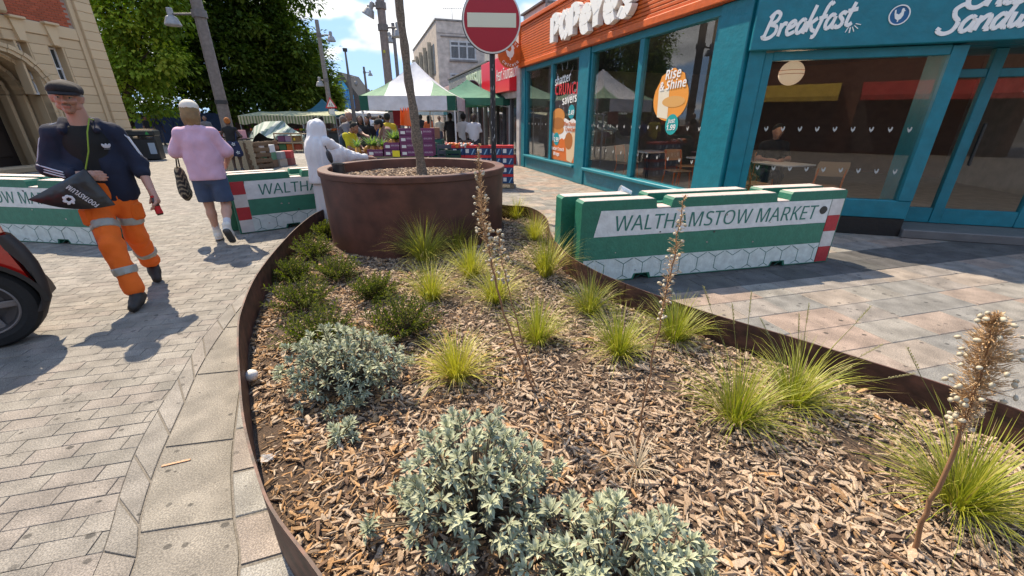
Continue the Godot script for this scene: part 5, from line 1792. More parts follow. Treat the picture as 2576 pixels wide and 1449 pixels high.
func trees() -> void:
	var bright := [Color(0.12, 0.175, 0.025), Color(0.16, 0.22, 0.03), Color(0.22, 0.26, 0.04), Color(0.085, 0.13, 0.022)]
	var sunlit_leaf := []
	for c in bright: sunlit_leaf.append(c * 1.5)  # leaf tones lifted so the colour itself carries sunlight on the first tree
	var deep := [Color(0.065, 0.105, 0.02), Color(0.085, 0.13, 0.024), Color(0.13, 0.175, 0.03), Color(0.05, 0.08, 0.016)]
	var b := foot(330, 340, 27.0)
	tree("yellowish green plane tree beside the stone civic building", b, lobes([[330, 40, 95, 75, 0], [375, 130, 75, 65, -0.6], [290, 170, 70, 70, 0.5], [350, 230, 85, 60, 0], [300, -60, 110, 90, 0.5], [400, -30, 60, 70, 0], [270, 90, 60, 80, 1.0], [330, 130, 100, 100, 1.5]], 27.0, b), 44, 0.30, sunlit_leaf, 0.3)
	b = foot(555, 335, 33.0)
	tree("dark green plane tree behind the tall concrete lamp post", b, lobes([[510, 60, 95, 85, 0], [590, 20, 95, 90, 0.5], [470, 160, 70, 70, 0], [560, 160, 95, 80, -0.5], [500, 250, 80, 45, 0.3], [610, 235, 80, 55, 0], [540, -70, 130, 90, 0.5], [450, 40, 60, 90, 1.5], [540, 130, 120, 110, 2.0]], 33.0, b), 44, 0.34, deep, 0.4)
	b = foot(690, 330, 36.0)
	tree("tall broad plane tree behind the striped stall awning", b, lobes([[670, 60, 85, 90, 0], [725, 110, 70, 75, 0], [660, 170, 80, 70, -0.4], [740, 190, 65, 60, 0], [690, 250, 85, 45, 0], [660, -50, 110, 90, 0.5], [630, 110, 70, 90, 1.0], [700, 150, 90, 100, 1.8]], 36.0, b), 44, 0.35, deep + bright, 0.42)
	b = foot(800, 325, 40.0)
	tree("lower plane tree next to the warning sign post", b, lobes([[775, 150, 48, 55, 0], [795, 205, 50, 50, 0], [820, 235, 28, 32, 0], [770, 250, 55, 42, 0], [760, 200, 60, 70, 1.0], [835, 262, 14, 18, 0]], 40.0, b), 44, 0.35, bright, 0.3)
	b = foot(840, 300, 55.0)
	tree("small bright green tree in front of the blue gabled building", b, lobes([[840, 235, 18, 22, 0], [845, 260, 16, 20, 0], [832, 250, 16, 24, 0.5]], 55.0, b), 40, 0.3, bright, 0.2)

# ---------- street lighting ----------
func lamp_head(parent: Node3D, p: Vector3, m: Material, tilt := 0.0, s := 1.0) -> void:
	var g := Geo.new()
	g.col = Color(0.38, 0.38, 0.38)
	g.lathe(PackedVector2Array([Vector2(0.0, -0.02), Vector2(0.22, -0.03), Vector2(0.23, 0.0), Vector2(0.15, 0.20), Vector2(0.085, 0.24), Vector2(0.085, 0.42), Vector2(0.07, 0.45), Vector2(0, 0.46)]), Vector3.ZERO, 20)
	var o := obj("lamp_head", g, m, parent)
	o.transform = Transform3D(Basis(Vector3.BACK, tilt) * Basis.from_scale(Vector3.ONE * s), p)
func lamp_post(called: String, label: String, px: float, py: float, d: float, top: Array, r0: float, r1: float, heads: Array, c := Color(0.20, 0.165, 0.145)) -> Node3D:
	var base := foot(px, py, d)
	var t := thing(called, label, "lamp post", base, 0.0, "lamp posts along the market street")
	var m := vcm("post_paint", 0.6, noise_tex("grime", 512, 0.02, 5, 0.72, 1.0), 0.7)
	var tp := at(top[0], top[1], d)
	var g := Geo.new()
	g.col = c
	var H := tp.y
	g.tube(PackedVector3Array([Vector3.ZERO, Vector3(0, H * 0.35, 0), Vector3(0, H * 0.7, 0), Vector3(0, H, 0)]), PackedFloat32Array([r0, lerpf(r0, r1, 0.35), lerpf(r0, r1, 0.7), r1]), 18)
	obj("post", g, m, t)
	g = Geo.new()
	g.col = Color(0.03, 0.03, 0.03)
	g.lathe(PackedVector2Array([Vector2(r0 * 0.97, 2.0), Vector2(r0 * 0.99 + 0.008, 2.0), Vector2(r0 * 0.99 + 0.008, 2.12), Vector2(r0 * 0.97, 2.12)]), Vector3.ZERO, 18)
	obj("band", g, m, t)
	for h in heads:
		var q := at(h[0], h[1], d) - base
		g = Geo.new()
		g.col = Color(0.17, 0.15, 0.14)
		var up := Vector3(0, 0.28, 0) if h.size() < 4 else Vector3(0, 0.2, 0)
		g.rod(Vector3(0, q.y + up.y, 0), q + up, 0.035, 0.03)
		g.lathe(PackedVector2Array([Vector2(r1 * 1.0, -0.1), Vector2(r1 * 1.35, -0.1), Vector2(r1 * 1.35, 0.1), Vector2(r1 * 1.0, 0.1)]), Vector3(0, q.y + up.y, 0), 14)
		obj("arm", g, m, t)
		lamp_head(t, q, m, h[2])
	return t
func lamp_posts() -> void:
	lamp_post("lamp_post", "thick brown concrete lamp post behind the wooden pallets", 597, 418, 15.0, [478, -50], 0.18, 0.155, [[436, 62, 0.0]])
	var t := lamp_post("lamp_post", "thick brown lamp post rising behind the white and green gazebo", 998, 400, 17.5, [938, -45], 0.165, 0.14, [[926, 38, -0.5], [1003, 92, 0.0]], Color(0.24, 0.19, 0.165))
	var g := Geo.new()
	g.col = Color(0.55, 0.50, 0.03)
	g.box(Vector3(0, 3.85, 0.168), Vector3(0.07, 0.09, 0.006))
	obj("tag_plate", g, mats["post_paint"], t)
	lamp_post("lamp_post", "slim grey lamp post carrying the two way traffic warning sign", 846, 368, 26.0, [803, 50], 0.15, 0.10, [[834, 103, 0.0], [806, 216, 0.0]], Color(0.27, 0.24, 0.21))
	lamp_post("lamp_post", "slim grey lamp post in front of the cream building", 1018, 372, 25.0, [1000, 58], 0.11, 0.085, [[981, 106, 0.0]], Color(0.20, 0.18, 0.17))
	lamp_post("lamp_post", "distant thin lamp post beside the blue gabled building", 935, 330, 46.0, [918, 168], 0.13, 0.10, [[932, 190, 0.0]], Color(0.17, 0.15, 0.14))
	# camera mast
	var base := foot(899, 352, 32.0)
	t = thing("camera_mast", "slim grey mast with a security camera on a side bracket", "camera mast", base)
	var H := at(870, 130, 32.0).y
	g = Geo.new()
	g.col = Color(0.19, 0.17, 0.15)
	g.tube(PackedVector3Array([Vector3.ZERO, Vector3(0, H * 0.75, 0), Vector3(0, H * 0.76, 0), Vector3(0, H, 0)]), PackedFloat32Array([0.14, 0.12, 0.08, 0.06]), 12)
	obj("mast", g, mats["post_paint"], t)
	g = Geo.new()
	g.col = Color(0.04, 0.04, 0.042)
	g.rod(Vector3(0, H, 0), Vector3(0, H + 0.2, 0), 0.14, 0.16, 12)
	obj("top_sensor", g, mats["post_paint"], t)
	g = Geo.new()
	g.col = Color(0.30, 0.30, 0.30)
	g.tube(PackedVector3Array([Vector3(0, H * 0.72, 0), Vector3(0.35, H * 0.74, 0), Vector3(0.45, H * 0.70, 0)]), PackedFloat32Array([0.035]), 8)
	g.ell(Vector3(0.45, H * 0.66, 0), Vector3(0.13, 0.18, 0.13))
	obj("camera_dome", g, mats["post_paint"], t)

# ---------- traffic signs ----------
func signs() -> void:
	var vc := vcm("sign_face", 0.35)
	var p := foot(1243, 420, 7.4)
	var c := at(1240, 52, 7.4)
	var t := thing("no_entry_sign", "round red no entry sign with a white bar on a black pole", "sign", p, 4.0)
	var H := c.y
	var g := Geo.new()
	g.col = Color(0.018, 0.018, 0.02)
	g.tube(PackedVector3Array([Vector3(0, 0, -0.06), Vector3(0, H + 0.5, -0.06)]), PackedFloat32Array([0.044]), 16)
	obj("pole", g, vcm("pole_paint", 0.45, noise_tex("grime", 512, 0.02, 5, 0.72, 1.0), 2.0), t)
	# flaked paint and sticker scraps on the pole
	for k in 22:
		g = Geo.new()
		g.col = [Color(0.36, 0.35, 0.34), Color(0.22, 0.21, 0.21), Color(0.45, 0.45, 0.44)][k % 3]
		var y := rng.randf_range(1.0, 2.35)
		var a0 := rng.randf_range(0.2, PI - 0.2)
		var hh := rng.randf_range(0.015, 0.06)
		var aw := rng.randf_range(0.10, 0.35)
		var m := 7
		var ctr := Vector3(0, 0, -0.06)
		var up := PackedVector3Array()
		var dn := PackedVector3Array()
		for i in m:
			var a := a0 + aw * (float(i) / (m - 1) - 0.5)
			var e := sin(PI * i / (m - 1)) * hh * rng.randf_range(0.5, 1.0)
			up.append(ctr + Vector3(cos(a) * 0.0455, y + e, sin(a) * 0.0455))
			dn.append(ctr + Vector3(cos(a) * 0.0455, y - e, sin(a) * 0.0455))
		g.ring_strip([dn, up], false)
		obj("paint_flake", g, vc, t)
	g = Geo.new()
	g.col = Color(0.02, 0.02, 0.02)
	g.lathe(PackedVector2Array([Vector2(0, -0.02), Vector2(0.455, -0.02), Vector2(0.455, 0.0), Vector2(0, 0.0)]), Vector3(-0.006, H, 0.0), 64, Basis(Vector3.RIGHT, PI / 2))
	obj("backing_plate", g, vc, t)
	g = Geo.new()
	g.col = Color(0.62, 0.60, 0.55)
	g.prism(disc(Vector2.ZERO, 0.448, 0.448, 64), 0.006, Transform3D(Basis.IDENTITY, Vector3(0, H, 0.027)))
	obj("white_border", g, vc, t)
	g = Geo.new()
	g.col = Color(0.33, 0.008, 0.022)
	g.prism(disc(Vector2.ZERO, 0.425, 0.425, 64), 0.003, Transform3D(Basis.IDENTITY, Vector3(0, H, 0.031)))
	obj("red_disc", g, vc, t)
	g = Geo.new()
	g.col = Color(0.60, 0.60, 0.47)
	g.box(Vector3(0.0, H, 0.033), Vector3(0.75, 0.19, 0.005), 0.002)
	obj("white_bar", g, vc, t)
	g = Geo.new()
	g.col = Color(0.05, 0.05, 0.05)
	for y in [-0.2, 0.2]: g.box(Vector3(0, H + y, -0.04), Vector3(0.3, 0.05, 0.05), 0.004)
	obj("fixing_rail", g, vc, t)
	# two-way traffic triangle on the slim post
	var w := at(833, 262, 25.8)
	t = thing("warning_sign", "triangular red and white two way traffic warning sign with white plate", "sign", Vector3(w.x, 0, w.z + 0.05), 2.0)
	for e in [[0.36, Color(0.50, 0.03, 0.03), 0.0, "red_border"], [0.25, Color(0.66, 0.64, 0.60), 0.006, "white_face"]]:
		g = Geo.new()
		g.col = e[1]
		g.prism(PackedVector2Array([Vector2(-0.95, -0.6) * e[0], Vector2(0.95, -0.6) * e[0], Vector2(0, 1.05) * e[0]]), 0.02, Transform3D(Basis.IDENTITY, Vector3(0, w.y, e[2])))
		obj(e[3], g, vc, t)
	for s in [-1.0, 1.0]:
		g = Geo.new()
		g.col = Color(0.02, 0.02, 0.02)
		g.prism(PackedVector2Array([Vector2(-0.014, -0.12), Vector2(0.014, -0.12), Vector2(0.014, 0.0), Vector2(0.045, 0.0), Vector2(0, 0.06), Vector2(-0.045, 0.0), Vector2(-0.014, 0.0)]), 0.004, Transform3D(Basis(Vector3.BACK, 0.0 if s < 0 else PI), Vector3(s * 0.06, w.y - 0.02 - (0.06 if s > 0 else 0.0), 0.011)))
		obj("arrow", g, vc, t)
	g = Geo.new()
	g.col = Color(0.62, 0.62, 0.60)
	g.box(Vector3(0, w.y - 0.47, 0.0), Vector3(0.32, 0.42, 0.02), 0.004)
	obj("white_plate", g, vc, t)
	g = Geo.new()
	g.col = Color(0.25, 0.25, 0.25)
	g.rod(Vector3(0, 0, -0.03), Vector3(0, w.y + 0.2, -0.03), 0.03)
	obj("bracket_pole", g, vc, t)
	# round yellow shop sign down the street
	w = at(877, 283, 44.0)
	t = thing("round_yellow_sign", "round yellow supermarket sign on the dark building below the blue gable", "sign", Vector3(w.x, 0, w.z), 0.0)
	g = Geo.new()
	g.col = Color(0.62, 0.46, 0.02)
	g.prism(disc(Vector2.ZERO, 0.29, 0.32, 28), 0.08, Transform3D(Basis.IDENTITY, Vector3(0, w.y, 0)))
	obj("panel", g, vc, t)
	put_text("Lidl", 0.18, 0.01, flat("sign_dark", Color(0.03, 0.03, 0.06), 0.5), t, "sign_lettering", Vector3(0, w.y + 0.0, 0.012), Basis.IDENTITY, 0.42, 1.0)
	g = Geo.new()
	g.col = Color(0.1, 0.1, 0.1)
	g.rod(Vector3(0, 0, -0.1), Vector3(0, w.y, -0.1), 0.05)
	obj("post", g, vc, t)

# ---------- market stalls and goods ----------
func gazebo(label: String, ctr: Vector3, turn: float, w: float, eave: float, peak: float, drop: float, ca: Color, cb: Color, cv: Color, share := 0.24) -> Node3D:
	var t := thing("gazebo", label, "gazebo", Vector3(ctr.x, 0, ctr.z), turn, "market gazebos")
	var cloth := vcm("tent_cloth", 0.8, noise_tex("clothf", 512, 0.01, 4, 0.88, 1.0, FastNoiseLite.TYPE_SIMPLEX_SMOOTH, 81), 0.6, normal_tex("foldn", 512, 0.012, 3, 7.0, 82), 0.35)
	cloth.backlight_enabled = true
	cloth.backlight = Color(0.5, 0.5, 0.5)
	var leg := flat("pole_white", Color(0.55, 0.55, 0.55), 0.4)
	var h := w * 0.5
	for s in 4:
		var b := Basis(Vector3.UP, s * PI / 2)
		for part in [[-1, 0.09, ca, cv, "roof_corner", "valance_corner"], [0, 0.0, cb, cb, "roof_panel", "valance_panel"], [1, 0.09, ca, cv, "roof_corner", "valance_corner"]]:
			var g := Geo.new()
			g.col = part[2]
			var rings := []
			var half_white := share * w
			for i in 13:
				var v := i / 12.0
				var r := PackedVector3Array()
				var e := h * (1.0 - v * 0.985)
				var x0 := -minf(half_white, e)
				var x1 := minf(half_white, e)
				if part[0] < 0:
					x1 = x0
					x0 = -e
				elif part[0] > 0:
					x0 = x1
					x1 = e
				for j in 7:
					var x := lerpf(x0, x1, j / 6.0)
					var u := x / e
					# the cloth hangs in a hollow curve to the peak
					var y := eave + (peak - eave) * (0.62 * v + 0.38 * pow(v, 2.6)) - 0.05 * sin(PI * v) * (1.0 - absf(u)) + 0.008 * sin(u * 20.0 + v * 9.0) * (1.0 - v)
					r.append(b * Vector3(x, y, e))
				rings.append(r)
			g.ring_strip(rings, false)
			obj(part[4], g, cloth, t)
			g = Geo.new()
			g.col = part[3]
			rings = []
			for i in 3:
				var r := PackedVector3Array()
				for j in 9:
					var u0: float = [0.0, 0.09, 0.91][part[0] + 1]
					var u1: float = [0.09, 0.91, 1.0][part[0] + 1]
					var u := lerpf(u0, u1, j / 8.0)
					r.append(b * Vector3((u * 2.0 - 1.0) * h, eave + 0.003 - drop * i / 2.0, h + 0.006 + 0.012 * sin(u * 31.0) * i))
				rings.append(r)
			rings.reverse()
			g.ring_strip(rings, false)
			obj(part[5], g, cloth, t)
		var g2 := Geo.new()
		g2.bar(b * Vector3(h - 0.04, 0, h - 0.04), b * Vector3(h - 0.04, eave, h - 0.04), 0.045, 0.045, 0.004)
		obj("leg", g2, leg, t)
		g2 = Geo.new()
		g2.bar(b * Vector3(-h + 0.06, eave - 0.12, h - 0.05), b * Vector3(h - 0.06, eave - 0.12, h - 0.05), 0.03, 0.03)
		g2.bar(b * Vector3(-h + 0.06, eave - 0.30, h - 0.05), b * Vector3(0, eave - 0.10, h - 0.05), 0.022, 0.022)
		g2.bar(b * Vector3(h - 0.06, eave - 0.30, h - 0.05), b * Vector3(0, eave - 0.10, h - 0.05), 0.022, 0.022)
		obj("truss", g2, leg, t)
	return t
func carton(called: String, label: String, cat: String, grp: String, pos: Vector3, size: Vector3, turn: float, c: Color, lid: Color, tagc: Color, open := false) -> Node3D:
	var t := thing(called, label, cat, pos, turn, grp)
	var card := vcm("card", 0.75)
	var g := Geo.new()
	g.col = c
	var w := 0.008
	if open:
		g.box(Vector3(0, 0.006, 0), Vector3(size.x, 0.012, size.z))
		for s in [-1.0, 1.0]:
			g.box(Vector3(0, size.y * 0.5, s * (size.z * 0.5 - w * 0.5)), Vector3(size.x, size.y, w), 0.001)
			g.box(Vector3(s * (size.x * 0.5 - w * 0.5), size.y * 0.5, 0), Vector3(w, size.y, size.z - w * 2), 0.001)
	else:
		g.box(Vector3(0, size.y * 0.5, 0), Vector3(size.x, size.y, size.z), 0.004)
	obj("box", g, card, t)
	if lid.a > 0:
		g = Geo.new()
		g.col = lid
		g.box(Vector3(0, size.y * 0.86, 0), Vector3(size.x + 0.008, size.y * 0.28, size.z + 0.008), 0.003)
		obj("lid", g, card, t)
	if tagc.a > 0:
		g = Geo.new()
		g.col = tagc
		g.box(Vector3(-size.x * 0.24, size.y * 0.42, size.z * 0.5 + 0.002), Vector3(size.x * 0.28, size.y * 0.42, 0.003))
		obj("paper_label", g, card, t)
	return t
func pineapple(proto: Array, label: String, pos: Vector3, bas: Basis) -> void:
	if proto.is_empty():
		var t := thing("pineapple", label, "pineapple", pos, 0.0, "pineapples on the stall")
		var g := Geo.new()
		# fruit with raised eyes in crossed spirals
		var rings := []
		for i in 15:
			var v := i / 14.0
			var r := PackedVector3Array()
			for j in 20:
				var a := TAU * j / 20.0
				var rad := 0.062 * pow(sin(PI * clampf(0.06 + v * 0.88, 0, 1)), 0.55) * (1.0 + 0.07 * sin(j * PI * 0.8 + i * PI) * sin(i * 2.2))
				r.append(Vector3(cos(a) * rad, v * 0.17, sin(a) * rad))
			rings.append(r)
		rings.reverse()
		g.col = Color(0.42, 0.20, 0.045)
		g.ring_strip(rings)
		for i in g.c.size():
			g.c[i] = Color(0.50, 0.25, 0.05) if (i * 7919) % 5 > 1 else Color(0.28, 0.13, 0.04)
		obj("fruit", g, vcm("peel", 0.6), t)
		for k in 26:
			g = Geo.new()
			var a := k * 2.4
			var rise := lerpf(0.25, 1.5, k / 25.0)
			var d := Vector3(cos(a), rise, sin(a)).normalized()
			var l := lerpf(0.16, 0.24, k / 25.0)
			var base_ := Vector3(cos(a) * 0.015, 0.165 + k * 0.0012, sin(a) * 0.015)
			var side := d.cross(Vector3.UP).normalized() * 0.014
			g.col = Color(0.10, 0.17, 0.10).lerp(Color(0.22, 0.28, 0.18), rng.randf())
			var p1 := base_ + d * l * 0.5
			var p2 := base_ + d * l + Vector3(cos(a), -0.6, sin(a)) * 0.03
			g.quad(base_ - side, base_ + side, p1 + side * 0.8, p1 - side * 0.8)
			g.tri(p1 - side * 0.8, p1 + side * 0.8, p2)
			obj("crown_leaf", g, leaf_mat(), t)
		t.transform = Transform3D(bas, pos)
		proto.append(t)
	else:
		var r := copy_of(proto[0], label, pos)
		r.transform = Transform3D(bas, pos)
func market() -> void:
	var none := Color(0, 0, 0, 0)
	var wood := vcm("timber", 0.8, noise_tex("grain", 256, 0.05, 4, 0.6, 1.0), 3.0)
	# white and green gazebo over the fruit
	var g0 := at(905, 258, 13.3)
	var g1 := at(1146, 258, 13.3)
	var w := g1.x - g0.x
	gazebo("white and green market gazebo over the pineapple stall", Vector3((g0.x + g1.x) * 0.5, 0, -13.3 - w * 0.5), 0.0, w, at(905, 241, 13.3).y, 3.22, 0.40, Color(0.20, 0.36, 0.22), Color(0.72, 0.72, 0.74), Color(0.012, 0.10, 0.065))
	gazebo("dark green gazebo behind the white and green one", Vector3(-1.75, 0, -17.8), 8.0, 3.0, 2.25, 2.95, 0.25, Color(0.03, 0.16, 0.10), Color(0.06, 0.22, 0.14), Color(0.01, 0.09, 0.06))
	gazebo("white gazebo far down the street beyond the fruit stall", foot(945, 300, 34.0), 5.0, 2.8, 1.9, 2.5, 0.2, Color(0.7, 0.7, 0.7), Color(0.72, 0.72, 0.72), Color(0.6, 0.6, 0.6))
	gazebo("blue teal gazebo behind the striped stall awning", foot(818, 300, 34.0), 10.0, 2.7, 1.85, 2.9, 0.2, Color(0.03, 0.12, 0.16), Color(0.04, 0.15, 0.2), Color(0.02, 0.1, 0.13))
	gazebo("pale striped gazebo further behind the warning sign", foot(880, 300, 42.0), 0.0, 3.0, 1.9, 2.4, 0.2, Color(0.6, 0.6, 0.55), Color(0.7, 0.7, 0.66), Color(0.5, 0.5, 0.45))
	gazebo("small turquoise and white gazebo near the far shops", foot(1085, 300, 28.0), 0.0, 2.4, 1.95, 2.3, 0.2, Color(0.10, 0.35, 0.36), Color(0.5, 0.6, 0.62), Color(0.1, 0.3, 0.32))
	# fruit stall table
	var d := 9.0
	var ty := at(960, 391, d).y
	var a0 := at(865, 391, d)
	var a1 := at(1075, 391, d)
	var t := thing("stall_table", "market table with a dark blue skirt under the pineapple boxes", "table", Vector3((a0.x + a1.x) * 0.5, 0, -d - 0.1))
	var g := Geo.new()
	g.col = Color(0.34, 0.26, 0.18)
	g.box(Vector3(0, ty - 0.02, -0.25), Vector3(a1.x - a0.x, 0.04, 1.1), 0.004)
	obj("tabletop", g, wood, t)
	g = Geo.new()
	g.col = Color(0.015, 0.03, 0.09)
	var rr := [PackedVector3Array(), PackedVector3Array()]
	for k in 40:
		var x := lerpf(-0.5, 0.5, k / 39.0) * (a1.x - a0.x)
		rr[0].append(Vector3(x, 0.05, 0.31 + 0.025 * sin(k * 1.3)))
		rr[1].append(Vector3(x, ty - 0.041, 0.305))
	g.ring_strip(rr, false)
	obj("skirt", g, vcm("cloth", 0.9), t)
	for s in [-1, 1]:
		for f in [0.2, -0.7]:
			g = Geo.new()
			g.rod(Vector3(s * (a1.x - a0.x) * 0.47, 0, f), Vector3(s * (a1.x - a0.x) * 0.47, ty - 0.04, f), 0.02)
			obj("leg", g, flat("galvanised", Color(0.20, 0.205, 0.21), 0.45), t)
	# purple fruit cartons
	var purple := Color(0.13, 0.028, 0.085)
	var bw := 0.315
	var bh := 0.131
	var bd := 0.40
	var n := 0
	var heaps := [[951, 1, "lone low purple carton of pineapples at the table end"], [993, 2, "two high stack"], [1033, 4, "four high stack"], [1074, 4, "stack behind the young tree trunk"]]
	for e in heaps:
		var x0 := at(e[0], 380, d).x
		for k in e[1]:
			var said: String = e[2] if e[1] == 1 else "purple fruit carton, %s of the %s" % [["lowest", "topmost"][k] if e[1] == 2 else ["lowest", "second up", "third up", "topmost"][k], e[2]]
			var b := carton("fruit_carton", said, "carton", "purple fruit cartons on the stall", Vector3(x0, ty + 0.002 + k * (bh + 0.002), -d + 0.02), Vector3(bw, bh, bd), rng.randf_range(-1.5, 1.5), purple * rng.randf_range(0.9, 1.15), none, Color(0.60, 0.56, 0.54), k == e[1] - 1)
			var tx := text_mesh("GOLDEN", 0.03, 0.002, 0.8)
			var o := obj("print", tx, flat("print_pale", Color(0.45, 0.33, 0.40), 0.6), b)
			o.position = Vector3(0.075, 0.075, bd * 0.5 + 0.002)
			if e[0] == 993 and k == 0:
				g = Geo.new()
				g.col = Color(0.68, 0.52, 0.02)
				g.box(Vector3(0.09, 0.05, bd * 0.5 + 0.005), Vector3(0.15, 0.12, 0.004))
				obj("price_card", g, vcm("card", 0.75), b)
			n += 1
	for k in 5:
		carton("fruit_carton", ["purple carton on the ground beside the green crates, topmost", "purple carton on the ground beside the green crates, second down", "purple carton on the ground beside the green crates, third down", "purple carton on the ground beside the green crates, fourth down", "purple carton on the ground beside the green crates, lowest"][k], "carton", "purple fruit cartons on the stall", Vector3(at(1085, 380, 9.7).x - 0.15, 0.002 + (4 - k) * (bh + 0.002), -9.9), Vector3(bw, bh, bd), 3.0, purple, none, Color(0.60, 0.56, 0.54))
	# pineapples
	var proto := []
	var spots := [[903, 388, 0.06, 0, "pineapple standing at the table's near end beside the yellow dress"], [918, 390, 0.25, 0, "large pineapple lying in front of the lone purple carton"], [938, 374, 0.1, 1, "pineapple standing upright in the lone purple carton, leaf tuft nearest the yellow dress"], [950, 373, 0.2, 1, "pineapple upright in the middle of the lone purple carton"], [962, 373, 0.0, 1, "pineapple upright in the lone purple carton beside the two high stack"], [930, 372, 0.3, 1, "pineapple tucked behind the leaning one at the table end"], [978, 356, 0.1, 2, "pineapple lying on the two high carton stack"], [990, 357, 0.0, 2, "pineapple upright in the middle of the two high carton stack"], [1002, 357, 0.1, 2, "pineapple upright beside the four high carton stack"], [984, 354, 0.25, 2, "pineapple behind the others on the two high stack"], [998, 353, 0.3, 2, "rearmost pineapple on the two high stack"]]
	for k in spots.size():
		var e: Array = spots[k]
		var q := at(e[0], e[1], d - 0.05 + e[2])
		var y: float = ty + [0.0, 0.02, 0.15][e[3]] + 0.004
		var tilt := Basis(Vector3.UP, k * 1.3) * Basis(Vector3.BACK, rng.randf_range(-0.25, 0.25))
		if k == 1 or k == 6:
			tilt = Basis(Vector3.UP, 0.3) * Basis(Vector3.BACK, -0.9)
			y += 0.06
		pineapple(proto, e[4], Vector3(q.x, y, -d + 0.05 - e[2]), tilt)
	# paper sheets on the table end
	t = thing("paper_stack", "stack of white paper at the table end by the sleeve", "paper", Vector3(at(893, 388, d).x, ty + 0.002, -d + 0.1), 12.0)
	for k in 4:
		g = Geo.new()
		g.col = Color(0.7, 0.69, 0.66)
		g.box(Vector3(rng.randf_range(-0.01, 0.01), 0.008 + k * 0.016, 0), Vector3(0.22, 0.014, 0.3), 0.002, Basis(Vector3.UP, rng.randf_range(-0.15, 0.15)))
		obj("sheet", g, vcm("card", 0.75), t)
	# brown carton, green crates, dark tubs behind the planter
	carton("cardboard_box", "brown cardboard box on top of the green plastic crates", "box", "", Vector3(at(1095, 348, 10.5).x, at(1095, 348, 10.5).y, -10.5), Vector3(0.22, 0.24, 0.3), 5.0, Color(0.20, 0.10, 0.06), none, none)
	var crates := [[1098, 10.4, 3, Color(0.01, 0.10, 0.07), "green plastic crate under the brown cardboard box"], [1120, 10.2, 2, Color(0.07, 0.08, 0.10), "grey plastic crate beside the green crates"], [1142, 10.1, 2, Color(0.012, 0.06, 0.04), "dark green plastic crate in front of the men wearing white"], [1174, 10.4, 3, Color(0.015, 0.015, 0.017), "black plastic crate behind the red lidded boxes"]]
	for e in crates:
		var top := at(e[0], [349, 360, 374, 352][crates.find(e)], e[1]).y
		var hh: float = top / e[2]
		for k in e[2]:
			var c := thing("plastic_crate", e[4] + [", lowest of its stack", ", topmost of its stack" if e[2] == 2 else ", middle of its stack", ", topmost of its stack"][k], "crate", Vector3(at(e[0], 370, e[1]).x, 0.002 + k * hh, -e[1]), rng.randf_range(-3, 3), "plastic crates behind the planter")
			g = Geo.new()
			g.col = e[3]
			for s in [-1.0, 1.0]:
				for y in 4:
					g.box(Vector3(0, hh * (0.14 + 0.24 * y), s * 0.19), Vector3(0.32, hh * 0.17, 0.015), 0.002)
					g.box(Vector3(s * 0.16, hh * (0.14 + 0.24 * y), 0), Vector3(0.015, hh * 0.17, 0.38), 0.002)
				for x in [-0.155, 0.155]: g.box(Vector3(x, hh * 0.49, s * 0.19), Vector3(0.03, hh * 0.97, 0.03), 0.003)
			g.box(Vector3(0, 0.01, 0), Vector3(0.31, 0.015, 0.37))
			obj("slatted_box", g, vcm("plastic", 0.45), c)
	# loose produce on the crates
	for k in 14:
		var q := at(lerpf(1128, 1185, k / 13.0), 372, 10.15)
		var o := thing("vegetable_bag", ["bunched red peppers heaped on the dark crates", "clear bag of pale produce heaped on the dark crates", "orange carrots bag heaped on the dark crates"][k % 3], "produce", Vector3(q.x, at(1142, 374, 10.1).y + 0.01, -10.1 + rng.randf_range(-0.1, 0.12)), 0.0, ["red produce on the dark crates", "pale produce on the dark crates", "orange produce on the dark crates"][k % 3])
		g = Geo.new()
		g.col = [Color(0.40, 0.03, 0.02), Color(0.42, 0.42, 0.40), Color(0.55, 0.15, 0.02)][k % 3]
		for j in 5: g.ell(Vector3(rng.randf_range(-0.05, 0.05), 0.035 + rng.randf_range(0, 0.06), rng.randf_range(-0.06, 0.06)), Vector3(0.04, 0.035, 0.045), 8, 6)
		obj("heap", g, vcm("peel", 0.6), o)
	# red lidded boxes on a pallet
	var rb := gnd(1292, 475)
	t = thing("pallet", "wooden pallet under the red lidded boxes", "pallet", Vector3(rb.x - 0.72, 0, rb.z), 0.0)
	for k in 5:
		g = Geo.new()
		g.col = Color(0.36, 0.26, 0.16)
		g.box(Vector3(0, 0.115, -0.05 - k * 0.18), Vector3(1.46, 0.02, 0.11), 0.003)
		obj("deck_board", g, wood, t)
	for x in [-0.68, 0.0, 0.68]:
		g = Geo.new()
		g.col = Color(0.33, 0.24, 0.15)
		g.box(Vector3(x, 0.054, -0.4), Vector3(0.1, 0.10, 0.8), 0.003)
		obj("bearer", g, wood, t)
	var cols := 5
	var lh := 0.215
	for c in cols:
		for k in 4:
			var said := "red lidded blue box, %s, in the column %s" % [["lowest", "second up", "third up", "topmost"][k], ["beside the crates", "second from the crates", "in the middle of the pallet", "behind the black sign pole", "nearest the restaurant"][c]]
			var b := carton("lidded_box", said, "box", "red lidded boxes on the pallet", Vector3(rb.x - 0.72 - 0.58 + c * 0.29, 0.127 + k * lh, rb.z - 0.16), Vector3(0.275, lh - 0.004, 0.30), rng.randf_range(-1.5, 1.5), Color(0.018, 0.05, 0.13), Color(0.50, 0.025, 0.03), Color(0.60, 0.60, 0.60))
			g = Geo.new()
			g.col = Color(0.20, 0.36, 0.50)
			g.prism(PackedVector2Array([Vector2(0.02, 0.01), Vector2(0.05, 0.01), Vector2(0.11, 0.13), Vector2(0.08, 0.13)]), 0.002, Transform3D(Basis.IDENTITY, Vector3(0, 0, 0.153)))
			obj("print", g, vcm("card", 0.75), b)
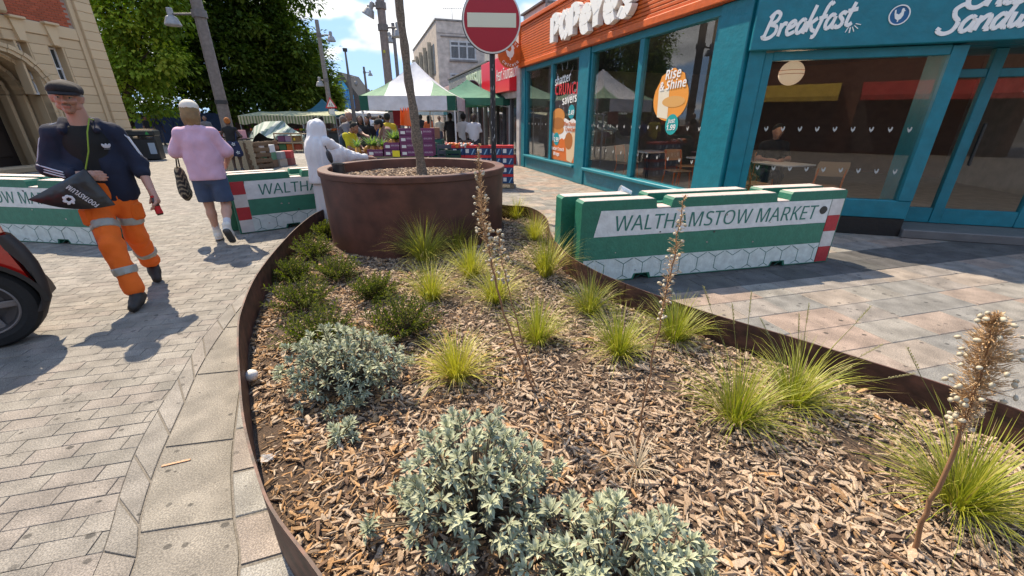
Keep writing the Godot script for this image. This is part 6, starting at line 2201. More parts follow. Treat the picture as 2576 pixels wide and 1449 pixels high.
	# orange carrier bags hung in the gazebo
	for k in 2:
		var q := at([1033, 1022][k], 292, 11.5 + 0.2 * k)
		t = thing("carrier_bag", ["bright orange carrier bags hanging under the gazebo edge", "second bunch of orange carrier bags behind the first"][k], "bag", q, 20.0 * k)
		g = Geo.new()
		g.col = Color(0.72, 0.12, 0.015)
		for j in 4:
			var x := -0.10 + j * 0.06
			g.prism(PackedVector2Array([Vector2(x - 0.08, -0.22), Vector2(x + 0.1, -0.25), Vector2(x + 0.07, 0.03), Vector2(x + 0.05, 0.22), Vector2(x + 0.02, 0.04), Vector2(x - 0.03, 0.20), Vector2(x - 0.06, 0.0)]), 0.02, Transform3D(Basis(Vector3.UP, rng.randf_range(-0.4, 0.4)), Vector3(0, 0, j * 0.04)))
		obj("bags", g, vcm("plastic_film", 0.4), t)
	# red banner behind
	t = thing("red_banner", "dull red banner hung behind the fruit seller", "banner", at(1012, 290, 14.5))
	g = Geo.new()
	g.col = Color(0.30, 0.03, 0.04)
	g.box(Vector3(0, 0, 0), Vector3(0.6, 0.62, 0.02), 0.004)
	obj("sheet", g, vcm("cloth", 0.9), t)
	g = Geo.new()
	for x in [-0.28, 0.28]: g.rod(Vector3(x, -at(1012, 290, 14.5).y, -0.03), Vector3(x, 0.32, -0.03), 0.015)
	obj("stand", g, flat("pole_white", Color(0.55, 0.55, 0.55), 0.4), t)
	# striped awning stall under the trees
	var s0 := at(598, 291, 25.0)
	var s1 := at(842, 288, 25.0)
	t = thing("striped_stall", "long market stall with a faded green striped awning", "stall", Vector3((s0.x + s1.x) * 0.5, 0, -25.0))
	var stripes := 64
	g = Geo.new()
	var half := (s1.x - s0.x) * 0.5
	for k in stripes:
		var x0 := lerpf(-half, half, float(k) / stripes)
		var x1 := lerpf(-half, half, float(k + 1) / stripes)
		g.col = Color(0.16, 0.22, 0.10) if k % 2 else Color(0.50, 0.48, 0.34)
		var y0 := s0.y - 0.02 * sin(k * 0.22)
		var y1 := s0.y - 0.02 * sin((k + 1) * 0.22)
		var b0 := 0.42 + 0.04 * sin(k * 0.5)
		var b1 := 0.42 + 0.04 * sin((k + 1) * 0.5)
		g.quad(Vector3(x0, y0 - b0, 0.03 * sin(k * 0.9)), Vector3(x1, y1 - b1, 0.03 * sin((k + 1) * 0.9)), Vector3(x1, y1, 0), Vector3(x0, y0, 0))
		g.quad(Vector3(x0, y0, 0), Vector3(x1, y1, 0), Vector3(x1, y1 + 0.25, -2.4), Vector3(x0, y0 + 0.25, -2.4))
	obj("awning", g, mats["tent_cloth"], t)
	for k in 4:
		g = Geo.new()
		g.rod(Vector3(lerpf(-half, half, k / 3.0), 0, -0.1), Vector3(lerpf(-half, half, k / 3.0), s0.y, -0.05), 0.03)
		obj("post", g, flat("galvanised", Color(0.20, 0.205, 0.21), 0.45), t)
	g = Geo.new()
	g.col = Color(0.04, 0.05, 0.05)
	g.box(Vector3(0, 0.4, -0.9), Vector3(half * 1.9, 0.8, 1.2), 0.02)
	obj("counter", g, vcm("cloth", 0.9), t)
	for k in 22:
		var x := lerpf(-half * 0.85, half * 0.95, k / 21.0)
		var kinds := [Color(0.55, 0.14, 0.02), Color(0.45, 0.04, 0.02), Color(0.50, 0.40, 0.05), Color(0.08, 0.20, 0.03), Color(0.35, 0.33, 0.30)]
		var said := ["heaped oranges on the striped stall counter", "heaped tomatoes on the striped stall counter", "heaped lemons on the striped stall counter", "heaped greens on the striped stall counter", "heaped potatoes on the striped stall counter"]
		var o := thing("produce_tray", said[k % 5], "produce", t.position + Vector3(x, 0.8, -0.5), 0.0, ["orange", "tomato", "lemon", "greens", "potato"][k % 5] + " trays on the striped stall")
		g = Geo.new()
		g.col = Color(0.12, 0.09, 0.06)
		g.box(Vector3(0, 0.05, 0), Vector3(0.26, 0.1, 0.5), 0.01)
		obj("tray", g, wood, o)
		g = Geo.new()
		g.col = kinds[k % 5]
		for j in 14: g.ell(Vector3(rng.randf_range(-0.1, 0.1), 0.12 + rng.randf_range(0, 0.06), rng.randf_range(-0.2, 0.22)), Vector3.ONE * 0.05, 7, 5)
		obj("heap", g, vcm("peel", 0.6), o)
	# draped tarpaulin
	t = thing("tarpaulin_stall", "stall draped with a crumpled pale green striped tarpaulin", "stall", foot(700, 382, 22.0))
	var topl := [[628, 342], [640, 318], [664, 306], [712, 304], [726, 318], [750, 332], [766, 342], [770, 372]]
	var lowl := [[630, 372], [640, 344], [652, 333], [672, 346], [700, 352], [726, 350], [752, 356], [772, 398]]
	g = Geo.new()
	var m := 48
	for k in m:
		var q := []
		for e in 2:
			var f := (k + e) / float(m) * 7.0
			var i := mini(int(f), 6)
			var fr := f - i
			var col := []
			for r in 6:
				var v := r / 5.0
				var a := Vector2(lerpf(topl[i][0], topl[i + 1][0], fr), lerpf(topl[i][1], topl[i + 1][1], fr))
				var b := Vector2(lerpf(lowl[i][0], lowl[i + 1][0], fr), lerpf(lowl[i][1], lowl[i + 1][1], fr))
				var p := a.lerp(b, v) + Vector2(0, 2.0 * sin(k * 0.8 + e * 0.8 + v * 5.0) * sin(PI * v))
				col.append(at(p.x, p.y, 23.0 - 1.5 * v + 0.12 * sin(k * 0.6 + e * 0.6 + v * 3.0)) - t.position)
			q.append(col)
		g.col = Color(0.42, 0.47, 0.42) if (k / 2) % 2 else Color(0.20, 0.28, 0.24)
		for r in 5: g.quad(q[0][r + 1], q[1][r + 1], q[1][r], q[0][r])
	obj("tarpaulin", g, mats["tent_cloth"], t)
	for x in [640, 712, 764]:
		g = Geo.new()
		var q := at(x, 330, 22.6) - t.position
		g.rod(Vector3(q.x, 0, q.z), Vector3(q.x, q.y, q.z), 0.025)
		obj("pole", g, flat("galvanised", Color(0.20, 0.205, 0.21), 0.45), t)
	g = Geo.new()
	g.col = Color(0.03, 0.03, 0.035)
	g.box(Vector3(-0.6, 0.45, -0.8), Vector3(1.6, 0.9, 0.8), 0.02)
	obj("counter", g, vcm("cloth", 0.9), t)
	# slatted display case with boxes in it
	var k0 := at(697, 383, 21.2)
	var k1 := at(768, 383, 21.2)
	t = thing("display_rack", "pale wooden two shelf display rack below the tarpaulin", "rack", Vector3((k0.x + k1.x) * 0.5, 0, -21.2), 0.0)
	var rw := k1.x - k0.x
	var rh := at(697, 334, 21.2).y
	for y in [0.06, rh * 0.5, rh - 0.04]:
		g = Geo.new()
		g.col = Color(0.50, 0.38, 0.24)
		g.box(Vector3(0, y, 0.0), Vector3(rw, 0.07, 0.05), 0.006)
		g.box(Vector3(0, y - 0.02, -0.3), Vector3(rw, 0.03, 0.55), 0.004)
		obj("shelf", g, wood, t)
	for x in [-0.5, 0.12, 0.5]:
		g = Geo.new()
		g.col = Color(0.48, 0.36, 0.22)
		g.box(Vector3(x * (rw - 0.06), rh * 0.5, 0.02), Vector3(0.05, rh, 0.04), 0.005)
		obj("upright", g, wood, t)
	for k in 8:
		g = Geo.new()
		g.col = Color(0.46, 0.35, 0.22)
		g.box(Vector3((k / 7.0 - 0.5) * rw * 0.92, 0.02, 0.03), Vector3(0.05, 0.10, 0.3), 0.004)
		obj("foot", g, wood, t)
	for k in 6:
		var up := k / 3
		carton("goods_box", ["purple goods box on the upper shelf of the display rack", "lilac goods box on the upper shelf of the display rack", "yellow labelled goods box on the upper shelf of the display rack", "green goods box on the lower shelf of the display rack", "orange goods box on the lower shelf of the display rack", "rust red goods box on the lower shelf of the display rack"][k], "box", "", t.position + Vector3(-0.42 + (k % 3) * 0.36, [0.11, rh * 0.5 + 0.04][1 - up], -0.26), Vector3(0.33, rh * 0.30, 0.3), 0.0, [Color(0.14, 0.05, 0.12), Color(0.28, 0.2, 0.3), Color(0.20, 0.12, 0.05), Color(0.05, 0.14, 0.06), Color(0.45, 0.13, 0.02), Color(0.30, 0.06, 0.03)][k], none, [none, none, Color(0.7, 0.5, 0.05), none, none, none][k])
	# pallets, crates and boxes near the dark dress
	t = thing("upright_pallet", "pale new wooden pallet standing on edge behind the dark dress", "pallet", at(603, 430, 13.7) * Vector3(1, 0, 1), 6.0)
	for k in 5:
		g = Geo.new()
		g.col = Color(0.60, 0.47, 0.30) * rng.randf_range(0.92, 1.06)
		g.box(Vector3(-0.46 + k * 0.23, 0.46, 0), Vector3(0.21, 0.90, 0.03), 0.004)
		obj("board", g, wood, t)
	for y in [0.08, 0.46, 0.84]:
		g = Geo.new()
		g.col = Color(0.52, 0.40, 0.25)
		g.box(Vector3(0, y, -0.06), Vector3(1.13, 0.1, 0.08), 0.004)
		obj("batten", g, wood, t)
	for k in 3:
		t = thing("leaning_pallet", ["weathered brown pallet leaning beside the pale upright pallet", "darker weathered pallet leaning behind the first brown one", "short brown pallet leaning at the end of the row"][k], "pallet", at(662 + k * 14, 424 - k * 4, 14.0 + k * 0.5) * Vector3(1, 0, 1), 62.0 + k * 4)
		for j in 5:
			g = Geo.new()
			g.col = Color(0.22, 0.135, 0.075) * rng.randf_range(0.8, 1.2)
			g.box(Vector3(0, 0.1 + j * 0.17, -0.02 * j), Vector3(0.8, 0.11, 0.025), 0.004)
			obj("board", g, wood, t)
		for x in [-0.35, 0.0, 0.35]:
			g = Geo.new()
			g.col = Color(0.18, 0.11, 0.06)
			g.box(Vector3(x, 0.42, -0.1), Vector3(0.09, 0.85, 0.09), 0.004, Basis(Vector3.RIGHT, -0.11))
			obj("bearer", g, wood, t)
	for k in 7:
		var q := at(680 + (k % 3) * 9, 410 - (k / 3) * 0, 14.6)
		carton("produce_box", ["flat brown tray box at the foot of the carton pile by the pallets", "white and brown carton low in the pile by the pallets", "red printed carton low in the pile by the pallets", "green printed carton in the middle of the pile by the pallets", "grey carton in the middle of the pile by the pallets", "red carton near the top of the pile by the pallets", "white carton on top of the pile by the pallets"][k], "box", "", Vector3(q.x, 0.003 + (k / 3) * 0.245, -14.6 - 0.38 * (k % 3)), Vector3(0.34, 0.24, 0.36), rng.randf_range(-14, 14), [Color(0.2, 0.12, 0.07), Color(0.4, 0.33, 0.27), Color(0.26, 0.08, 0.07), Color(0.10, 0.22, 0.13), Color(0.3, 0.3, 0.3), Color(0.42, 0.05, 0.05), Color(0.62, 0.62, 0.62)][k], none, [none, Color(0.6, 0.6, 0.6), Color(0.6, 0.6, 0.6), none, none, none, Color(0.2, 0.25, 0.4)][k])
	# clothing stall goods behind the pallets
	for k in 6:
		carton("stall_carton", ["white carton on the counter beneath the plane trees", "red carton on the counter beneath the plane trees", "grey carton on the counter beneath the plane trees", "cream carton on the counter beneath the plane trees", "dark carton on the counter beneath the plane trees", "pink carton on the counter beneath the plane trees"][k], "box", "", at(545 + k * 13, 342, 19.0) * Vector3(1, 0, 1) + Vector3(0, 0.75, 0), Vector3(0.22, 0.22 + 0.06 * (k % 3), 0.3), k * 11.0, [Color(0.6, 0.6, 0.6), Color(0.4, 0.06, 0.05), Color(0.3, 0.3, 0.32), Color(0.5, 0.45, 0.36), Color(0.05, 0.05, 0.06), Color(0.5, 0.25, 0.27)][k], none, none)
	t = thing("trestle_counter", "dark trestle counter carrying cartons beneath the plane trees", "table", at(578, 365, 19.0) * Vector3(1, 0, 1))
	g = Geo.new()
	g.col = Color(0.08, 0.06, 0.05)
	g.box(Vector3(0, 0.73, 0), Vector3(1.8, 0.04, 0.7), 0.005)
	obj("top", g, wood, t)
	for x in [-0.7, 0.7]:
		g = Geo.new()
		g.bar(Vector3(x, 0, 0.3), Vector3(x, 0.71, 0), 0.05, 0.05)
		g.bar(Vector3(x, 0, -0.3), Vector3(x, 0.71, 0), 0.05, 0.05)
		obj("trestle", g, wood, t)
	# litter bin by the civic building
	var bp := gnd(378, 402)
	t = thing("litter_bin", "black twin litter bin with a green recycling mark by the civic building", "bin", bp, 20.0)
	var bl := vcm("bin_paint", 0.4)
	g = Geo.new()
	g.col = Color(0.012, 0.013, 0.014)
	g.box(Vector3(0, 0.42, 0), Vector3(0.95, 0.80, 0.55), 0.03)
	obj("body", g, bl, t)
	g = Geo.new()
	g.col = Color(0.015, 0.016, 0.017)
	g.box(Vector3(0, 1.02, 0), Vector3(1.02, 0.22, 0.62), 0.04)
	obj("hood", g, bl, t)
	for x in [-0.44, 0.0, 0.44]:
		g = Geo.new()
		g.col = Color(0.02, 0.02, 0.02)
		g.box(Vector3(x, 0.86, 0), Vector3(0.05, 0.14, 0.5), 0.005)
		obj("pillar", g, bl, t)
	g = Geo.new()
	g.col = Color(0.03, 0.25, 0.05)
	g.prism(PackedVector2Array([Vector2(-0.07, -0.05), Vector2(0.07, -0.05), Vector2(0.0, 0.08)]), 0.004, Transform3D(Basis.IDENTITY, Vector3(0.28, 1.02, 0.315)))
	obj("recycling_mark", g, bl, t)
	g = Geo.new()
	g.col = Color(0.30, 0.36, 0.42)
	g.box(Vector3(0.3, 0.45, 0.277), Vector3(0.22, 0.42, 0.004))
	obj("notice", g, bl, t)
	g = Geo.new()
	g.col = Color(0.25, 0.17, 0.10)
	t = thing("pallet_stack", "small stack of old pallets next to the litter bin", "pallet", at(355, 345, 19.5) * Vector3(1, 0, 1), 10.0)
	for k in 6:
		g = Geo.new()
		g.col = Color(0.30, 0.2, 0.11) * rng.randf_range(0.85, 1.15)
		g.box(Vector3(0, 0.10 + k * 0.2, 0), Vector3(0.9, 0.03, 0.8), 0.004)
		for x in [-0.38, 0.0, 0.38]: g.box(Vector3(x, 0.04 + k * 0.2, 0), Vector3(0.1, 0.09, 0.8), 0.004)
		obj("deck", g, wood, t)

# ---------- red car at the edge of the view ----------
func car() -> void:
	# local: x towards the car's end seen here, z towards the viewer; wheel touches the ground at the origin
	var t := thing("red_car", "red car with black plastic bumper and dark wheel beside the orange trousers", "car", Vector3(-3.74, 0, -2.56), 35.0)
	var red := vcm("car_red", 0.25)
	red.clearcoat_enabled = true
	red.clearcoat = 1.0
	red.clearcoat_roughness = 0.05
	var black := vcm("bumper_black", 0.5)
	var prof := PackedVector2Array([Vector2(0.33, 0.24), Vector2(0.375, 0.33), Vector2(0.39, 0.46), Vector2(0.385, 0.60), Vector2(0.36, 0.72), Vector2(0.32, 0.82)])
	# bumper wraps round the corner: the profile is swept from the flank to the tail
	var g := Geo.new()
	g.col = Color(0.020, 0.018, 0.018)
	var rings := []
	for i in prof.size():
		var r := PackedVector3Array()
		r.append(Vector3([0.30, 0.33, 0.345, 0.32, 0.27, 0.25][i], prof[i].y, 0.012))
		for k in 9:
			var a := PI / 2 * k / 8.0
			r.append(Vector3(prof[i].x - 0.05 + 0.05 * sin(a), prof[i].y, -0.05 + 0.05 * cos(a) + 0.01))
		r.append(Vector3(prof[i].x - 0.42, prof[i].y, -0.75))
		r.append(Vector3(prof[i].x - 0.8, prof[i].y, -1.35))
		rings.append(r)
	g.ring_strip(rings, false)
	obj("bumper", g, black, t)
	# painted body above, lofted from side sections
	g = Geo.new()
	g.col = Color(0.42, 0.012, 0.010)
	rings = []
	var side := [[0.28, 0.70], [0.33, 0.80], [0.32, 0.97], [0.20, 1.07], [-0.8, 1.13], [-1.2, 1.42], [-1.4, 1.50], [-2.6, 1.42], [-3.1, 1.0], [-3.5, 0.9], [-3.62, 0.6], [-3.6, 0.3]]
	for z in [0.0, -0.03, -0.09, -0.8, -1.46, -1.52, -1.55]:
		var sh: float = {0.0: 0.10, -0.03: 0.035, -0.09: 0.0, -0.8: 0.0, -1.46: 0.0, -1.52: 0.035, -1.55: 0.10}[z]
		var r := PackedVector3Array()
		for e in side:
			var up: float = e[1]
			r.append(Vector3(e[0] + (0.58 * z if e[0] > -0.6 else 0.0) - sh * (1.0 if e[0] > -1 else -1.0), up - sh * 0.6, z - (0.16 if up > 1.2 and z > -0.5 else 0.0) + (0.16 if up > 1.2 and z < -1.2 else 0.0)))
		rings.append(r)
	g.ring_strip(rings, false)
	obj("body_shell", g, red, t)
	# flank with the wheel arch
	var flank := PackedVector2Array([Vector2(0.27, 0.70), Vector2(0.28, 0.90), Vector2(0.14, 1.04), Vector2(-0.5, 1.08), Vector2(-3.4, 0.92), Vector2(-3.52, 0.3), Vector2(-0.40, 0.22)])
	for k in 15:
		var a := PI * 1.02 - PI * 0.90 * k / 14.0
		flank.append(Vector2(0.345 * cos(a), 0.31 + 0.345 * sin(a)))
	g = Geo.new()
	g.col = Color(0.40, 0.012, 0.010)
	g.prism(flank, 0.05, Transform3D(Basis.IDENTITY, Vector3(0, 0, -0.012)))
	obj("flank", g, red, t)
	g = Geo.new()
	g.col = Color(0.012, 0.012, 0.012)
	var arch := []
	for z in [0.012, -0.3]:
		var r := PackedVector3Array()
		for k in 19:
			var a := PI - PI * k / 18.0
			r.append(Vector3(0.34 * cos(a), 0.31 + 0.34 * sin(a), z))
		arch.append(r)
	g.ring_strip(arch, false)
	var lip := []
	for q in [0.341, 0.372]:
		var r := PackedVector3Array()
		for k in 19:
			var a := PI - PI * k / 18.0
			r.append(Vector3(q * cos(a), 0.31 + q * sin(a), 0.016))
		lip.append(r)
	g.ring_strip(lip, false)
	obj("wheel_arch", g, black, t)
	g = Geo.new()
	g.col = Color(0.46, 0.01, 0.008)
	g.ell(Vector3(0.17, 0.80, -0.03), Vector3(0.10, 0.10, 0.05), 16, 10)
	obj("tail_lamp", g, red, t)
	g = Geo.new()
	g.col = Color(0.60, 0.16, 0.02)
	g.ell(Vector3(0.17, 0.78, 0.012), Vector3(0.03, 0.03, 0.015), 10, 8)
	obj("indicator_lens", g, red, t)
	# wheels: tyre and rim
	for wx in [0.0, -2.5]:
		g = Geo.new()
		g.col = Color(0.014, 0.014, 0.014)
		var tb := Basis(Vector3.RIGHT, PI / 2)
		g.lathe(PackedVector2Array([Vector2(0.20, 0.0), Vector2(0.235, 0.012), Vector2(0.285, 0.006), Vector2(0.305, -0.02), Vector2(0.31, -0.06), Vector2(0.31, -0.15), Vector2(0.30, -0.19), Vector2(0.20, -0.2)]), Vector3(wx, 0.31, -0.03), 40, tb)
		var ty := obj("tyre", g, vcm("rubber", 0.8, noise_tex("grime", 512, 0.02, 5, 0.72, 1.0), 3.0), t)
		g = Geo.new()
		g.col = Color(0.045, 0.04, 0.04)
		g.lathe(PackedVector2Array([Vector2(0, -0.06), Vector2(0.06, -0.055), Vector2(0.12, -0.07), Vector2(0.17, -0.05), Vector2(0.185, -0.01), Vector2(0.20, -0.004)]), Vector3(wx, 0.31, -0.03), 40, tb)
		g.col = Color(0.16, 0.14, 0.13)
		g.lathe(PackedVector2Array([Vector2(0.188, -0.002), Vector2(0.196, 0.008), Vector2(0.204, 0.0)]), Vector3(wx, 0.31, -0.03), 40, tb)
		for k in 5: g.box(Vector3(wx + 0.11 * cos(TAU * k / 5), 0.31 + 0.11 * sin(TAU * k / 5), -0.075), Vector3(0.16, 0.05, 0.02), 0.008, Basis(Vector3.BACK, TAU * k / 5))
		obj("rim", g, vcm("rim_metal", 0.4), ty)

# ---------- plants in the bed ----------
func silver_shrub(label: String, c: Vector3, rx: float, rz: float, h: float, count: int, sprigs: Array) -> void:
	var t := thing("silver_shrub", label, "shrub", c, 0.0, "silvery shrubs in the bed")
	var g := Geo.new()
	var st := Geo.new()
	var tips := []
	for k in count:
		var a := k * 2.39996 + rng.randf_range(-0.3, 0.3)
		var r := sqrt((k + 0.5) / count)
		var top := h * (0.30 + 0.70 * sqrt(maxf(0.0, 1.0 - r * r))) * rng.randf_range(0.55, 1.12)
		var wob := 1.0 + 0.28 * fnl.get_noise_2d(cos(a) * 1.4 + c.x * 7.0, sin(a) * 1.4)
		var p := Vector3(cos(a) * rx * r * wob + rng.randfn(0, 0.02), top * (0.8 + 0.35 * wob * 0.6), sin(a) * rz * r * wob)
		tips.append([p, (Vector3(cos(a) * r * 0.9, 0.75, sin(a) * r * 0.9)).normalized(), 1.0])
		# lower rosettes fill the inside
		if k % 2 == 0: tips.append([p * Vector3(0.8, 0.55, 0.8), Vector3(cos(a), 0.45, sin(a)).normalized(), 0.85])
	for s in sprigs:
		for j in 4: tips.append([Vector3(s.x + rng.randf_range(-0.05, 0.05), s.y + rng.randf_range(0.0, 0.05), s.z + rng.randf_range(-0.04, 0.04)), Vector3(rng.randf_range(-0.5, 0.5), 0.8, rng.randf_range(-0.3, 0.6)).normalized(), 0.95])
	for e in tips:
		var p: Vector3 = e[0]
		var d: Vector3 = e[1]
		var side := d.cross(Vector3(0.3, 0.1, 1)).normalized()
		var up := d.cross(side)
		var tone := rng.randf_range(0.80, 1.15)
		for j in 17:
			var a := j * 2.39996
			var open := lerpf(1.25, 0.15, j / 16.0)
			var dir := (d * cos(open) + (side * cos(a) + up * sin(a)) * sin(open)).normalized()
			var l: float = 0.047 * e[2] * lerpf(1.0, 0.6, j / 16.0) * rng.randf_range(0.8, 1.2)
			var c2 := Color(0.255, 0.285, 0.185).lerp(Color(0.46, 0.465, 0.33), rng.randf() * 0.7) * tone
			leaf(g, p - d * (0.03 - 0.03 * j / 16.0), dir, l, l * 0.33, c2, 0.18)
		st.col = Color(0.13, 0.10, 0.065)
		st.tube(PackedVector3Array([Vector3(p.x * 0.15, -0.02, p.z * 0.15), Vector3(p.x * 0.6, p.y * 0.5, p.z * 0.6), p]), PackedFloat32Array([0.005, 0.004, 0.002]), 5, false)
		if rng.randf() < 0.10:
			# spent flower heads
			for j in 12:
				var dd := (d + Vector3(rng.randfn(), rng.randfn(), rng.randfn()) * 0.5).normalized()
				leaf(g, p + d * 0.005, dd, 0.016, 0.004, Color(0.30, 0.15, 0.08), 0.1)
	var m := vcm("silver_leaf", 0.7)
	m.metallic_specular = 0.3
	m.backlight_enabled = true
	m.backlight = Color(0.22, 0.25, 0.2)
	stuff(obj("foliage", g, m, t))
	stuff(obj("stems", st, vcm("twig", 0.85), t))
func hebe(label: String, c: Vector3, rx: float, h: float, count: int) -> void:
	var t := thing("evergreen_shrub", label, "shrub", c, 0.0, "low dark evergreens in the bed")
	var g := Geo.new()
	var st := Geo.new()
	for k in count:
		var a := k * 2.39996
		var r := sqrt((k + 0.5) / count)
		var tip := Vector3(cos(a) * rx * r, h * (0.45 + 0.55 * sqrt(maxf(0.0, 1.0 - r * r))) * rng.randf_range(0.5, 1.25), sin(a) * rx * r) * Vector3(rng.randf_range(0.85, 1.2), 1, rng.randf_range(0.85, 1.2))
		var root := Vector3(tip.x * 0.2, 0, tip.z * 0.2)
		var d := (tip - root).normalized()
		st.col = Color(0.10, 0.075, 0.045)
		st.tube(PackedVector3Array([root, tip]), PackedFloat32Array([0.004, 0.0015]), 4, false)
		for j in 22:
			var v := lerpf(0.35, 1.0, j / 21.0)
			var b := j * 2.4
			var s := d.cross(Vector3(0.2, 0.3, 1)).normalized()
			var u := d.cross(s)
			var dir := (d * lerpf(0.5, 1.3, v) + s * cos(b) + u * sin(b)).normalized()
			var c2 := Color(0.055, 0.075, 0.014).lerp(Color(0.22, 0.22, 0.035), pow(rng.randf(), 2.2))
			leaf(g, root.lerp(tip, v), dir, 0.034 * rng.randf_range(0.8, 1.2), 0.013, c2, 0.2)
	stuff(obj("foliage", g, leaf_mat(), t))
	stuff(obj("stems", st, vcm("twig", 0.85), t))
func blade(g: Geo, p: Vector3, dir: Vector3, l: float, w: float, droop: float, col: Color) -> Vector3:
	var out := Vector3(dir.x, 0, dir.z)
	var side := Vector3(-dir.z, 0, dir.x)
	side = side.normalized() if side.length() > 0.01 else Vector3.RIGHT
	var prev := p
	var q := p
	var d := dir
	var m := 5
	for i in m:
		var w0 := w * (1.0 - pow(float(i) / m, 2.0))
		var w1 := w * (1.0 - pow(float(i + 1) / m, 2.0))
		q = prev + d * l / m
		g.col = col
		if i < m - 1: g.quad(prev - side * w0, prev + side * w0, q + side * w1, q - side * w1)
		else: g.tri(prev - side * w0, prev + side * w0, q)
		prev = q
		d = (d + Vector3(out.x * 0.25, -droop, out.z * 0.25) * (0.35 + 0.2 * i)).normalized()
	return q
func grass_mat() -> StandardMaterial3D:
	if mats.has("grass"): return mats["grass"]
	var m := vcm("grass", 0.5)
	m.backlight_enabled = true
	m.backlight = Color(0.8, 0.85, 0.5)
	return m
func tuft(label: String, px: float, py: float, r: float, h: float, n: int, yellow: float, seeds := []) -> void:
	var c := gnd(px, py, 0.11)
	c.y = bed_y(c.x, c.z) - 0.005
	var t := thing("grass_tuft", label, "grass tuft", c, 0.0, "grass tufts in the bed")
	var g := Geo.new()
	for k in int(n * 1.75):
		var a := rng.randf() * TAU
		var lean := rng.randf_range(0.05, 1.35) * r / h
		if rng.randf() < 0.2: lean *= 1.6
		var dir := Vector3(cos(a) * lean, 1.0, sin(a) * lean).normalized()
		var p := Vector3(cos(a) * rng.randf() * 0.05, -0.01, sin(a) * rng.randf() * 0.05)
		var col := Color(0.23, 0.27, 0.032).lerp(Color(0.50, 0.45, 0.07), clampf(yellow + rng.randfn(0, 0.22), 0, 1))
		if rng.randf() < 0.10: col = Color(0.42, 0.33, 0.15)
		blade(g, p, dir, h * rng.randf_range(0.65, 1.35), rng.randf_range(0.0018, 0.0030), rng.randf_range(0.08, 0.55), col)
	# dead thatch lying round the crown
	for k in n / 4:
		var a := rng.randf() * TAU
		blade(g, Vector3(cos(a) * 0.03, 0.01, sin(a) * 0.03), Vector3(cos(a), 0.25, sin(a)).normalized(), h * rng.randf_range(0.35, 0.7), 0.0018, 0.3, Color(0.38, 0.30, 0.17))
	stuff(obj("blades", g, grass_mat(), t))
	for s in seeds:
		var tip := at(s[0], s[1], s[2]) - c
		g = Geo.new()
		g.col = Color(0.22, 0.22, 0.075)
		var mid := tip * 0.5 + Vector3(0, tip.y * 0.12, 0)
		g.tube(PackedVector3Array([Vector3.ZERO, mid * 0.55, mid, tip * 0.8 + Vector3(0, tip.y * 0.04, 0), tip]), PackedFloat32Array([0.0018, 0.0016, 0.0014, 0.0012, 0.0008]), 5, false)
		var d := (tip - mid).normalized()
		for j in 34:
			var v := j / 33.0
			var q := tip - d * 0.10 * (1.0 - v)
			var a := j * 2.4
			var sd := d.cross(Vector3(0.1, 0.2, 1)).normalized()
			leaf(g, q, (d * 1.6 + sd * cos(a) + d.cross(sd) * sin(a)).normalized(), 0.013, 0.004, Color(0.27, 0.24, 0.11).lerp(Color(0.36, 0.33, 0.18), rng.randf()), 0.2)
		obj("seed_stalk", g, grass_mat(), t)
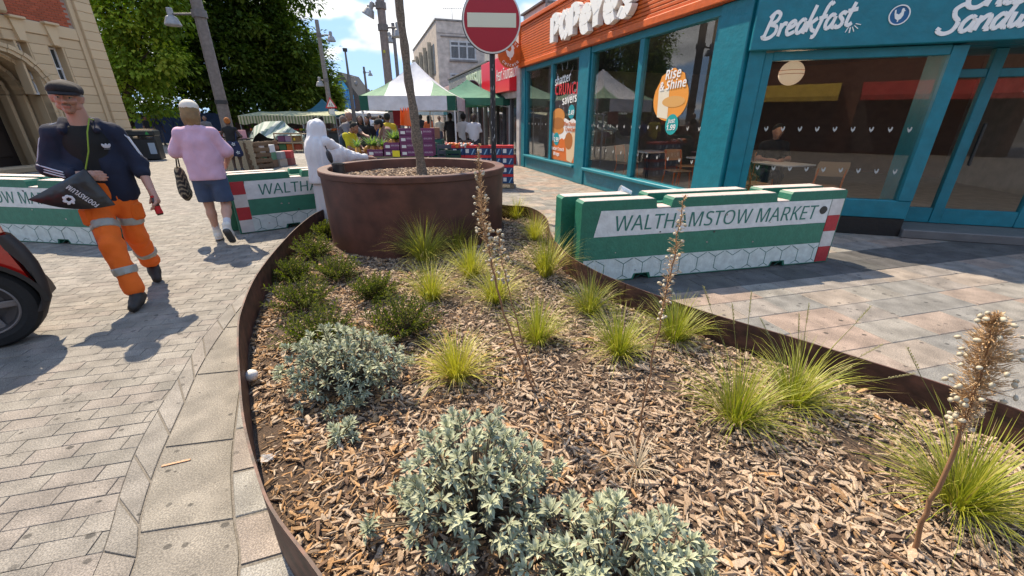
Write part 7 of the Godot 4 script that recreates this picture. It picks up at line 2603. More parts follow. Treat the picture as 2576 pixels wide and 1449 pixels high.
func dry_stalk(label: String, path_px: Array, d: float, r0: float, head0: float, pods: int, fuzz: int, spread: float, pod_r: float) -> void:
	var base := at(path_px[0][0], path_px[0][1], d)
	base.y = bed_y(base.x, base.z) - 0.01
	var t := thing("dry_flower_stalk", label, "dried plant", base, 0.0, "dried flower stalks in the bed")
	var pts := PackedVector3Array([Vector3.ZERO])
	for k in range(1, path_px.size()): pts.append(at(path_px[k][0], path_px[k][1], d) - base)
	var line := PackedVector3Array()
	var rad := PackedFloat32Array()
	for k in pts.size() - 1:
		for j in 5:
			line.append(pts[k].cubic_interpolate(pts[k + 1], pts[maxi(k - 1, 0)], pts[mini(k + 2, pts.size() - 1)], j / 5.0))
	line.append(pts[-1])
	for k in range(1, line.size()): line[k] += Vector3(fnl.get_noise_2d(k * 0.9, d), 0, fnl.get_noise_2d(k * 0.9, d + 9.0)) * 0.012
	for k in line.size(): rad.append(lerpf(r0, r0 * 0.35, float(k) / (line.size() - 1)))
	var g := Geo.new()
	g.col = Color(0.25, 0.13, 0.065)
	g.tube(line, rad, 8)
	obj("stem", g, vcm("twig", 0.85), t)
	g = Geo.new()
	var L := line.size() - 1
	for k in fuzz:
		var v := lerpf(head0, 1.0, rng.randf())
		var f := v * L
		var i := mini(int(f), L - 1)
		var p := line[i].lerp(line[i + 1], f - i)
		var dir := Vector3(rng.randfn(), rng.randfn() * 0.5 + 0.35, rng.randfn()).normalized()
		var taper := sin(PI * clampf((v - head0) / (1.0 - head0) * 0.85 + 0.12, 0, 1))
		g.col = Color(0.42, 0.25, 0.11).lerp(Color(0.60, 0.43, 0.25), rng.randf())
		var l := spread * taper * rng.randf_range(0.5, 1.0)
		g.tube(PackedVector3Array([p, p + dir * l * 0.6, p + dir * l + Vector3(0, l * 0.2, 0)]), PackedFloat32Array([0.0011, 0.0009, 0.0005]), 3, false)
		if rng.randf() < 0.5: leaf(g, p + dir * l * 0.8, (dir + Vector3(0, 0.3, 0)).normalized(), 0.012, 0.004, g.col, 0.2)
	stuff(obj("dry_filaments", g, vcm("twig", 0.85), t))
	var pod := Geo.new()
	pod.col = Color(0.42, 0.37, 0.27)
	pod.ell(Vector3.ZERO, Vector3.ONE, 10, 8)
	pod.col = Color(0.22, 0.16, 0.09)
	pod.rod(Vector3(0, 0.95, 0), Vector3(0, 1.5, 0), 0.12, 0.05, 5)
	var pm := pod.mesh()
	for k in pods:
		var v := lerpf(head0, 0.97, pow(rng.randf(), 1.3))
		var f := v * L
		var i := mini(int(f), L - 1)
		var p := line[i].lerp(line[i + 1], f - i)
		var a := rng.randf() * TAU
		var taper := sin(PI * clampf((v - head0) / (1.0 - head0) * 0.8 + 0.15, 0, 1))
		var q := p + Vector3(cos(a), rng.randf_range(-0.1, 0.5), sin(a)).normalized() * spread * taper * rng.randf_range(0.65, 1.1)
		var o := obj("seed_pod", pm, vcm("pod", 0.6), t)
		o.transform = Transform3D(Basis(Vector3(rng.randfn(), rng.randfn(), rng.randfn()).normalized(), rng.randf() * 3.0) * Basis.from_scale(Vector3(rng.randf_range(0.75, 1.2), rng.randf_range(0.9, 1.4), rng.randf_range(0.75, 1.2)) * pod_r), q)
		var g2 := Geo.new()
		g2.col = Color(0.33, 0.19, 0.08)
		g2.tube(PackedVector3Array([p, p.lerp(q, 0.6) - Vector3(0, 0.004, 0), q]), PackedFloat32Array([0.001, 0.0009, 0.0009]), 4, false)
		obj("pedicel", g2, vcm("twig", 0.85), t)
func plants() -> void:
	var c := gnd(878, 968, 0.08)
	c.y = bed_y(c.x, c.z)
	silver_shrub("silvery grey green shrub with one white trumpet flower", c, 0.37, 0.27, 0.36, 130, [Vector3(0.02, 0.04, 0.30), Vector3(0.12, 0.05, 0.24)])
	var t := thing("white_flower", "single white trumpet flower on the silvery shrub", "flower", at(796, 872, 2.12))
	var g := Geo.new()
	g.col = Color(0.74, 0.74, 0.72)
	g.lathe(PackedVector2Array([Vector2(0.003, -0.03), Vector2(0.006, -0.012), Vector2(0.016, 0.004), Vector2(0.025, 0.008)]), Vector3.ZERO, 12, Basis(Vector3.RIGHT, 0.7) * Basis(Vector3.BACK, 0.4))
	obj("petals", g, vcm("petal", 0.6), t)
	c = gnd(1195, 1290, 0.10)
	c.y = bed_y(c.x, c.z)
	silver_shrub("silvery shrub with brown spent flower heads in the middle of the bed", c, 0.30, 0.30, 0.37, 115, [Vector3(-0.28, 0.06, -0.02), Vector3(0.30, 0.08, -0.12), Vector3(-0.36, 0.03, 0.10), Vector3(0.27, 0.05, 0.05)])
	c = gnd(1530, 1490, 0.10)
	c.y = bed_y(c.x, c.z)
	silver_shrub("silvery shrub cut off by the near edge of the bed", c, 0.31, 0.25, 0.29, 100, [Vector3(0.30, 0.05, -0.02)])
	c = gnd(862, 1100, 0.08)
	c.y = bed_y(c.x, c.z)
	silver_shrub("small silvery sprig on its own beside the large silvery shrub", c, 0.09, 0.08, 0.11, 9, [])
	for e in [[822, 590, 0.18, 0.20, "dark evergreen shrub against the foot of the round planter"], [790, 640, 0.24, 0.22, "dark evergreen shrub second along from the round planter"], [740, 690, 0.20, 0.19, "dark evergreen shrub close to the steel edging joint"], [848, 690, 0.25, 0.22, "wide dark evergreen shrub in front of the round planter"], [762, 765, 0.27, 0.23, "broad dark evergreen shrub along the steel edging"], [945, 745, 0.20, 0.20, "dark evergreen shrub standing alone between the mulch and the grasses"], [805, 850, 0.28, 0.24, "dark evergreen shrub just behind the silvery shrub"], [1015, 840, 0.27, 0.25, "dark evergreen shrub between the silvery shrub and yellow grass"]]:
		c = gnd(e[0], e[1], 0.08)
		c.y = bed_y(c.x, c.z)
		hebe(e[4], c, e[2] * 1.08, e[3] * 1.08, 72)
	tuft("tall green grass tuft against the front of the round planter", 1068, 652, 0.36, 0.48, 300, 0.65)
	tuft("yellow green grass tuft in front of the tall tuft", 1085, 745, 0.24, 0.38, 200, 0.6)
	tuft("lime grass tuft beside the round planter's shaded front", 1185, 692, 0.28, 0.40, 220, 0.65)
	tuft("shaded grass tuft touching the round planter", 1150, 622, 0.28, 0.44, 200, 0.4)
	tuft("lime grass tuft behind the first dried stalk", 1245, 762, 0.28, 0.36, 220, 0.55)
	tuft("lime grass tuft alongside the barrier end", 1372, 702, 0.24, 0.44, 220, 0.7)
	tuft("lime grass tuft at the bend of the edging by the barrier", 1345, 610, 0.26, 0.36, 200, 0.65)
	tuft("bright grass tuft beyond the planter by the paving", 1300, 553, 0.30, 0.34, 200, 0.7)
	tuft("green grass tuft between the dried stalks", 1352, 862, 0.20, 0.32, 190, 0.4)
	tuft("grass tuft hugging the steel edging below the barrier", 1482, 792, 0.23, 0.32, 190, 0.5)
	tuft("green grass tuft beside the second dried stalk", 1555, 905, 0.22, 0.33, 210, 0.35)
	tuft("green grass tuft behind the second dried stalk", 1692, 872, 0.20, 0.32, 200, 0.35)
	tuft("yellow grass tuft beside the silvery shrub", 1150, 950, 0.21, 0.31, 230, 0.95)
	tuft("green grass tuft with seed stalks in the open mulch", 1845, 1075, 0.23, 0.34, 190, 0.3, [[1770, 722, 1.75], [1842, 765, 1.72], [1890, 735, 1.8], [1700, 900, 1.6]])
	tuft("spreading grass tuft with long seed stalks by the edging", 1985, 1035, 0.27, 0.35, 190, 0.4, [[2035, 765, 1.85], [2010, 790, 1.8], [2190, 772, 1.8], [2218, 868, 1.7], [1912, 800, 1.95], [2300, 940, 1.6], [2140, 925, 1.7]])
	tuft("large green grass tuft behind the thick dried stalk", 2400, 1290, 0.30, 0.36, 270, 0.4, [[2282, 875, 1.25], [2190, 1010, 1.1]])
	dry_stalk("tall dried flower stalk with pale round pods before the planter", [[1345, 1000], [1300, 880], [1262, 770], [1235, 650], [1215, 560], [1208, 470], [1205, 362]], 1.93, 0.0065, 0.42, 60, 420, 0.042, 0.0066)
	dry_stalk("thin dried flower stalk leaning beside the tallest one", [[1348, 995], [1315, 870], [1282, 740], [1262, 650], [1252, 575]], 1.96, 0.0042, 0.55, 28, 70, 0.040, 0.0075)
	dry_stalk("dried flower stalk with sparse pods in front of the barrier", [[1598, 1160], [1620, 1020], [1645, 880], [1675, 740], [1700, 620], [1725, 490]], 1.47, 0.0046, 0.50, 34, 260, 0.036, 0.0060)
	dry_stalk("thick dried flower stalk with a dense brown pod head", [[2262, 1449], [2330, 1290], [2405, 1130], [2455, 980], [2490, 870], [2510, 792]], 0.96, 0.0080, 0.46, 64, 1000, 0.072, 0.0066)
	# bleached leaves at the foot of the second stalk
	c = gnd(1600, 1190, 0.12)
	c.y = bed_y(c.x, c.z) + 0.01
	t = thing("withered_leaves", "bleached withered leaves curled at the foot of a dried stalk", "dried plant", c)
	for k in 26:
		g = Geo.new()
		var a := rng.randf() * TAU
		blade(g, Vector3(cos(a) * 0.01, 0.01, sin(a) * 0.01), Vector3(cos(a), rng.randf_range(0.5, 2.0), sin(a)).normalized(), rng.randf_range(0.12, 0.24), 0.003, rng.randf_range(0.5, 1.1), Color(0.46, 0.37, 0.27) * rng.randf_range(0.8, 1.15))
		obj("withered_leaf", g, grass_mat(), t)
	# litter
	t = thing("paper_ball", "crumpled white paper ball against the steel edging", "litter", gnd(633, 948, 0.09))
	g = Geo.new()
	g.col = Color(0.72, 0.68, 0.62)
	g.ell(Vector3(0, 0.01, 0), Vector3.ONE * 0.036, 12, 9)
	for i in g.v.size(): g.v[i] *= 1.0 + 0.25 * fnl.get_noise_3dv(g.v[i] * 60.0)
	obj("paper", g, vcm("card", 0.75), t)
	t = thing("plastic_scrap", "crumpled clear plastic scrap among the chips near the edging", "litter", gnd(672, 1160, 0.08))
	g = Geo.new()
	g.col = Color(0.55, 0.55, 0.56)
	for k in 9: g.tri(Vector3(rng.randf_range(-0.04, 0.04), rng.randf_range(0, 0.03), rng.randf_range(-0.03, 0.03)), Vector3(rng.randf_range(-0.04, 0.04), rng.randf_range(0, 0.03), rng.randf_range(-0.03, 0.03)), Vector3(rng.randf_range(-0.04, 0.04), rng.randf_range(0, 0.04), rng.randf_range(-0.03, 0.03)))
	obj("film", g, glass("scrap_film", Color(0.7, 0.7, 0.7), 0.4, 0.15), t)
	var s0 := gnd(407, 1174)
	var s1 := gnd(480, 1157)
	t = thing("wood_stick", "flat wooden stirrer stick lying on the concrete band", "stick", (s0 + s1) * 0.5 + Vector3(0, 0.004, 0), rad_to_deg(atan2(-(s1.z - s0.z), s1.x - s0.x)))
	g = Geo.new()
	g.col = Color(0.50, 0.28, 0.16)
	g.box(Vector3.ZERO, Vector3(s0.distance_to(s1), 0.003, 0.012), 0.001)
	obj("stick", g, vcm("card", 0.75), t)

# ---------- people: bodies and clothes meshed from bones with radii ----------
func sdf(bones: Array, cell: float, k: float, amp := 0.0, freq := 8.0, cuts := [], yk := 0.6) -> Geo:
	# bones: [a, b, ra, rb, squash(optional), carve(optional)]; cuts: [normal, offset] keeps normal.p < offset
	var lo := Vector3.ONE * 1e9
	var hi := -lo
	for b in bones:
		var r: float = maxf(b[2], b[3]) + k * 0.6 + cell * 2.5 + amp
		if b.size() > 5: continue
		lo = lo.min((b[0] as Vector3).min(b[1]) - Vector3.ONE * r)
		hi = hi.max((b[0] as Vector3).max(b[1]) + Vector3.ONE * r)
	var dim := ((hi - lo) / cell).ceil()
	var nx := int(dim.x) + 1
	var ny := int(dim.y) + 1
	var nz := int(dim.z) + 1
	var f := PackedFloat32Array()
	f.resize(nx * ny * nz)
	f.fill(1.0)
	for b in bones:
		var a: Vector3 = b[0]
		var s: Vector3 = b[4] if b.size() > 4 else Vector3.ONE
		var ra: float = b[2]
		var rb: float = b[3]
		var carve: bool = b.size() > 5
		var inv := Vector3.ONE / s
		var ab: Vector3 = ((b[1] as Vector3) - a) * inv
		var l2 := maxf(ab.length_squared(), 1e-9)
		var sm := minf(s.x, minf(s.y, s.z)) * 0.5 + 0.5
		var ext: Vector3 = s * maxf(ra, rb) + Vector3.ONE * (k + cell * 2.0 + amp)
		var p0 := (((a.min(b[1]) - ext - lo) / cell).floor()).clamp(Vector3.ZERO, dim)
		var p1 := (((a.max(b[1]) + ext - lo) / cell).ceil()).clamp(Vector3.ZERO, dim)
		for z in range(int(p0.z), int(p1.z) + 1):
			for y in range(int(p0.y), int(p1.y) + 1):
				var i := (z * ny + y) * nx + int(p0.x)
				var q := Vector3(lo.x + p0.x * cell, lo.y + y * cell, lo.z + z * cell)
				for x in range(int(p0.x), int(p1.x) + 1):
					var w := (q - a) * inv
					var t := clampf(w.dot(ab) / l2, 0.0, 1.0)
					var d := ((w - ab * t).length() - (ra + (rb - ra) * t)) * sm
					var o := f[i]
					if carve:
						f[i] = maxf(o, -d)
					elif d < o + k:
						var h := maxf(k - absf(o - d), 0.0) / k
						f[i] = minf(o, d) - h * h * k * 0.25
					i += 1
					q.x += cell
	if amp > 0.0 or cuts.size() > 0:
		for z in nz:
			for y in ny:
				var i := (z * ny + y) * nx
				for x in nx:
					if f[i] < cell * 3.0:
						var q := lo + Vector3(x, y, z) * cell
						if amp > 0.0 and f[i] > -cell * 4.0: f[i] += amp * fnl.get_noise_3d(q.x * freq, q.y * freq * yk, q.z * freq)
						for c in cuts:
							f[i] = maxf(f[i], (c[0] as Vector3).dot(q) - c[1])
					i += 1
	var g := Geo.new()
	var vi := {}
	var off := [0, 1, nx, nx + 1, nx * ny, nx * ny + 1, nx * ny + nx, nx * ny + nx + 1]
	var lim := cell * 4.0
	for z in nz - 1:
		for y in ny - 1:
			var i := (z * ny + y) * nx
			for x in nx - 1:
				if absf(f[i]) < lim:
					var m := 0
					for e in 8:
						if f[i + off[e]] < 0.0: m |= 1 << e
					if m != 0 and m != 255:
						var sum := Vector3.ZERO
						var cnt := 0
						for e in 8:
							for ax in 3:
								if e & (1 << ax): continue
								var e2: int = e | (1 << ax)
								var fa := f[i + off[e]]
								var fb := f[i + off[e2]]
								if (fa < 0.0) != (fb < 0.0):
									var p := Vector3(e & 1, (e >> 1) & 1, (e >> 2) & 1)
									p[ax] += fa / (fa - fb)
									sum += p
									cnt += 1
						vi[i] = g.v.size()
						g.v.append(lo + (Vector3(x, y, z) + sum / cnt) * cell)
				i += 1
	g.n.resize(g.v.size())
	var st := [1, nx, nx * ny]
	for i in vi:
		# the three cell edges that start at this corner
		for ax in 3:
			var fa := f[i]
			var fb: float = f[i + st[ax]]
			if (fa < 0.0) == (fb < 0.0): continue
			var u: int = st[(ax + 1) % 3]
			var w: int = st[(ax + 2) % 3]
			if not (vi.has(i - u) and vi.has(i - w) and vi.has(i - u - w)): continue
			var a: int = vi[i - u - w]
			var b: int = vi[i - w]
			var c: int = vi[i]
			var d: int = vi[i - u]
			if fa > 0.0:
				var s := b
				b = d
				d = s
			var nn := (g.v[c] - g.v[a]).cross(g.v[d] - g.v[b])
			for e in [a, b, c, d]: g.n[e] += nn
			g.ix.append_array(PackedInt32Array([a, c, b, a, d, c]))
	for i in g.n.size(): g.n[i] = g.n[i].normalized()
	g.c.resize(g.v.size())
	g.c.fill(Color.WHITE)
	g.u.resize(g.v.size())
	return g
func dye(g: Geo, c: Color, vary := 0.06) -> Geo:
	for i in g.c.size(): g.c[i] = c * (1.0 + vary * fnl.get_noise_3dv(g.v[i] * 9.0))
	return g
func add_geo(dst: Geo, src: Geo) -> void:
	join(dst, src, Vector3.ZERO)
func hand_bones(w: Vector3, d: Vector3, palm: Vector3, side: float, curl: float, spread := 0.25) -> Array:
	# w: wrist, d: towards the knuckles, palm: the way the palm faces, side: +1 when the thumb lies along d x palm
	var s := d.cross(palm).normalized() * side
	var kn := w + d * 0.085
	var out := [[w, kn, 0.026, 0.030, Vector3.ONE], [w + s * 0.012, kn + s * 0.022, 0.02, 0.017], [w - s * 0.012, kn - s * 0.022, 0.02, 0.016]]
	var lens := [0.075, 0.085, 0.078, 0.060]
	for k in 4:
		var lat := (1.5 - k) * 0.0185
		var root := kn + s * lat
		var dir := (d + s * (1.5 - k) * spread * 0.12 + palm * curl * 0.5).normalized()
		var p1: Vector3 = root + dir * lens[k] * 0.5
		var d2 := (dir + palm * curl).normalized()
		var p2: Vector3 = p1 + d2 * lens[k] * 0.32
		var p3: Vector3 = p2 + (d2 + palm * curl * 0.8).normalized() * lens[k] * 0.24
		out.append([root, p1, 0.0098, 0.0090])
		out.append([p1, p2, 0.0090, 0.0084])
		out.append([p2, p3, 0.0084, 0.0070])
	var tr := w + d * 0.028 + s * 0.028 + palm * 0.008
	var t1 := tr + (d * 0.7 + s * 0.75 + palm * 0.35).normalized() * 0.036
	var t2 := t1 + (d + s * 0.15 + palm * (0.4 + curl * 0.4)).normalized() * 0.032
	out.append([tr, t1, 0.0135, 0.0115])
	out.append([t1, t2, 0.0112, 0.0088])
	return out
func face_bones(c: Vector3, b0: Basis) -> Array:
	var o := []
	var b := b0.scaled(Vector3.ONE * 0.94)
	for e in [[0, 0.035, -0.014, 0, 0.030, -0.022, 0.091, 0.091], [0, 0.055, 0.018, 0, 0.0, 0.040, 0.066, 0.056], [0, -0.030, 0.030, 0, -0.082, 0.052, 0.056, 0.036], [-0.04, -0.055, 0.01, 0.04, -0.055, 0.01, 0.036, 0.036], [0, 0.014, 0.098, 0, -0.022, 0.114, 0.0085, 0.0125], [-0.011, -0.026, 0.101, 0.011, -0.026, 0.101, 0.009, 0.009], [-0.038, 0.024, 0.084, 0.038, 0.024, 0.084, 0.013, 0.013], [-0.044, -0.016, 0.066, -0.036, -0.020, 0.076, 0.020, 0.018], [0.044, -0.016, 0.066, 0.036, -0.020, 0.076, 0.020, 0.018], [-0.018, -0.052, 0.094, 0.018, -0.052, 0.094, 0.0075, 0.0075], [-0.014, -0.062, 0.093, 0.014, -0.062, 0.093, 0.008, 0.008], [0, -0.092, 0.080, 0, -0.094, 0.074, 0.018, 0.018]]:
		o.append([c + b * Vector3(e[0], e[1], e[2]), c + b * Vector3(e[3], e[4], e[5]), e[6] * 0.94, e[7] * 0.94])
	for s in [-1.0, 1.0]:
		o.append([c + b * Vector3(s * 0.086, 0.010, -0.006), c + b * Vector3(s * 0.084, -0.022, 0.002), 0.018, 0.011])
	for s in [-1.0, 1.0]:
		o.append([c + b * Vector3(s * 0.031, 0.006, 0.104), c + b * Vector3(s * 0.033, 0.006, 0.104), 0.0125, 0.0125, Vector3.ONE, true])
	return o
func joints(over: Dictionary) -> Dictionary:
	var j := {"head": Vector3(0, 1.62, 0.02), "neck": Vector3(0, 1.46, -0.01), "chest": Vector3(0, 1.30, 0.0), "belly": Vector3(0, 1.10, 0.01), "pelvis": Vector3(0, 0.95, 0)}
	for s in [[-1.0, "r"], [1.0, "l"]]:
		j["sh" + s[1]] = Vector3(s[0] * 0.165, 1.385, -0.01)
		j["el" + s[1]] = Vector3(s[0] * 0.25, 1.14, -0.03)
		j["wr" + s[1]] = Vector3(s[0] * 0.26, 0.90, 0.05)
		j["hip" + s[1]] = Vector3(s[0] * 0.09, 0.92, 0)
		j["kn" + s[1]] = Vector3(s[0] * 0.10, 0.50, 0.02)
		j["an" + s[1]] = Vector3(s[0] * 0.10, 0.09, -0.02)
		j["to" + s[1]] = Vector3(s[0] * 0.12, 0.035, 0.13)
	for k in over: j[k] = over[k]
	return j
func skin_mat() -> StandardMaterial3D:
	if mats.has("skin"): return mats["skin"]
	var m := vcm("skin", 0.55)
	m.subsurf_scatter_enabled = true
	m.subsurf_scatter_strength = 0.15
	return m
func cloth_mat() -> StandardMaterial3D:
	return vcm("garment", 0.9, noise_tex("weave", 256, 0.3, 2, 0.86, 1.0, FastNoiseLite.TYPE_SIMPLEX, 91), 9.0, normal_tex("wrinkle", 512, 0.012, 3, 8.0, 92), 0.5)
func shoe(j: Dictionary, s: String, called: String, c: Color, cell: float, parent: Node3D, boot := 0.0) -> void:
	var an: Vector3 = j["an" + s]
	var to: Vector3 = j["to" + s]
	var d := (to - an)
	var heel := an - Vector3(d.x, 0, d.z).normalized() * 0.045 + Vector3(0, -0.03, 0)
	var bones := [[heel, an + d * 0.4 + Vector3(0, -0.015, 0), 0.045, 0.046], [an + d * 0.3 + Vector3(0, -0.02, 0), to, 0.046, 0.038], [an, an + Vector3(0, 0.02 + boot, 0), 0.048, 0.05]]
	obj(called, dye(sdf(bones, cell, 0.03), c), vcm("shoe", 0.65), parent)
func person(label: String, at_: Vector3, turn: float, h: float, cfg: Dictionary) -> Node3D:
	# a figure of the middle distance: body, clothes, hair and shoes
	var j := joints(cfg.get("pose", {}))
	var t := thing("person", label, "person", at_, turn)
	var cell: float = cfg.get("cell", 0.026)
	var skin: Color = cfg.get("skin", Color(0.36, 0.20, 0.14))
	var hc: Vector3 = j["head"]
	var b: Basis = cfg.get("look", Basis.IDENTITY)
	var bones := [[j["neck"] + Vector3(0, 0.10, 0.01), j["neck"] - Vector3(0, 0.04, 0), 0.05, 0.058], [j["chest"], j["pelvis"], 0.11, 0.10, Vector3(1, 1, 0.75)]]
	for s in ["l", "r"]:
		bones.append([j["sh" + s], j["el" + s], 0.048, 0.040])
		bones.append([j["el" + s], j["wr" + s], 0.039, 0.027])
		var dd: Vector3 = (j["wr" + s] - j["el" + s]).normalized()
		bones.append([j["wr" + s], j["wr" + s] + dd * 0.09, 0.03, 0.033, Vector3(0.8, 1, 1)])
		bones.append([j["wr" + s] + dd * 0.09, j["wr" + s] + dd * 0.16 + Vector3(0, -0.01, 0.015), 0.026, 0.014])
		bones.append([j["wr" + s] + dd * 0.04, j["wr" + s] + dd * 0.09 + Vector3(0, 0, 0.04), 0.016, 0.011])
		bones.append([j["hip" + s], j["kn" + s], 0.075, 0.055])
		bones.append([j["kn" + s], j["an" + s], 0.055, 0.036])
	var g := sdf(bones, cell, 0.05)
	add_geo(g, sdf(face_bones(hc, b), minf(cell * 0.55, 0.013), 0.022))
	obj("body", dye(g, skin), skin_mat(), t)
	var top: Color = cfg.get("top", Color(0.5, 0.5, 0.5))
	var cm := cloth_mat()
	if top.a > 0:
		bones = [[j["shl"] - Vector3(0.02, 0, 0), j["shr"] + Vector3(0.02, 0, 0), 0.066, 0.066], [j["neck"] - Vector3(0, 0.02, 0), j["shl"], 0.055, 0.055], [j["neck"] - Vector3(0, 0.02, 0), j["shr"], 0.055, 0.055], [j["chest"], j["belly"], 0.165, 0.155, Vector3(1, 1, 0.72)], [j["belly"], j["pelvis"], 0.155, 0.165, Vector3(1, 1, 0.75)]]
		var sl: String = cfg.get("sleeve", "short")
		for s in ["l", "r"]:
			if sl == "none": continue
			var el: Vector3 = j["el" + s]
			var sh: Vector3 = j["sh" + s]
			if sl == "short": bones.append([sh, sh.lerp(el, 0.72), 0.060, 0.062])
			else:
				bones.append([sh, el, 0.060, 0.054])
				bones.append([el, el.lerp(j["wr" + s], 0.93), 0.054, 0.042])
		obj("top", dye(sdf(bones, cell, 0.06, 0.012, 7.0, [[Vector3(0, -1, 0), -(j["pelvis"].y - cfg.get("hem", 0.08))]]), top), cm, t)
	var low: Color = cfg.get("low", Color(0.06, 0.07, 0.10))
	var kind: String = cfg.get("kind", "trousers")
	if kind != "none":
		bones = [[j["pelvis"], j["pelvis"] - Vector3(0, 0.04, 0), 0.155, 0.15, Vector3(1, 1, 0.78)]]
		if kind == "skirt":
			bones.append([j["pelvis"] - Vector3(0, 0.05, 0), Vector3(0, cfg.get("hemline", 0.35), 0), 0.16, 0.24, Vector3(1, 1, 0.9)])
		else:
			for s in ["l", "r"]:
				var e: Vector3 = j["kn" + s]
				bones.append([j["hip" + s], e if kind == "trousers" else (j["hip" + s] as Vector3).lerp(e, 0.95), 0.092, 0.072 if kind == "trousers" else 0.085])
				if kind == "trousers": bones.append([e, (e as Vector3).lerp(j["an" + s], 0.92), 0.070, 0.056])
		var cuts := [[Vector3(0, 1, 0), j["pelvis"].y + 0.10]]
		if kind == "skirt": cuts.append([Vector3(0, -1, 0), -cfg.get("hemline", 0.35)])
		obj("lower_garment", dye(sdf(bones, cell, 0.04, 0.010, 7.0, cuts), low), cm, t)
	for s in ["l", "r"]: shoe(j, s, "shoe", cfg.get("shoes", Color(0.03, 0.03, 0.03)), maxf(cell * 0.8, 0.014), t)
	var hair: String = cfg.get("hair", "short")
	var hcol: Color = cfg.get("hair_colour", Color(0.015, 0.012, 0.01))
	if hair != "bald":
		bones = [[hc + b * Vector3(0, 0.052, -0.028), hc + b * Vector3(0, 0.03, -0.045), 0.093, 0.088]]
		if hair == "bun": bones.append([hc + b * Vector3(0, 0.09, -0.12), hc + b * Vector3(0, 0.09, -0.12), 0.05, 0.05])
		if hair == "long":
			bones.append([hc + b * Vector3(0, 0.0, -0.05), hc + b * Vector3(0, -0.22, -0.08), 0.085, 0.07])
			for s in [-1.0, 1.0]: bones.append([hc + b * Vector3(s * 0.07, 0.0, -0.01), hc + b * Vector3(s * 0.09, -0.2, 0.02), 0.035, 0.03])
		bones.append([hc + b * Vector3(0, -0.03, 0.10), hc + b * Vector3(0, -0.06, 0.10), 0.085, 0.085, Vector3.ONE, true])
		obj("hair", dye(sdf(bones, minf(cell * 0.6, 0.015), 0.02, 0.006, 30.0), hcol), cm, t)
	if cfg.has("cap"):
		cap(t, hc, b, cfg["cap"], cfg.get("cap_back", false))
	return t
func cap(t: Node3D, hc: Vector3, b: Basis, c: Color, backwards := false) -> void:
	var o := Node3D.new()
	o.name = "cap"
	t.add_child(o, true)
	o.transform = Transform3D(b * (Basis(Vector3.UP, PI) if backwards else Basis.IDENTITY), hc + b * Vector3(0, 0.055, -0.012))
	var bones := [[Vector3(0, 0.012, 0), Vector3(0, 0.008, 0), 0.106, 0.106, Vector3(0.92, 0.88, 1.02)]]
	obj("crown", dye(sdf(bones, 0.009, 0.02, 0.003, 20.0, [[Vector3(0, -1, 0.0), 0.008]]), c), cloth_mat(), o)
	var g := Geo.new()
	g.col = c * 0.9
	var r0 := PackedVector3Array()
	var r1 := PackedVector3Array()
	for k in 15:
		var a := PI * k / 14.0
		r0.append(Vector3(cos(a) * 0.094, 0.004, sin(a) * 0.098))
		r1.append(Vector3(cos(a) * 0.088, -0.012 - 0.012 * sin(a) - 0.02 * absf(cos(a)), 0.02 + sin(a) * 0.150))
	g.ring_strip([r0, r1], false)
	for k in 15:
		r0[k].y -= 0.006
		r1[k].y -= 0.005
	g.ring_strip([r1, r0], false)
	obj("peak", g, cloth_mat(), o)
func stripe(line: Array, w: float, c: Color, t: Node3D, called: String, m: Material) -> void:
	var g := Geo.new()
	g.col = c
	var p := PackedVector3Array()
	for e in line: p.append(e)
	g.tube(p, PackedFloat32Array([w]), 6)
	obj(called, g, m, t)

func people() -> void:
	worker()
	pink_shirt()
	robed_woman()
	crowd()

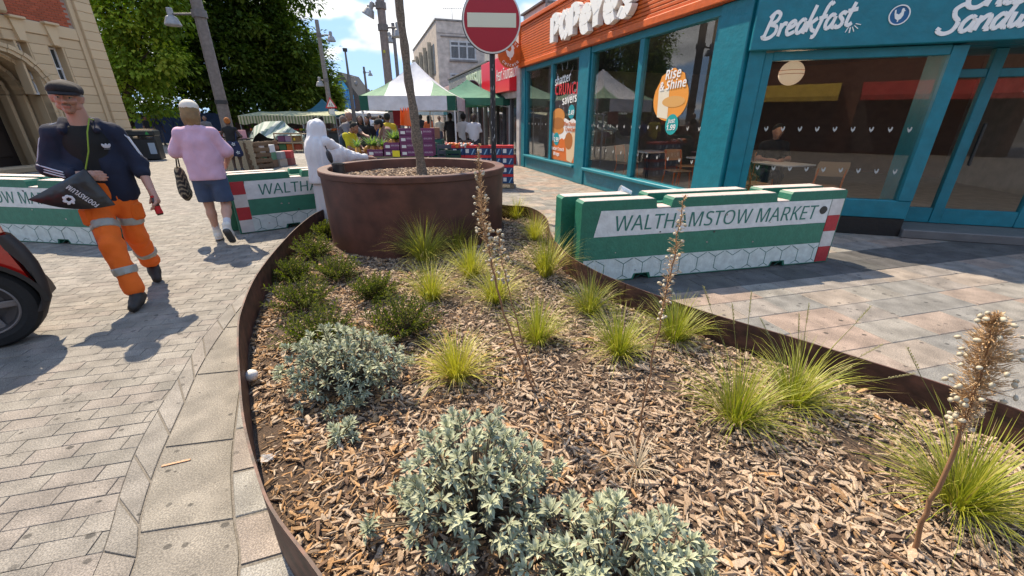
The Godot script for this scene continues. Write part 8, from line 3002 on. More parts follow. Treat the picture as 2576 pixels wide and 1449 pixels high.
func worker() -> void:
	var t := thing("person", "person walking in orange high visibility trousers, dark track jacket and flat cap", "person", Vector3(-3.55, 0, -3.62), 32.0)
	t.scale = Vector3.ONE * 1.05
	var j := joints({"head": Vector3(-0.015, 1.625, 0.05), "neck": Vector3(0, 1.46, 0.01), "chest": Vector3(0, 1.31, 0.01), "shr": Vector3(-0.175, 1.375, 0.015), "shl": Vector3(0.175, 1.375, -0.015), "elr": Vector3(-0.275, 1.13, 0.02), "wrr": Vector3(-0.09, 1.08, 0.20), "ell": Vector3(0.265, 1.13, 0.02), "wrl": Vector3(0.315, 0.92, 0.17), "knr": Vector3(-0.04, 0.52, 0.23), "anr": Vector3(0.02, 0.10, 0.33), "tor": Vector3(0.0, 0.04, 0.47), "knl": Vector3(0.08, 0.52, -0.02), "anl": Vector3(0.05, 0.17, -0.36), "tol": Vector3(0.07, 0.045, -0.24)})
	var look := Basis(Vector3.UP, 0.05) * Basis(Vector3.RIGHT, 0.02) * Basis(Vector3.BACK, -0.06)
	var skin := Color(0.40, 0.205, 0.145)
	var hc: Vector3 = j["head"]
	var g := sdf([[j["neck"] + Vector3(0, 0.12, 0.02), j["neck"] - Vector3(0, 0.05, 0), 0.056, 0.070], [j["shl"], j["shr"], 0.05, 0.05], [j["chest"], j["pelvis"], 0.12, 0.10, Vector3(1, 1, 0.75)], [j["shr"], j["elr"], 0.05, 0.04], [j["elr"], j["wrr"], 0.04, 0.028], [j["shl"], j["ell"], 0.05, 0.04], [j["ell"], j["wrl"], 0.042, 0.028], [j["hipl"], j["knl"], 0.07, 0.05], [j["knl"], j["anl"], 0.05, 0.035], [j["hipr"], j["knr"], 0.07, 0.05], [j["knr"], j["anr"], 0.05, 0.035]], 0.016, 0.04)
	dye(g, skin)
	var f := dye(sdf(face_bones(hc, look), 0.0055, 0.016), skin)
	for i in f.v.size():
		# stubble, brows and lips: the colour of hair and skin
		var q := look.inverse() * (f.v[i] - hc)
		if q.z > 0.03:
			if q.y < -0.036 and q.y > -0.115 and q.z > 0.045: f.c[i] = f.c[i].lerp(Color(0.20, 0.095, 0.055), 0.40 + 0.35 * absf(fnl.get_noise_3dv(q * 90.0)))
			if q.y > -0.050 and q.y < -0.034 and absf(q.x) < 0.032 and q.z > 0.085: f.c[i] = Color(0.12, 0.055, 0.03)
			if q.y > -0.066 and q.y < -0.052 and absf(q.x) < 0.024 and q.z > 0.09: f.c[i] = Color(0.34, 0.13, 0.10)
			if q.y > 0.020 and q.y < 0.032 and absf(q.x) > 0.012 and absf(q.x) < 0.05 and q.z > 0.085: f.c[i] = Color(0.17, 0.09, 0.055)
		if absf(q.x) > 0.07 and q.y > 0.015 and q.z < 0.03: f.c[i] = Color(0.20, 0.165, 0.14)
	add_geo(g, f)
	var d := (j["wrl"] - j["ell"] as Vector3).normalized()
	add_geo(g, dye(sdf(hand_bones(j["wrl"], (d + Vector3(0, -0.3, 0)).normalized(), Vector3(-0.8, 0, 0.2).normalized(), 1.0, 0.75), 0.005, 0.010), skin))
	d = Vector3(0.95, -0.08, 0.05).normalized()
	add_geo(g, dye(sdf(hand_bones(j["wrr"], d, Vector3(0.05, -0.1, -1).normalized(), -1.0, 0.28), 0.005, 0.010), skin))
	obj("body", g, skin_mat(), t)
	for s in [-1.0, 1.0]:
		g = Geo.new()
		g.col = Color(0.36, 0.33, 0.30)  # white of the eye greyed: shade on the face put into the colour
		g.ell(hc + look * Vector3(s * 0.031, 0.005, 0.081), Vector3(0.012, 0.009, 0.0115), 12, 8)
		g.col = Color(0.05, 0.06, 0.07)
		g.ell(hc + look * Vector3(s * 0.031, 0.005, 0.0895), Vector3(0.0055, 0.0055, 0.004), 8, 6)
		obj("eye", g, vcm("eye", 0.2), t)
	obj("hair", dye(sdf([[hc + look * Vector3(0, 0.04, -0.03), hc + look * Vector3(0, 0.0, -0.045), 0.090, 0.080], [hc + look * Vector3(0, -0.03, 0.10), hc + look * Vector3(0, -0.06, 0.10), 0.09, 0.09, Vector3.ONE, true]], 0.008, 0.02, 0.003, 40.0), Color(0.14, 0.115, 0.10)), cloth_mat(), t)
	# flat cap: soft crown drawn forward over a short stiff peak
	var cp := Node3D.new()
	cp.name = "flat_cap"
	t.add_child(cp, true)
	cp.transform = Transform3D(look * Basis(Vector3.RIGHT, -0.05), hc + look * Vector3(0, 0.048, 0.0))
	obj("crown", dye(sdf([[Vector3(0, 0.022, -0.030), Vector3(0, 0.012, 0.045), 0.098, 0.088, Vector3(1.0, 0.60, 1.0)], [Vector3(0, 0.0, -0.02), Vector3(0, 0.0, 0.01), 0.093, 0.093, Vector3(0.98, 0.5, 1.05)]], 0.007, 0.02, 0.004, 16.0, [[Vector3(0, -1, 0), 0.014]]), Color(0.018, 0.015, 0.015)), cloth_mat(), cp)
	g = Geo.new()
	g.col = Color(0.012, 0.011, 0.011)
	var r0 := PackedVector3Array()
	var r1 := PackedVector3Array()
	for k in 15:
		var a := PI * k / 14.0
		r0.append(Vector3(cos(a) * 0.088, 0.004, 0.03 + sin(a) * 0.070))
		r1.append(Vector3(cos(a) * 0.084, -0.020 - 0.010 * sin(a), 0.045 + sin(a) * 0.122))
	g.ring_strip([r0, r1], false)
	for k in 15:
		r0[k].y -= 0.007
		r1[k].y -= 0.006
	g.ring_strip([r1, r0], false)
	obj("peak", g, cloth_mat(), cp)
	# black tee under the open jacket
	obj("tee_shirt", dye(sdf([[j["neck"] - Vector3(0, 0.06, -0.005), j["chest"], 0.09, 0.13, Vector3(1, 1, 0.8)], [j["chest"], j["pelvis"] + Vector3(0, 0.02, 0), 0.150, 0.148, Vector3(1, 1, 0.76)]], 0.014, 0.04, 0.006, 9.0, [[Vector3(0, 1, 0.15), 1.445]]), Color(0.010, 0.010, 0.011)), cloth_mat(), t)
	var navy := Color(0.009, 0.015, 0.034)
	var jb := [[j["shl"], j["shr"], 0.062, 0.062], [j["neck"] - Vector3(0, 0.02, 0.02), j["shl"], 0.056, 0.058], [j["neck"] - Vector3(0, 0.02, 0.02), j["shr"], 0.056, 0.058], [j["chest"] - Vector3(0.04, 0.02, 0.02), j["belly"] - Vector3(0.06, 0, 0.02), 0.13, 0.138, Vector3(1, 1, 0.82)], [j["chest"] + Vector3(0.04, -0.02, -0.02), j["belly"] + Vector3(0.06, 0, -0.02), 0.13, 0.138, Vector3(1, 1, 0.82)], [j["belly"] - Vector3(0.05, 0, 0.01), j["pelvis"] - Vector3(0.05, 0.02, 0.01), 0.155, 0.16, Vector3(1, 1, 0.82)], [j["belly"] + Vector3(0.05, 0, -0.01), j["pelvis"] + Vector3(0.05, -0.02, -0.01), 0.155, 0.16, Vector3(1, 1, 0.82)], [j["shr"], j["elr"], 0.062, 0.062], [j["elr"], (j["elr"] as Vector3).lerp(j["wrr"], 0.88), 0.062, 0.050], [j["shl"], j["ell"], 0.062, 0.060], [j["ell"], (j["ell"] as Vector3).lerp(j["wrl"], 0.30), 0.062, 0.056], [Vector3(-0.075, 1.46, -0.05), Vector3(0.075, 1.46, -0.05), 0.035, 0.035], [Vector3(-0.095, 1.47, 0.0), Vector3(-0.10, 1.40, 0.09), 0.026, 0.022], [Vector3(0.095, 1.47, 0.0), Vector3(0.10, 1.40, 0.09), 0.026, 0.022], [Vector3(0.0, 1.46, 0.10), Vector3(0.0, 1.30, 0.19), 0.055, 0.095, Vector3.ONE, true], [Vector3(0.0, 1.30, 0.19), Vector3(0.0, 0.85, 0.20), 0.095, 0.095, Vector3.ONE, true]]
	obj("track_jacket", dye(sdf(jb, 0.013, 0.032, 0.014, 9.0, [[Vector3(0, -1, 0), -0.84]]), navy), cloth_mat(), t)
	# three white stripes down each sleeve, and a small chest mark
	for s in [["l", 1.0], ["r", -1.0]]:
		var sh: Vector3 = j["sh" + s[0]]
		var el: Vector3 = j["el" + s[0]]
		var wr: Vector3 = j["wr" + s[0]]
		for k in 3:
			var o := Vector3(s[1] * 0.050, 0.040, -0.022 + 0.022 * k)
			stripe([Vector3(s[1] * 0.09, 1.468, -0.02 + 0.02 * k), sh + Vector3(0, 0.062, -0.022 + 0.022 * k), sh.lerp(el, 0.3) + o, sh.lerp(el, 0.65) + o * Vector3(1.02, 0.75, 1), el + o * Vector3(1.0, 0.5, 1)], 0.0055, Color(0.55, 0.56, 0.6), t, "sleeve_stripe", cloth_mat())
			if s[0] == "r":
				var out := Vector3(-0.032, 0.02 - 0.02 * k, 0.046)
				stripe([el + Vector3(-0.045, 0.03 - 0.022 * k, 0.042), el.lerp(wr, 0.45) + out, el.lerp(wr, 0.8) + out * 0.95], 0.0055, Color(0.55, 0.56, 0.6), t, "sleeve_stripe", cloth_mat())
	for k in 3:
		g = Geo.new()
		g.col = Color(0.5, 0.5, 0.52)
		g.ell(Vector3(0.125 + (k - 1) * 0.016, 1.285, 0.128), Vector3(0.010, 0.019, 0.004), 8, 6, Basis(Vector3.BACK, -(k - 1) * 0.5))
		g.box(Vector3(0.125, 1.262, 0.130), Vector3(0.036, 0.003, 0.003))
		obj("chest_mark", g, cloth_mat(), t)
	# high visibility trousers with grey reflective bands
	var org := Color(0.86, 0.155, 0.012)
	var tb := [[j["pelvis"], j["pelvis"] - Vector3(0, 0.06, 0), 0.150, 0.152, Vector3(1, 1, 0.80)]]
	for s in ["l", "r"]:
		tb.append([j["hip" + s], j["kn" + s], 0.093, 0.076])
		tb.append([j["kn" + s], (j["kn" + s] as Vector3).lerp(j["an" + s], 0.86), 0.076, 0.072])
	obj("work_trousers", dye(sdf(tb, 0.012, 0.03, 0.016, 11.0, [[Vector3(0, 1, 0), 1.02]]), org, 0.10), cloth_mat(), t)
	for s in ["l", "r"]:
		for e in [[j["hip" + s], j["kn" + s], 0.62, 0.086], [j["kn" + s], j["an" + s], 0.50, 0.078]]:
			var a: Vector3 = e[0]
			var b: Vector3 = e[1]
			var u := (b - a).normalized()
			var c := a.lerp(b, e[2])
			g = sdf([[c - u * 0.10, c + u * 0.10, e[3] + 0.004, e[3] + 0.004]], 0.010, 0.01, 0.016, 11.0, [[u, u.dot(c) + 0.033], [-u, -u.dot(c) + 0.033]])
			obj("reflective_band", dye(g, Color(0.30, 0.29, 0.245), 0.15), vcm("reflective", 0.35), t)
		# cargo pocket
		var hp: Vector3 = (j["hip" + s] as Vector3).lerp(j["kn" + s], 0.42) + Vector3(0.07 if s == "l" else -0.07, 0, 0.05)
		g = Geo.new()
		g.col = org * 0.95
		g.box(hp, Vector3(0.10, 0.15, 0.05), 0.02, Basis(Vector3.UP, 0.7 if s == "l" else -0.7))
		obj("cargo_pocket", g, cloth_mat(), t)
		shoe(j, s, "boot", Color(0.022, 0.017, 0.013), 0.011, t, 0.045)
	# --- what he carries ---
	var bag := thing("drawstring_bag", "black drawstring bag with white printed letters hung across the dark track jacket", "bag", t.transform * Vector3(-0.12, 0.97, 0.25), 28.0)
	# flat nylon sack drawn up to one corner, a little filled
	var bb := Geo.new()
	var A := Vector3(0.11, 0.17, 0.0)
	var B := Vector3(-0.28, -0.04, 0.02)
	var C := Vector3(0.21, -0.13, 0.0)
	for side in [1.0, -1.0]:
		var rings := []
		for i in 17:
			var u := i / 16.0
			var r := PackedVector3Array()
			for k in 13:
				var w := k / 12.0
				var p := A.lerp(B.lerp(C, w), u)
				p.y -= 0.05 * sin(PI * w) * u * u
				var full := sqrt(maxf(0.0, sin(PI * w) * u * sin(PI * minf(u * 0.95, 1.0))))
				p.z += side * (0.004 + 0.055 * full + 0.012 * full * fnl.get_noise_3d(p.x * 18.0, p.y * 18.0, side))
				r.append(p)
			rings.append(r)
		if side < 0: rings.reverse()
		bb.ring_strip(rings, false)
	dye(bb, Color(0.016, 0.016, 0.018))
	obj("sack", bb, vcm("nylon", 0.35, null, 1.0, normal_tex("wrinkle", 512, 0.012, 3, 8.0, 92), 0.6), bag)
	var bm := flat("bag_print", Color(0.55, 0.55, 0.56), 0.6)
	put_text("FOOTASYLUM", 0.036, 0.002, bm, bag, "print", Vector3(0.055, -0.035, 0.068), Basis(Vector3.BACK, 2.25), 0.21, 0.8)
	for k in 7:
		g = Geo.new()
		g.ell(Vector3(-0.035 + 0.026 * cos(k * 0.9), -0.055 + 0.026 * sin(k * 0.9), 0.066), Vector3(0.011, 0.017, 0.003), 8, 5, Basis(Vector3.BACK, k * 1.1))
		obj("print_crest", g, bm, bag)
	stripe([Vector3(0.10, 0.14, 0.0), Vector3(0.17, 0.30, 0.0), Vector3(0.19, 0.44, -0.05), Vector3(0.20, 0.54, -0.16), Vector3(0.20, 0.52, -0.30)], 0.005, Color(0.22, 0.32, 0.03), bag, "cord", cloth_mat())
	var bt := thing("drink_bottle", "small cola bottle with a red label held by the walking worker", "bottle", t.transform * Vector3(0.325, 0.79, 0.235), 0.0)
	g = Geo.new()
	g.col = Color(0.03, 0.012, 0.008)
	g.lathe(PackedVector2Array([Vector2(0, -0.075), Vector2(0.026, -0.072), Vector2(0.030, -0.05), Vector2(0.027, 0.0), Vector2(0.030, 0.03), Vector2(0.022, 0.07), Vector2(0.012, 0.10), Vector2(0.012, 0.115)]), Vector3.ZERO, 18)
	obj("bottle", g, vcm("bottle_plastic", 0.1), bt)
	g = Geo.new()
	g.col = Color(0.45, 0.012, 0.012)
	g.lathe(PackedVector2Array([Vector2(0.0305, -0.055), Vector2(0.0312, -0.05), Vector2(0.0285, 0.0), Vector2(0.031, 0.02)]), Vector3.ZERO, 18)
	obj("label_wrap", g, vcm("card", 0.75), bt)
	g = Geo.new()
	g.col = Color(0.42, 0.01, 0.01)
	g.lathe(PackedVector2Array([Vector2(0.0145, 0.108), Vector2(0.0145, 0.128), Vector2(0, 0.128)]), Vector3.ZERO, 14)
	obj("bottle_cap", g, vcm("plastic", 0.45), bt)
	bt.rotation_degrees.z = 8.0
	bt.scale = Vector3.ONE * 0.85

func pink_shirt() -> void:
	var t := thing("person", "person walking away in pink shirt, denim shorts and beige cap", "person", Vector3(-3.93, 0, -5.42), 203.0)
	var j := joints({"head": Vector3(0.0, 1.615, 0.03), "elr": Vector3(-0.29, 1.13, 0.02), "wrr": Vector3(-0.20, 1.00, 0.20), "ell": Vector3(0.29, 1.14, 0.03), "wrl": Vector3(0.27, 1.11, 0.27), "knl": Vector3(0.10, 0.50, 0.10), "anl": Vector3(0.10, 0.09, 0.12), "tol": Vector3(0.12, 0.035, 0.27), "knr": Vector3(-0.11, 0.50, 0.02), "anr": Vector3(-0.12, 0.24, -0.30), "tor": Vector3(-0.13, 0.09, -0.24)})
	var look := Basis(Vector3.UP, -0.15)
	var skin := Color(0.46, 0.26, 0.18)
	var hc: Vector3 = j["head"]
	var g := sdf([[j["neck"] + Vector3(0, 0.12, 0.02), j["neck"] - Vector3(0, 0.05, 0), 0.052, 0.062], [j["chest"], j["pelvis"], 0.12, 0.10, Vector3(1, 1, 0.75)], [j["shr"], j["elr"], 0.05, 0.042], [j["elr"], j["wrr"], 0.041, 0.028], [j["shl"], j["ell"], 0.05, 0.042], [j["ell"], j["wrl"], 0.041, 0.028], [j["hipl"], j["knl"], 0.08, 0.054], [j["knl"], (j["knl"] as Vector3).lerp(j["anl"], 0.35), 0.054, 0.055], [(j["knl"] as Vector3).lerp(j["anl"], 0.3) - Vector3(0, 0, 0.01), j["anl"], 0.054, 0.034], [j["hipr"], j["knr"], 0.08, 0.054], [j["knr"], (j["knr"] as Vector3).lerp(j["anr"], 0.35), 0.054, 0.056], [(j["knr"] as Vector3).lerp(j["anr"], 0.3), j["anr"], 0.054, 0.034]], 0.016, 0.03)
	add_geo(g, sdf(face_bones(hc, look), 0.010, 0.018))
	add_geo(g, sdf(hand_bones(j["wrl"], Vector3(0, 0.35, 0.93).normalized(), Vector3(-1, 0, 0), 1.0, 0.7), 0.006, 0.010))
	add_geo(g, sdf(hand_bones(j["wrr"], Vector3(0.35, -0.25, 0.9).normalized(), Vector3(1, 0, -0.3).normalized(), -1.0, 0.5), 0.006, 0.010))
	obj("body", dye(g, skin), skin_mat(), t)
	var pink := Color(0.66, 0.43, 0.54)
	obj("tee_shirt", dye(sdf([[j["shl"], j["shr"], 0.062, 0.062], [j["neck"] - Vector3(0, 0.02, 0.01), j["shl"], 0.058, 0.058], [j["neck"] - Vector3(0, 0.02, 0.01), j["shr"], 0.058, 0.058], [j["chest"] - Vector3(0.045, 0.02, 0), j["belly"] - Vector3(0.06, 0, 0), 0.14, 0.145, Vector3(1, 1, 0.85)], [j["chest"] + Vector3(0.045, -0.02, 0), j["belly"] + Vector3(0.06, 0, 0), 0.14, 0.145, Vector3(1, 1, 0.85)], [j["belly"] - Vector3(0.05, 0, 0), j["pelvis"] - Vector3(0.05, 0.08, 0), 0.15, 0.158, Vector3(1, 1, 0.85)], [j["belly"] + Vector3(0.05, 0, 0), j["pelvis"] + Vector3(0.05, -0.08, 0), 0.15, 0.158, Vector3(1, 1, 0.85)], [j["shr"], (j["shr"] as Vector3).lerp(j["elr"], 0.82), 0.064, 0.080], [j["shl"], (j["shl"] as Vector3).lerp(j["ell"], 0.82), 0.064, 0.080]], 0.014, 0.04, 0.016, 7.0, [[Vector3(0, -1, 0), -0.83]]), pink), cloth_mat(), t)
	var sb := [[j["pelvis"], j["pelvis"] - Vector3(0, 0.06, 0), 0.152, 0.155, Vector3(1, 1, 0.82)]]
	for s in ["l", "r"]: sb.append([j["hip" + s], (j["hip" + s] as Vector3).lerp(j["kn" + s], 0.90), 0.105, 0.108])
	obj("denim_shorts", dye(sdf(sb, 0.014, 0.04, 0.012, 9.0, [[Vector3(0, 1, 0), 0.99], [Vector3(0, -1, 0), -0.54]]), Color(0.055, 0.085, 0.15), 0.15), cloth_mat(), t)
	for s in ["l", "r"]:
		var an: Vector3 = j["an" + s]
		var up := ((j["kn" + s] as Vector3) - an).normalized()
		obj("sock", dye(sdf([[an, an + up * 0.14, 0.040, 0.045]], 0.011, 0.01), Color(0.62, 0.60, 0.60)), cloth_mat(), t)
		shoe(j, s, "trainer", Color(0.60, 0.57, 0.50), 0.012, t, 0.02)
		var to: Vector3 = j["to" + s]
		var d := to - an
		var heel := an - Vector3(d.x, 0, d.z).normalized() * 0.05 + Vector3(0, -0.055, 0)
		if s == "r": heel = an + Vector3(0, -0.02, -0.075)
		obj("sole", dye(sdf([[heel, to + Vector3(0, -0.028, -0.012 if s == "r" else 0.0), 0.046, 0.044, Vector3(1, 0.5, 1) if s == "l" else Vector3(1, 0.8, 0.55)]], 0.011, 0.01), Color(0.06, 0.06, 0.055) if s == "r" else Color(0.55, 0.53, 0.5)), vcm("shoe", 0.65), t)
	obj("hair", dye(sdf([[hc + look * Vector3(0, 0.03, -0.03), hc + look * Vector3(0, -0.04, -0.045), 0.098, 0.092], [hc + look * Vector3(-0.05, -0.04, -0.05), hc + look * Vector3(-0.055, -0.11, -0.055), 0.05, 0.035], [hc + look * Vector3(0.05, -0.04, -0.05), hc + look * Vector3(0.055, -0.11, -0.055), 0.05, 0.035], [hc + look * Vector3(0, -0.05, -0.07), hc + look * Vector3(0, -0.12, -0.065), 0.06, 0.04], [hc + look * Vector3(0, -0.03, 0.11), hc + look * Vector3(0, -0.06, 0.11), 0.09, 0.09, Vector3.ONE, true]], 0.009, 0.025, 0.006, 40.0), Color(0.26, 0.17, 0.08), 0.5), cloth_mat(), t)
	cap(t, hc, look, Color(0.74, 0.68, 0.57))
	# --- carried ---
	var b := thing("striped_tote", "dark tote bag with tan zigzag stripes hung on the arm beside the pink shirt", "bag", t.transform * Vector3(0.33, 0.80, 0.16), 203.0)
	g = dye(sdf([[Vector3(0, 0.10, 0.0), Vector3(0, -0.12, 0.0), 0.095, 0.125, Vector3(0.55, 1, 1)]], 0.012, 0.03, 0.012, 9.0), Color(0.03, 0.026, 0.02))
	for i in g.v.size():
		var q := g.v[i]
		if fposmod(q.y * 16.0 + absf(fposmod(q.z * 22.0, 2.0) - 1.0), 1.0) < 0.33: g.c[i] = Color(0.30, 0.24, 0.15)
	obj("sack", g, cloth_mat(), b)
	stripe([Vector3(0, 0.16, 0.06), Vector3(-0.02, 0.30, 0.02), Vector3(-0.03, 0.33, -0.02), Vector3(-0.02, 0.30, -0.05), Vector3(0, 0.16, -0.06)], 0.008, Color(0.03, 0.026, 0.02), b, "handle", cloth_mat())
	var c := thing("iced_drink", "clear cup of iced coffee with a striped straw beside the pink shirt", "cup", t.transform * Vector3(0.245, 1.19, 0.36), 0.0)
	g = Geo.new()
	g.col = Color(0.42, 0.24, 0.12)
	g.lathe(PackedVector2Array([Vector2(0, -0.06), Vector2(0.028, -0.06), Vector2(0.038, 0.06), Vector2(0, 0.06)]), Vector3.ZERO, 18)
	obj("cup", g, vcm("bottle_plastic", 0.1), c)
	g = Geo.new()
	g.col = Color(0.6, 0.58, 0.55)
	g.lathe(PackedVector2Array([Vector2(0.040, 0.058), Vector2(0.041, 0.068), Vector2(0.02, 0.085), Vector2(0, 0.087)]), Vector3.ZERO, 18)
	obj("lid", g, vcm("plastic", 0.45), c)
	for k in 6:
		g = Geo.new()
		g.col = Color(0.55, 0.12, 0.08) if k % 2 else Color(0.65, 0.6, 0.55)
		g.rod(Vector3(0.004 * k, 0.085 + k * 0.022, 0), Vector3(0.004 * (k + 1), 0.107 + k * 0.022, 0), 0.005)
		obj("straw", g, vcm("plastic", 0.45), c)

func robed_woman() -> void:
	var base := foot(826, 505, 6.35)
	var t := thing("person", "person in a white headscarf and long white robe reaching towards the fruit", "person", base, 150.0)
	var skin := Color(0.36, 0.20, 0.14)
	# arm reaches across to the stall: local +x is the wearer's left
	var tobase := t.transform.affine_inverse()
	var hand: Vector3 = tobase * at(924, 396, 6.75)
	var sh := Vector3(-0.16, 1.24, 0.02)
	if hand.x > 0: sh.x = 0.16
	var el := sh.lerp(hand, 0.52) + Vector3(0, -0.09, 0)
	var look := Basis(Vector3.UP, 0.3)
	var hc := Vector3(0.0, 1.40, 0.03)
	var g := sdf([[hc - Vector3(0, 0.06, 0.01), Vector3(0, 1.22, 0), 0.05, 0.06], [Vector3(0, 1.2, 0), Vector3(0, 0.8, 0), 0.12, 0.13], [sh, el, 0.045, 0.038], [el, hand, 0.038, 0.026], [Vector3(0.08, 0.8, 0), Vector3(0.09, 0.08, 0), 0.06, 0.04], [Vector3(-0.08, 0.8, 0), Vector3(-0.09, 0.08, 0), 0.06, 0.04]], 0.02, 0.04)
	add_geo(g, sdf(face_bones(hc, look), 0.011, 0.018))
	var d := (hand - el).normalized()
	add_geo(g, sdf(hand_bones(hand, d, Vector3(0, -1, 0), 1.0, 0.2), 0.006, 0.010))
	obj("body", dye(g, skin), skin_mat(), t)
	var white := Color(0.70, 0.69, 0.70)
	var rb := [[Vector3(0, 1.2, -0.01), Vector3(0, 0.9, -0.01), 0.14, 0.165, Vector3(1, 1, 0.85)], [Vector3(0, 0.9, 0), Vector3(0, 0.06, 0), 0.165, 0.21, Vector3(1, 1, 0.9)], [sh, el, 0.075, 0.075], [el, el.lerp(hand, 0.92), 0.072, 0.045]]
	obj("robe", dye(sdf(rb, 0.016, 0.09, 0.026, 12.0, [[Vector3(0, -1, 0), -0.03]], 0.10), white, 0.02), cloth_mat(), t)
	# the scarf falls from the crown over the shoulders and the outstretched arm in long folds
	var mid := sh.lerp(el, 0.55)
	var sc := [[hc + Vector3(0, 0.040, -0.018), hc + Vector3(0, -0.05, -0.022), 0.116, 0.112], [hc + Vector3(0, -0.03, -0.03), Vector3(0, 1.14, -0.03), 0.108, 0.16], [Vector3(0, 1.14, -0.03), Vector3(0, 0.70, -0.04), 0.16, 0.195, Vector3(1, 1, 0.88)], [Vector3(0, 1.20, -0.02), mid + Vector3(0, -0.02, 0), 0.14, 0.085], [Vector3(0, 1.05, -0.02), mid + Vector3(0, -0.16, 0), 0.16, 0.075], [mid + Vector3(0, -0.06, 0), el + Vector3(0, -0.02, 0), 0.10, 0.075], [hc + look * Vector3(0, -0.02, 0.115), hc + look * Vector3(0, -0.05, 0.115), 0.08, 0.07, Vector3.ONE, true]]
	obj("headscarf", dye(sdf(sc, 0.013, 0.07, 0.022, 13.0, [[Vector3(0, -1, 0), -0.66]], 0.12), white * 1.03, 0.02), cloth_mat(), t)
	for s in ["l", "r"]: shoe(joints({}), s, "shoe", Color(0.05, 0.045, 0.04), 0.016, t)

func crowd() -> void:
	var dark := Color(0.055, 0.028, 0.018)
	var brown := Color(0.16, 0.08, 0.05)
	# dark dress with the flowered tote
	var p := foot(603, 432, 13.2)
	var arms := {"elr": Vector3(-0.30, 1.17, -0.05), "wrr": Vector3(-0.14, 1.10, 0.14), "ell": Vector3(0.32, 1.18, -0.04), "wrl": Vector3(0.16, 1.12, 0.15)}
	var t := person("person in a short dark dress with an orange headwrap before the pallets", p, 205.0, 1.0, {"pose": arms, "skin": dark, "top": Color(0.012, 0.012, 0.014), "sleeve": "none", "low": Color(0.010, 0.010, 0.012), "kind": "skirt", "hemline": 0.55, "hair": "bun", "hair_colour": Color(0.38, 0.13, 0.03), "cell": 0.022})
	t.scale = Vector3.ONE * 0.90
	var b := thing("flowered_tote", "navy tote bag with white flowers on the back of the dark dress", "bag", t.transform * Vector3(-0.03, 0.80, -0.20), 205.0)
	var g := dye(sdf([[Vector3(-0.08, 0.12, 0), Vector3(-0.1, -0.14, 0), 0.09, 0.12, Vector3(1, 1, 0.5)], [Vector3(0.08, 0.12, 0), Vector3(0.1, -0.14, 0), 0.09, 0.12, Vector3(1, 1, 0.5)]], 0.016, 0.05, 0.01, 8.0), Color(0.014, 0.022, 0.06))
	obj("sack", g, cloth_mat(), b)
	for k in 4:
		for q in 5:
			g = Geo.new()
			g.col = Color(0.52, 0.55, 0.58)
			var c := Vector3([-0.09, 0.10, -0.02, 0.12][k], [-0.12, -0.02, 0.12, -0.18][k], -0.068)
			g.ell(c + Vector3(cos(q * 1.257), sin(q * 1.257), 0) * 0.032, Vector3(0.024, 0.015, 0.006), 7, 5, Basis(Vector3.BACK, q * 1.257))
			obj("flower_print", g, cloth_mat(), b)
	stripe([Vector3(-0.1, 0.2, 0.02), Vector3(-0.12, 0.42, 0.08), Vector3(-0.12, 0.52, 0.18)], 0.012, Color(0.014, 0.022, 0.06), b, "strap", cloth_mat())
	# yellow dress with the blue rucksack, by the pineapples
	var yp := at(886, 380, 9.6)
	t = person("person in a mustard yellow dress bending over the pineapples", Vector3(yp.x, 0, yp.z), 75.0, 1.0, {"pose": {"head": Vector3(0, 1.56, 0.16), "neck": Vector3(0, 1.42, 0.06), "chest": Vector3(0, 1.28, 0.03), "elr": Vector3(-0.24, 1.10, 0.10), "wrr": Vector3(-0.12, 1.02, 0.32), "ell": Vector3(0.24, 1.10, 0.10), "wrl": Vector3(0.12, 1.02, 0.32)}, "skin": Color(0.22, 0.10, 0.06), "look": Basis(Vector3.RIGHT, 0.45), "top": Color(0.50, 0.42, 0.01), "low": Color(0.48, 0.40, 0.01), "kind": "skirt", "hemline": 0.3, "hair": "bun", "cell": 0.02})
	t.scale = Vector3.ONE * 0.87
	b = thing("rucksack", "dark blue rucksack worn on the mustard yellow dress", "bag", t.transform * Vector3(0.0, 1.18, -0.20), 75.0)
	obj("sack", dye(sdf([[Vector3(0, 0.12, 0), Vector3(0, -0.16, -0.02), 0.11, 0.13, Vector3(1, 1, 0.65)]], 0.016, 0.03, 0.008, 9.0), Color(0.025, 0.05, 0.085)), cloth_mat(), b)
	for s in [-0.07, 0.07]: stripe([Vector3(s, 0.18, 0.05), Vector3(s * 1.3, 0.27, 0.14), Vector3(s * 1.5, 0.22, 0.24)], 0.014, Color(0.02, 0.04, 0.07), b, "strap", cloth_mat())
	var e := func_list()
	for q in e:
		var w := foot(q[1], 320, q[2])
		var s: float = q[3]
		t = person(q[0], w, q[4], 1.0, q[5])
		t.scale = Vector3.ONE * s
	# more shoppers down the street
	var hues := {"white": Color(0.6, 0.6, 0.6), "black": Color(0.015, 0.015, 0.016), "red": Color(0.35, 0.03, 0.03), "navy": Color(0.02, 0.03, 0.08), "green": Color(0.04, 0.12, 0.05), "pink": Color(0.5, 0.25, 0.3), "tan": Color(0.35, 0.25, 0.16), "purple": Color(0.12, 0.04, 0.16)}
	var k := 0
	for hue in hues:
		for place in [["among the far stalls beyond the gazebo", 905.0, 27.0], ["beside the distant shopfronts", 1045.0, 30.0]]:
			var q: Vector3 = foot(place[1] + float((k * 13) % 130), 320, place[2] + (k * 5) % 11)
			person("person in a %s top %s" % [hue, place[0]], q, k * 77.0, 1.0, {"skin": [brown, dark, Color(0.4, 0.24, 0.17)][k % 3], "top": hues[hue], "cell": 0.036, "hair": ["short", "long"][k % 2]}).scale = Vector3.ONE * (0.92 + 0.02 * (k % 5))
			k += 1
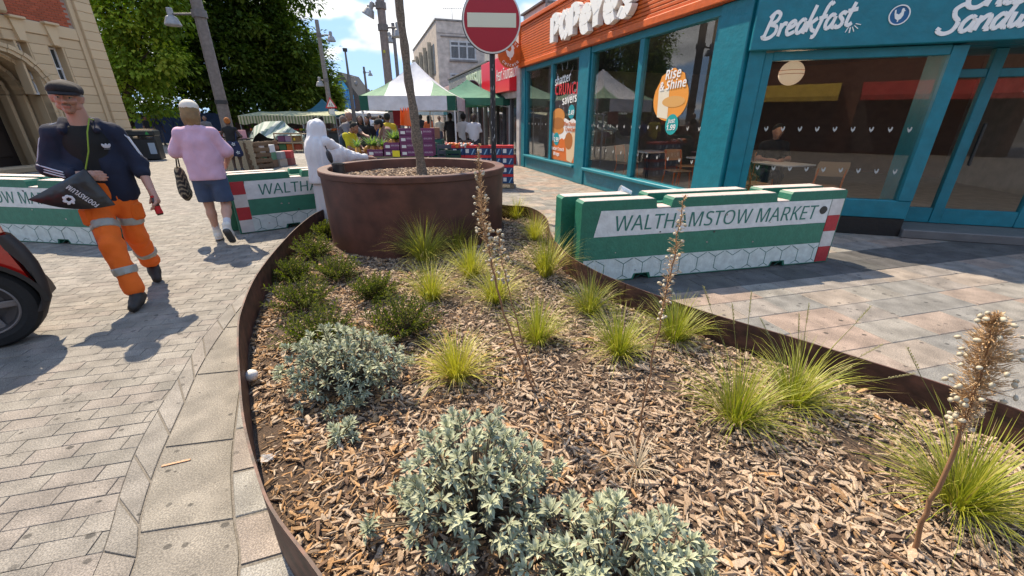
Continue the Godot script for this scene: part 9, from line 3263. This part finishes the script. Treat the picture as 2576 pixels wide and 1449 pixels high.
	# someone sitting at the table behind the shaded window
	var sit := {"hipl": Vector3(0.09, 0.52, 0), "hipr": Vector3(-0.09, 0.52, 0), "pelvis": Vector3(0, 0.55, 0), "belly": Vector3(0, 0.72, 0.03), "chest": Vector3(0, 0.92, 0.06), "neck": Vector3(0, 1.08, 0.08), "head": Vector3(0, 1.23, 0.13), "shl": Vector3(0.165, 1.0, 0.06), "shr": Vector3(-0.165, 1.0, 0.06), "ell": Vector3(0.24, 0.78, 0.2), "elr": Vector3(-0.24, 0.78, 0.2), "wrl": Vector3(0.1, 0.77, 0.4), "wrr": Vector3(-0.1, 0.77, 0.4), "knl": Vector3(0.1, 0.5, 0.42), "knr": Vector3(-0.1, 0.5, 0.42), "anl": Vector3(0.1, 0.09, 0.4), "anr": Vector3(-0.1, 0.09, 0.4), "tol": Vector3(0.11, 0.035, 0.54), "tor": Vector3(-0.11, 0.035, 0.54)}
	make_chair(FACE_B * Vector3(1.0, 0.101, -2.0), -18.0, "wooden chair with someone sitting on it behind the shaded glass")
	person("person in black sitting at the table behind the shaded window", FACE_B * Vector3(1.0, 0.101, -1.95), -18.0, 1.0, {"pose": sit, "skin": Color(0.36, 0.2, 0.14), "top": Color(0.014, 0.014, 0.016), "look": Basis(Vector3.RIGHT, 0.3)})
func func_list() -> Array:
	var brown := Color(0.16, 0.08, 0.05)
	var dark := Color(0.05, 0.026, 0.018)
	var pale := Color(0.42, 0.25, 0.18)
	var bend := {"head": Vector3(0, 1.40, 0.38), "neck": Vector3(0, 1.30, 0.26), "chest": Vector3(0, 1.20, 0.16), "belly": Vector3(0, 1.06, 0.05), "shl": Vector3(0.18, 1.27, 0.22), "shr": Vector3(-0.18, 1.27, 0.22), "ell": Vector3(0.24, 1.02, 0.36), "elr": Vector3(-0.24, 1.02, 0.36), "wrl": Vector3(0.16, 0.92, 0.56), "wrr": Vector3(-0.16, 0.92, 0.56)}
	var walk := {"knl": Vector3(0.1, 0.51, 0.14), "anl": Vector3(0.1, 0.09, 0.20), "tol": Vector3(0.12, 0.04, 0.34), "knr": Vector3(-0.1, 0.5, 0.0), "anr": Vector3(-0.1, 0.14, -0.26), "tor": Vector3(-0.12, 0.04, -0.14)}
	var reach := {"ell": Vector3(0.24, 1.2, 0.16), "wrl": Vector3(0.18, 1.14, 0.40), "elr": Vector3(-0.24, 1.18, 0.14), "wrr": Vector3(-0.14, 1.1, 0.38)}
	return [
		["shaven headed person in a grey tee shirt behind the mustard yellow dress", 880, 11.6, 0.99, 60.0, {"skin": Color(0.24, 0.13, 0.09), "top": Color(0.17, 0.16, 0.165), "hair": "bald", "pose": reach, "look": Basis(Vector3.RIGHT, 0.25)}],
		["older person with short hair beside the shaven headed one", 866, 13.2, 0.93, 80.0, {"skin": brown, "top": Color(0.09, 0.08, 0.09), "hair_colour": Color(0.2, 0.15, 0.12)}],
		["dark haired person in black next to the gazebo leg", 908, 13.0, 0.93, 20.0, {"skin": brown, "top": Color(0.012, 0.012, 0.014), "low": Color(0.012, 0.012, 0.014), "hair": "long", "sleeve": "long"}],
		["long haired person in a dark floral dress facing the pineapples", 924, 13.4, 0.92, 10.0, {"skin": Color(0.28, 0.15, 0.10), "top": Color(0.022, 0.018, 0.02), "low": Color(0.02, 0.018, 0.02), "hair": "long", "kind": "skirt", "sleeve": "long"}],
		["person in a white shirt seen from behind in the market street", 932, 19.0, 1.01, 190.0, {"skin": pale, "top": Color(0.62, 0.64, 0.70), "low": Color(0.03, 0.03, 0.04), "hair_colour": Color(0.12, 0.10, 0.09), "pose": walk}],
		["person in a bright blue tee shirt bending over the fruit", 952, 13.6, 1.0, 60.0, {"skin": brown, "top": Color(0.02, 0.075, 0.30), "pose": bend}],
		["fruit seller in a black cap leaning behind the pineapples", 990, 11.2, 1.0, -60.0, {"skin": Color(0.26, 0.13, 0.085), "top": Color(0.20, 0.11, 0.085), "cap": Color(0.012, 0.012, 0.013), "pose": bend}],
		["person wearing a yellow vest behind the fruit seller", 976, 12.6, 0.97, 200.0, {"skin": brown, "top": Color(0.55, 0.40, 0.02), "sleeve": "short"}],
		["person in a white tee shirt with a dark print seen from behind", 1166, 14.6, 0.98, 185.0, {"skin": dark, "top": Color(0.58, 0.56, 0.55), "low": Color(0.02, 0.02, 0.025), "pose": walk}],
		["person in a plain white tee shirt walking towards the planter", 1192, 14.2, 0.97, 10.0, {"skin": dark, "top": Color(0.66, 0.66, 0.70), "low": Color(0.05, 0.05, 0.06), "pose": walk}],
		["person in a dark navy shirt seen from behind near the shopfronts", 1134, 16.8, 0.99, 180.0, {"skin": dark, "top": Color(0.02, 0.024, 0.035), "low": Color(0.03, 0.03, 0.03)}],
		["person in an orange top further along the shopfronts", 1080, 21.0, 0.97, 170.0, {"skin": brown, "top": Color(0.45, 0.10, 0.03), "hair": "long", "cell": 0.03}],
		["person in a black coat among the far gazebos", 1060, 24.0, 1.0, 160.0, {"skin": dark, "top": Color(0.015, 0.015, 0.018), "sleeve": "long", "cell": 0.03}],
		["person in a cream top strolling past the shop columns", 1106, 23.0, 0.95, 20.0, {"skin": brown, "top": Color(0.5, 0.45, 0.36), "kind": "skirt", "cell": 0.03, "pose": walk}],
		["person in a maroon top far along the street", 1000, 27.0, 0.97, 0.0, {"skin": brown, "top": Color(0.16, 0.02, 0.03), "cell": 0.032}],
		["person in a pale blue shirt far along the street", 960, 29.0, 1.0, 180.0, {"skin": pale, "top": Color(0.3, 0.38, 0.48), "cell": 0.032, "pose": walk}],
		["person in a red scarf and dark clothes near the white gazebo", 925, 30.0, 0.95, 30.0, {"skin": brown, "top": Color(0.35, 0.03, 0.04), "hair_colour": Color(0.35, 0.03, 0.04), "hair": "long", "kind": "skirt", "cell": 0.032}],
		["stallholder in dark clothes under the striped awning", 742, 25.6, 0.97, 0.0, {"skin": brown, "top": Color(0.05, 0.045, 0.05), "sleeve": "long", "cell": 0.03}],
		["shopper in brown under the striped awning", 795, 24.0, 0.94, 170.0, {"skin": brown, "top": Color(0.14, 0.08, 0.05), "cell": 0.03}],
		["shopper in a beige top beside the striped stall post", 812, 23.4, 0.95, 150.0, {"skin": dark, "top": Color(0.32, 0.25, 0.18), "cell": 0.03, "hair": "long"}],
		["person in black sitting area near the blue hoarding", 370, 26.0, 0.97, 100.0, {"skin": brown, "top": Color(0.02, 0.02, 0.022), "cell": 0.03}],
		["person in dark blue by the blue hoarding", 398, 27.0, 0.96, 60.0, {"skin": dark, "top": Color(0.03, 0.04, 0.09), "cell": 0.03}],
		["person in a grey hooded top behind the cartons under the trees", 520, 22.0, 0.96, 30.0, {"skin": brown, "top": Color(0.14, 0.14, 0.15), "sleeve": "long", "cell": 0.03}],
	]
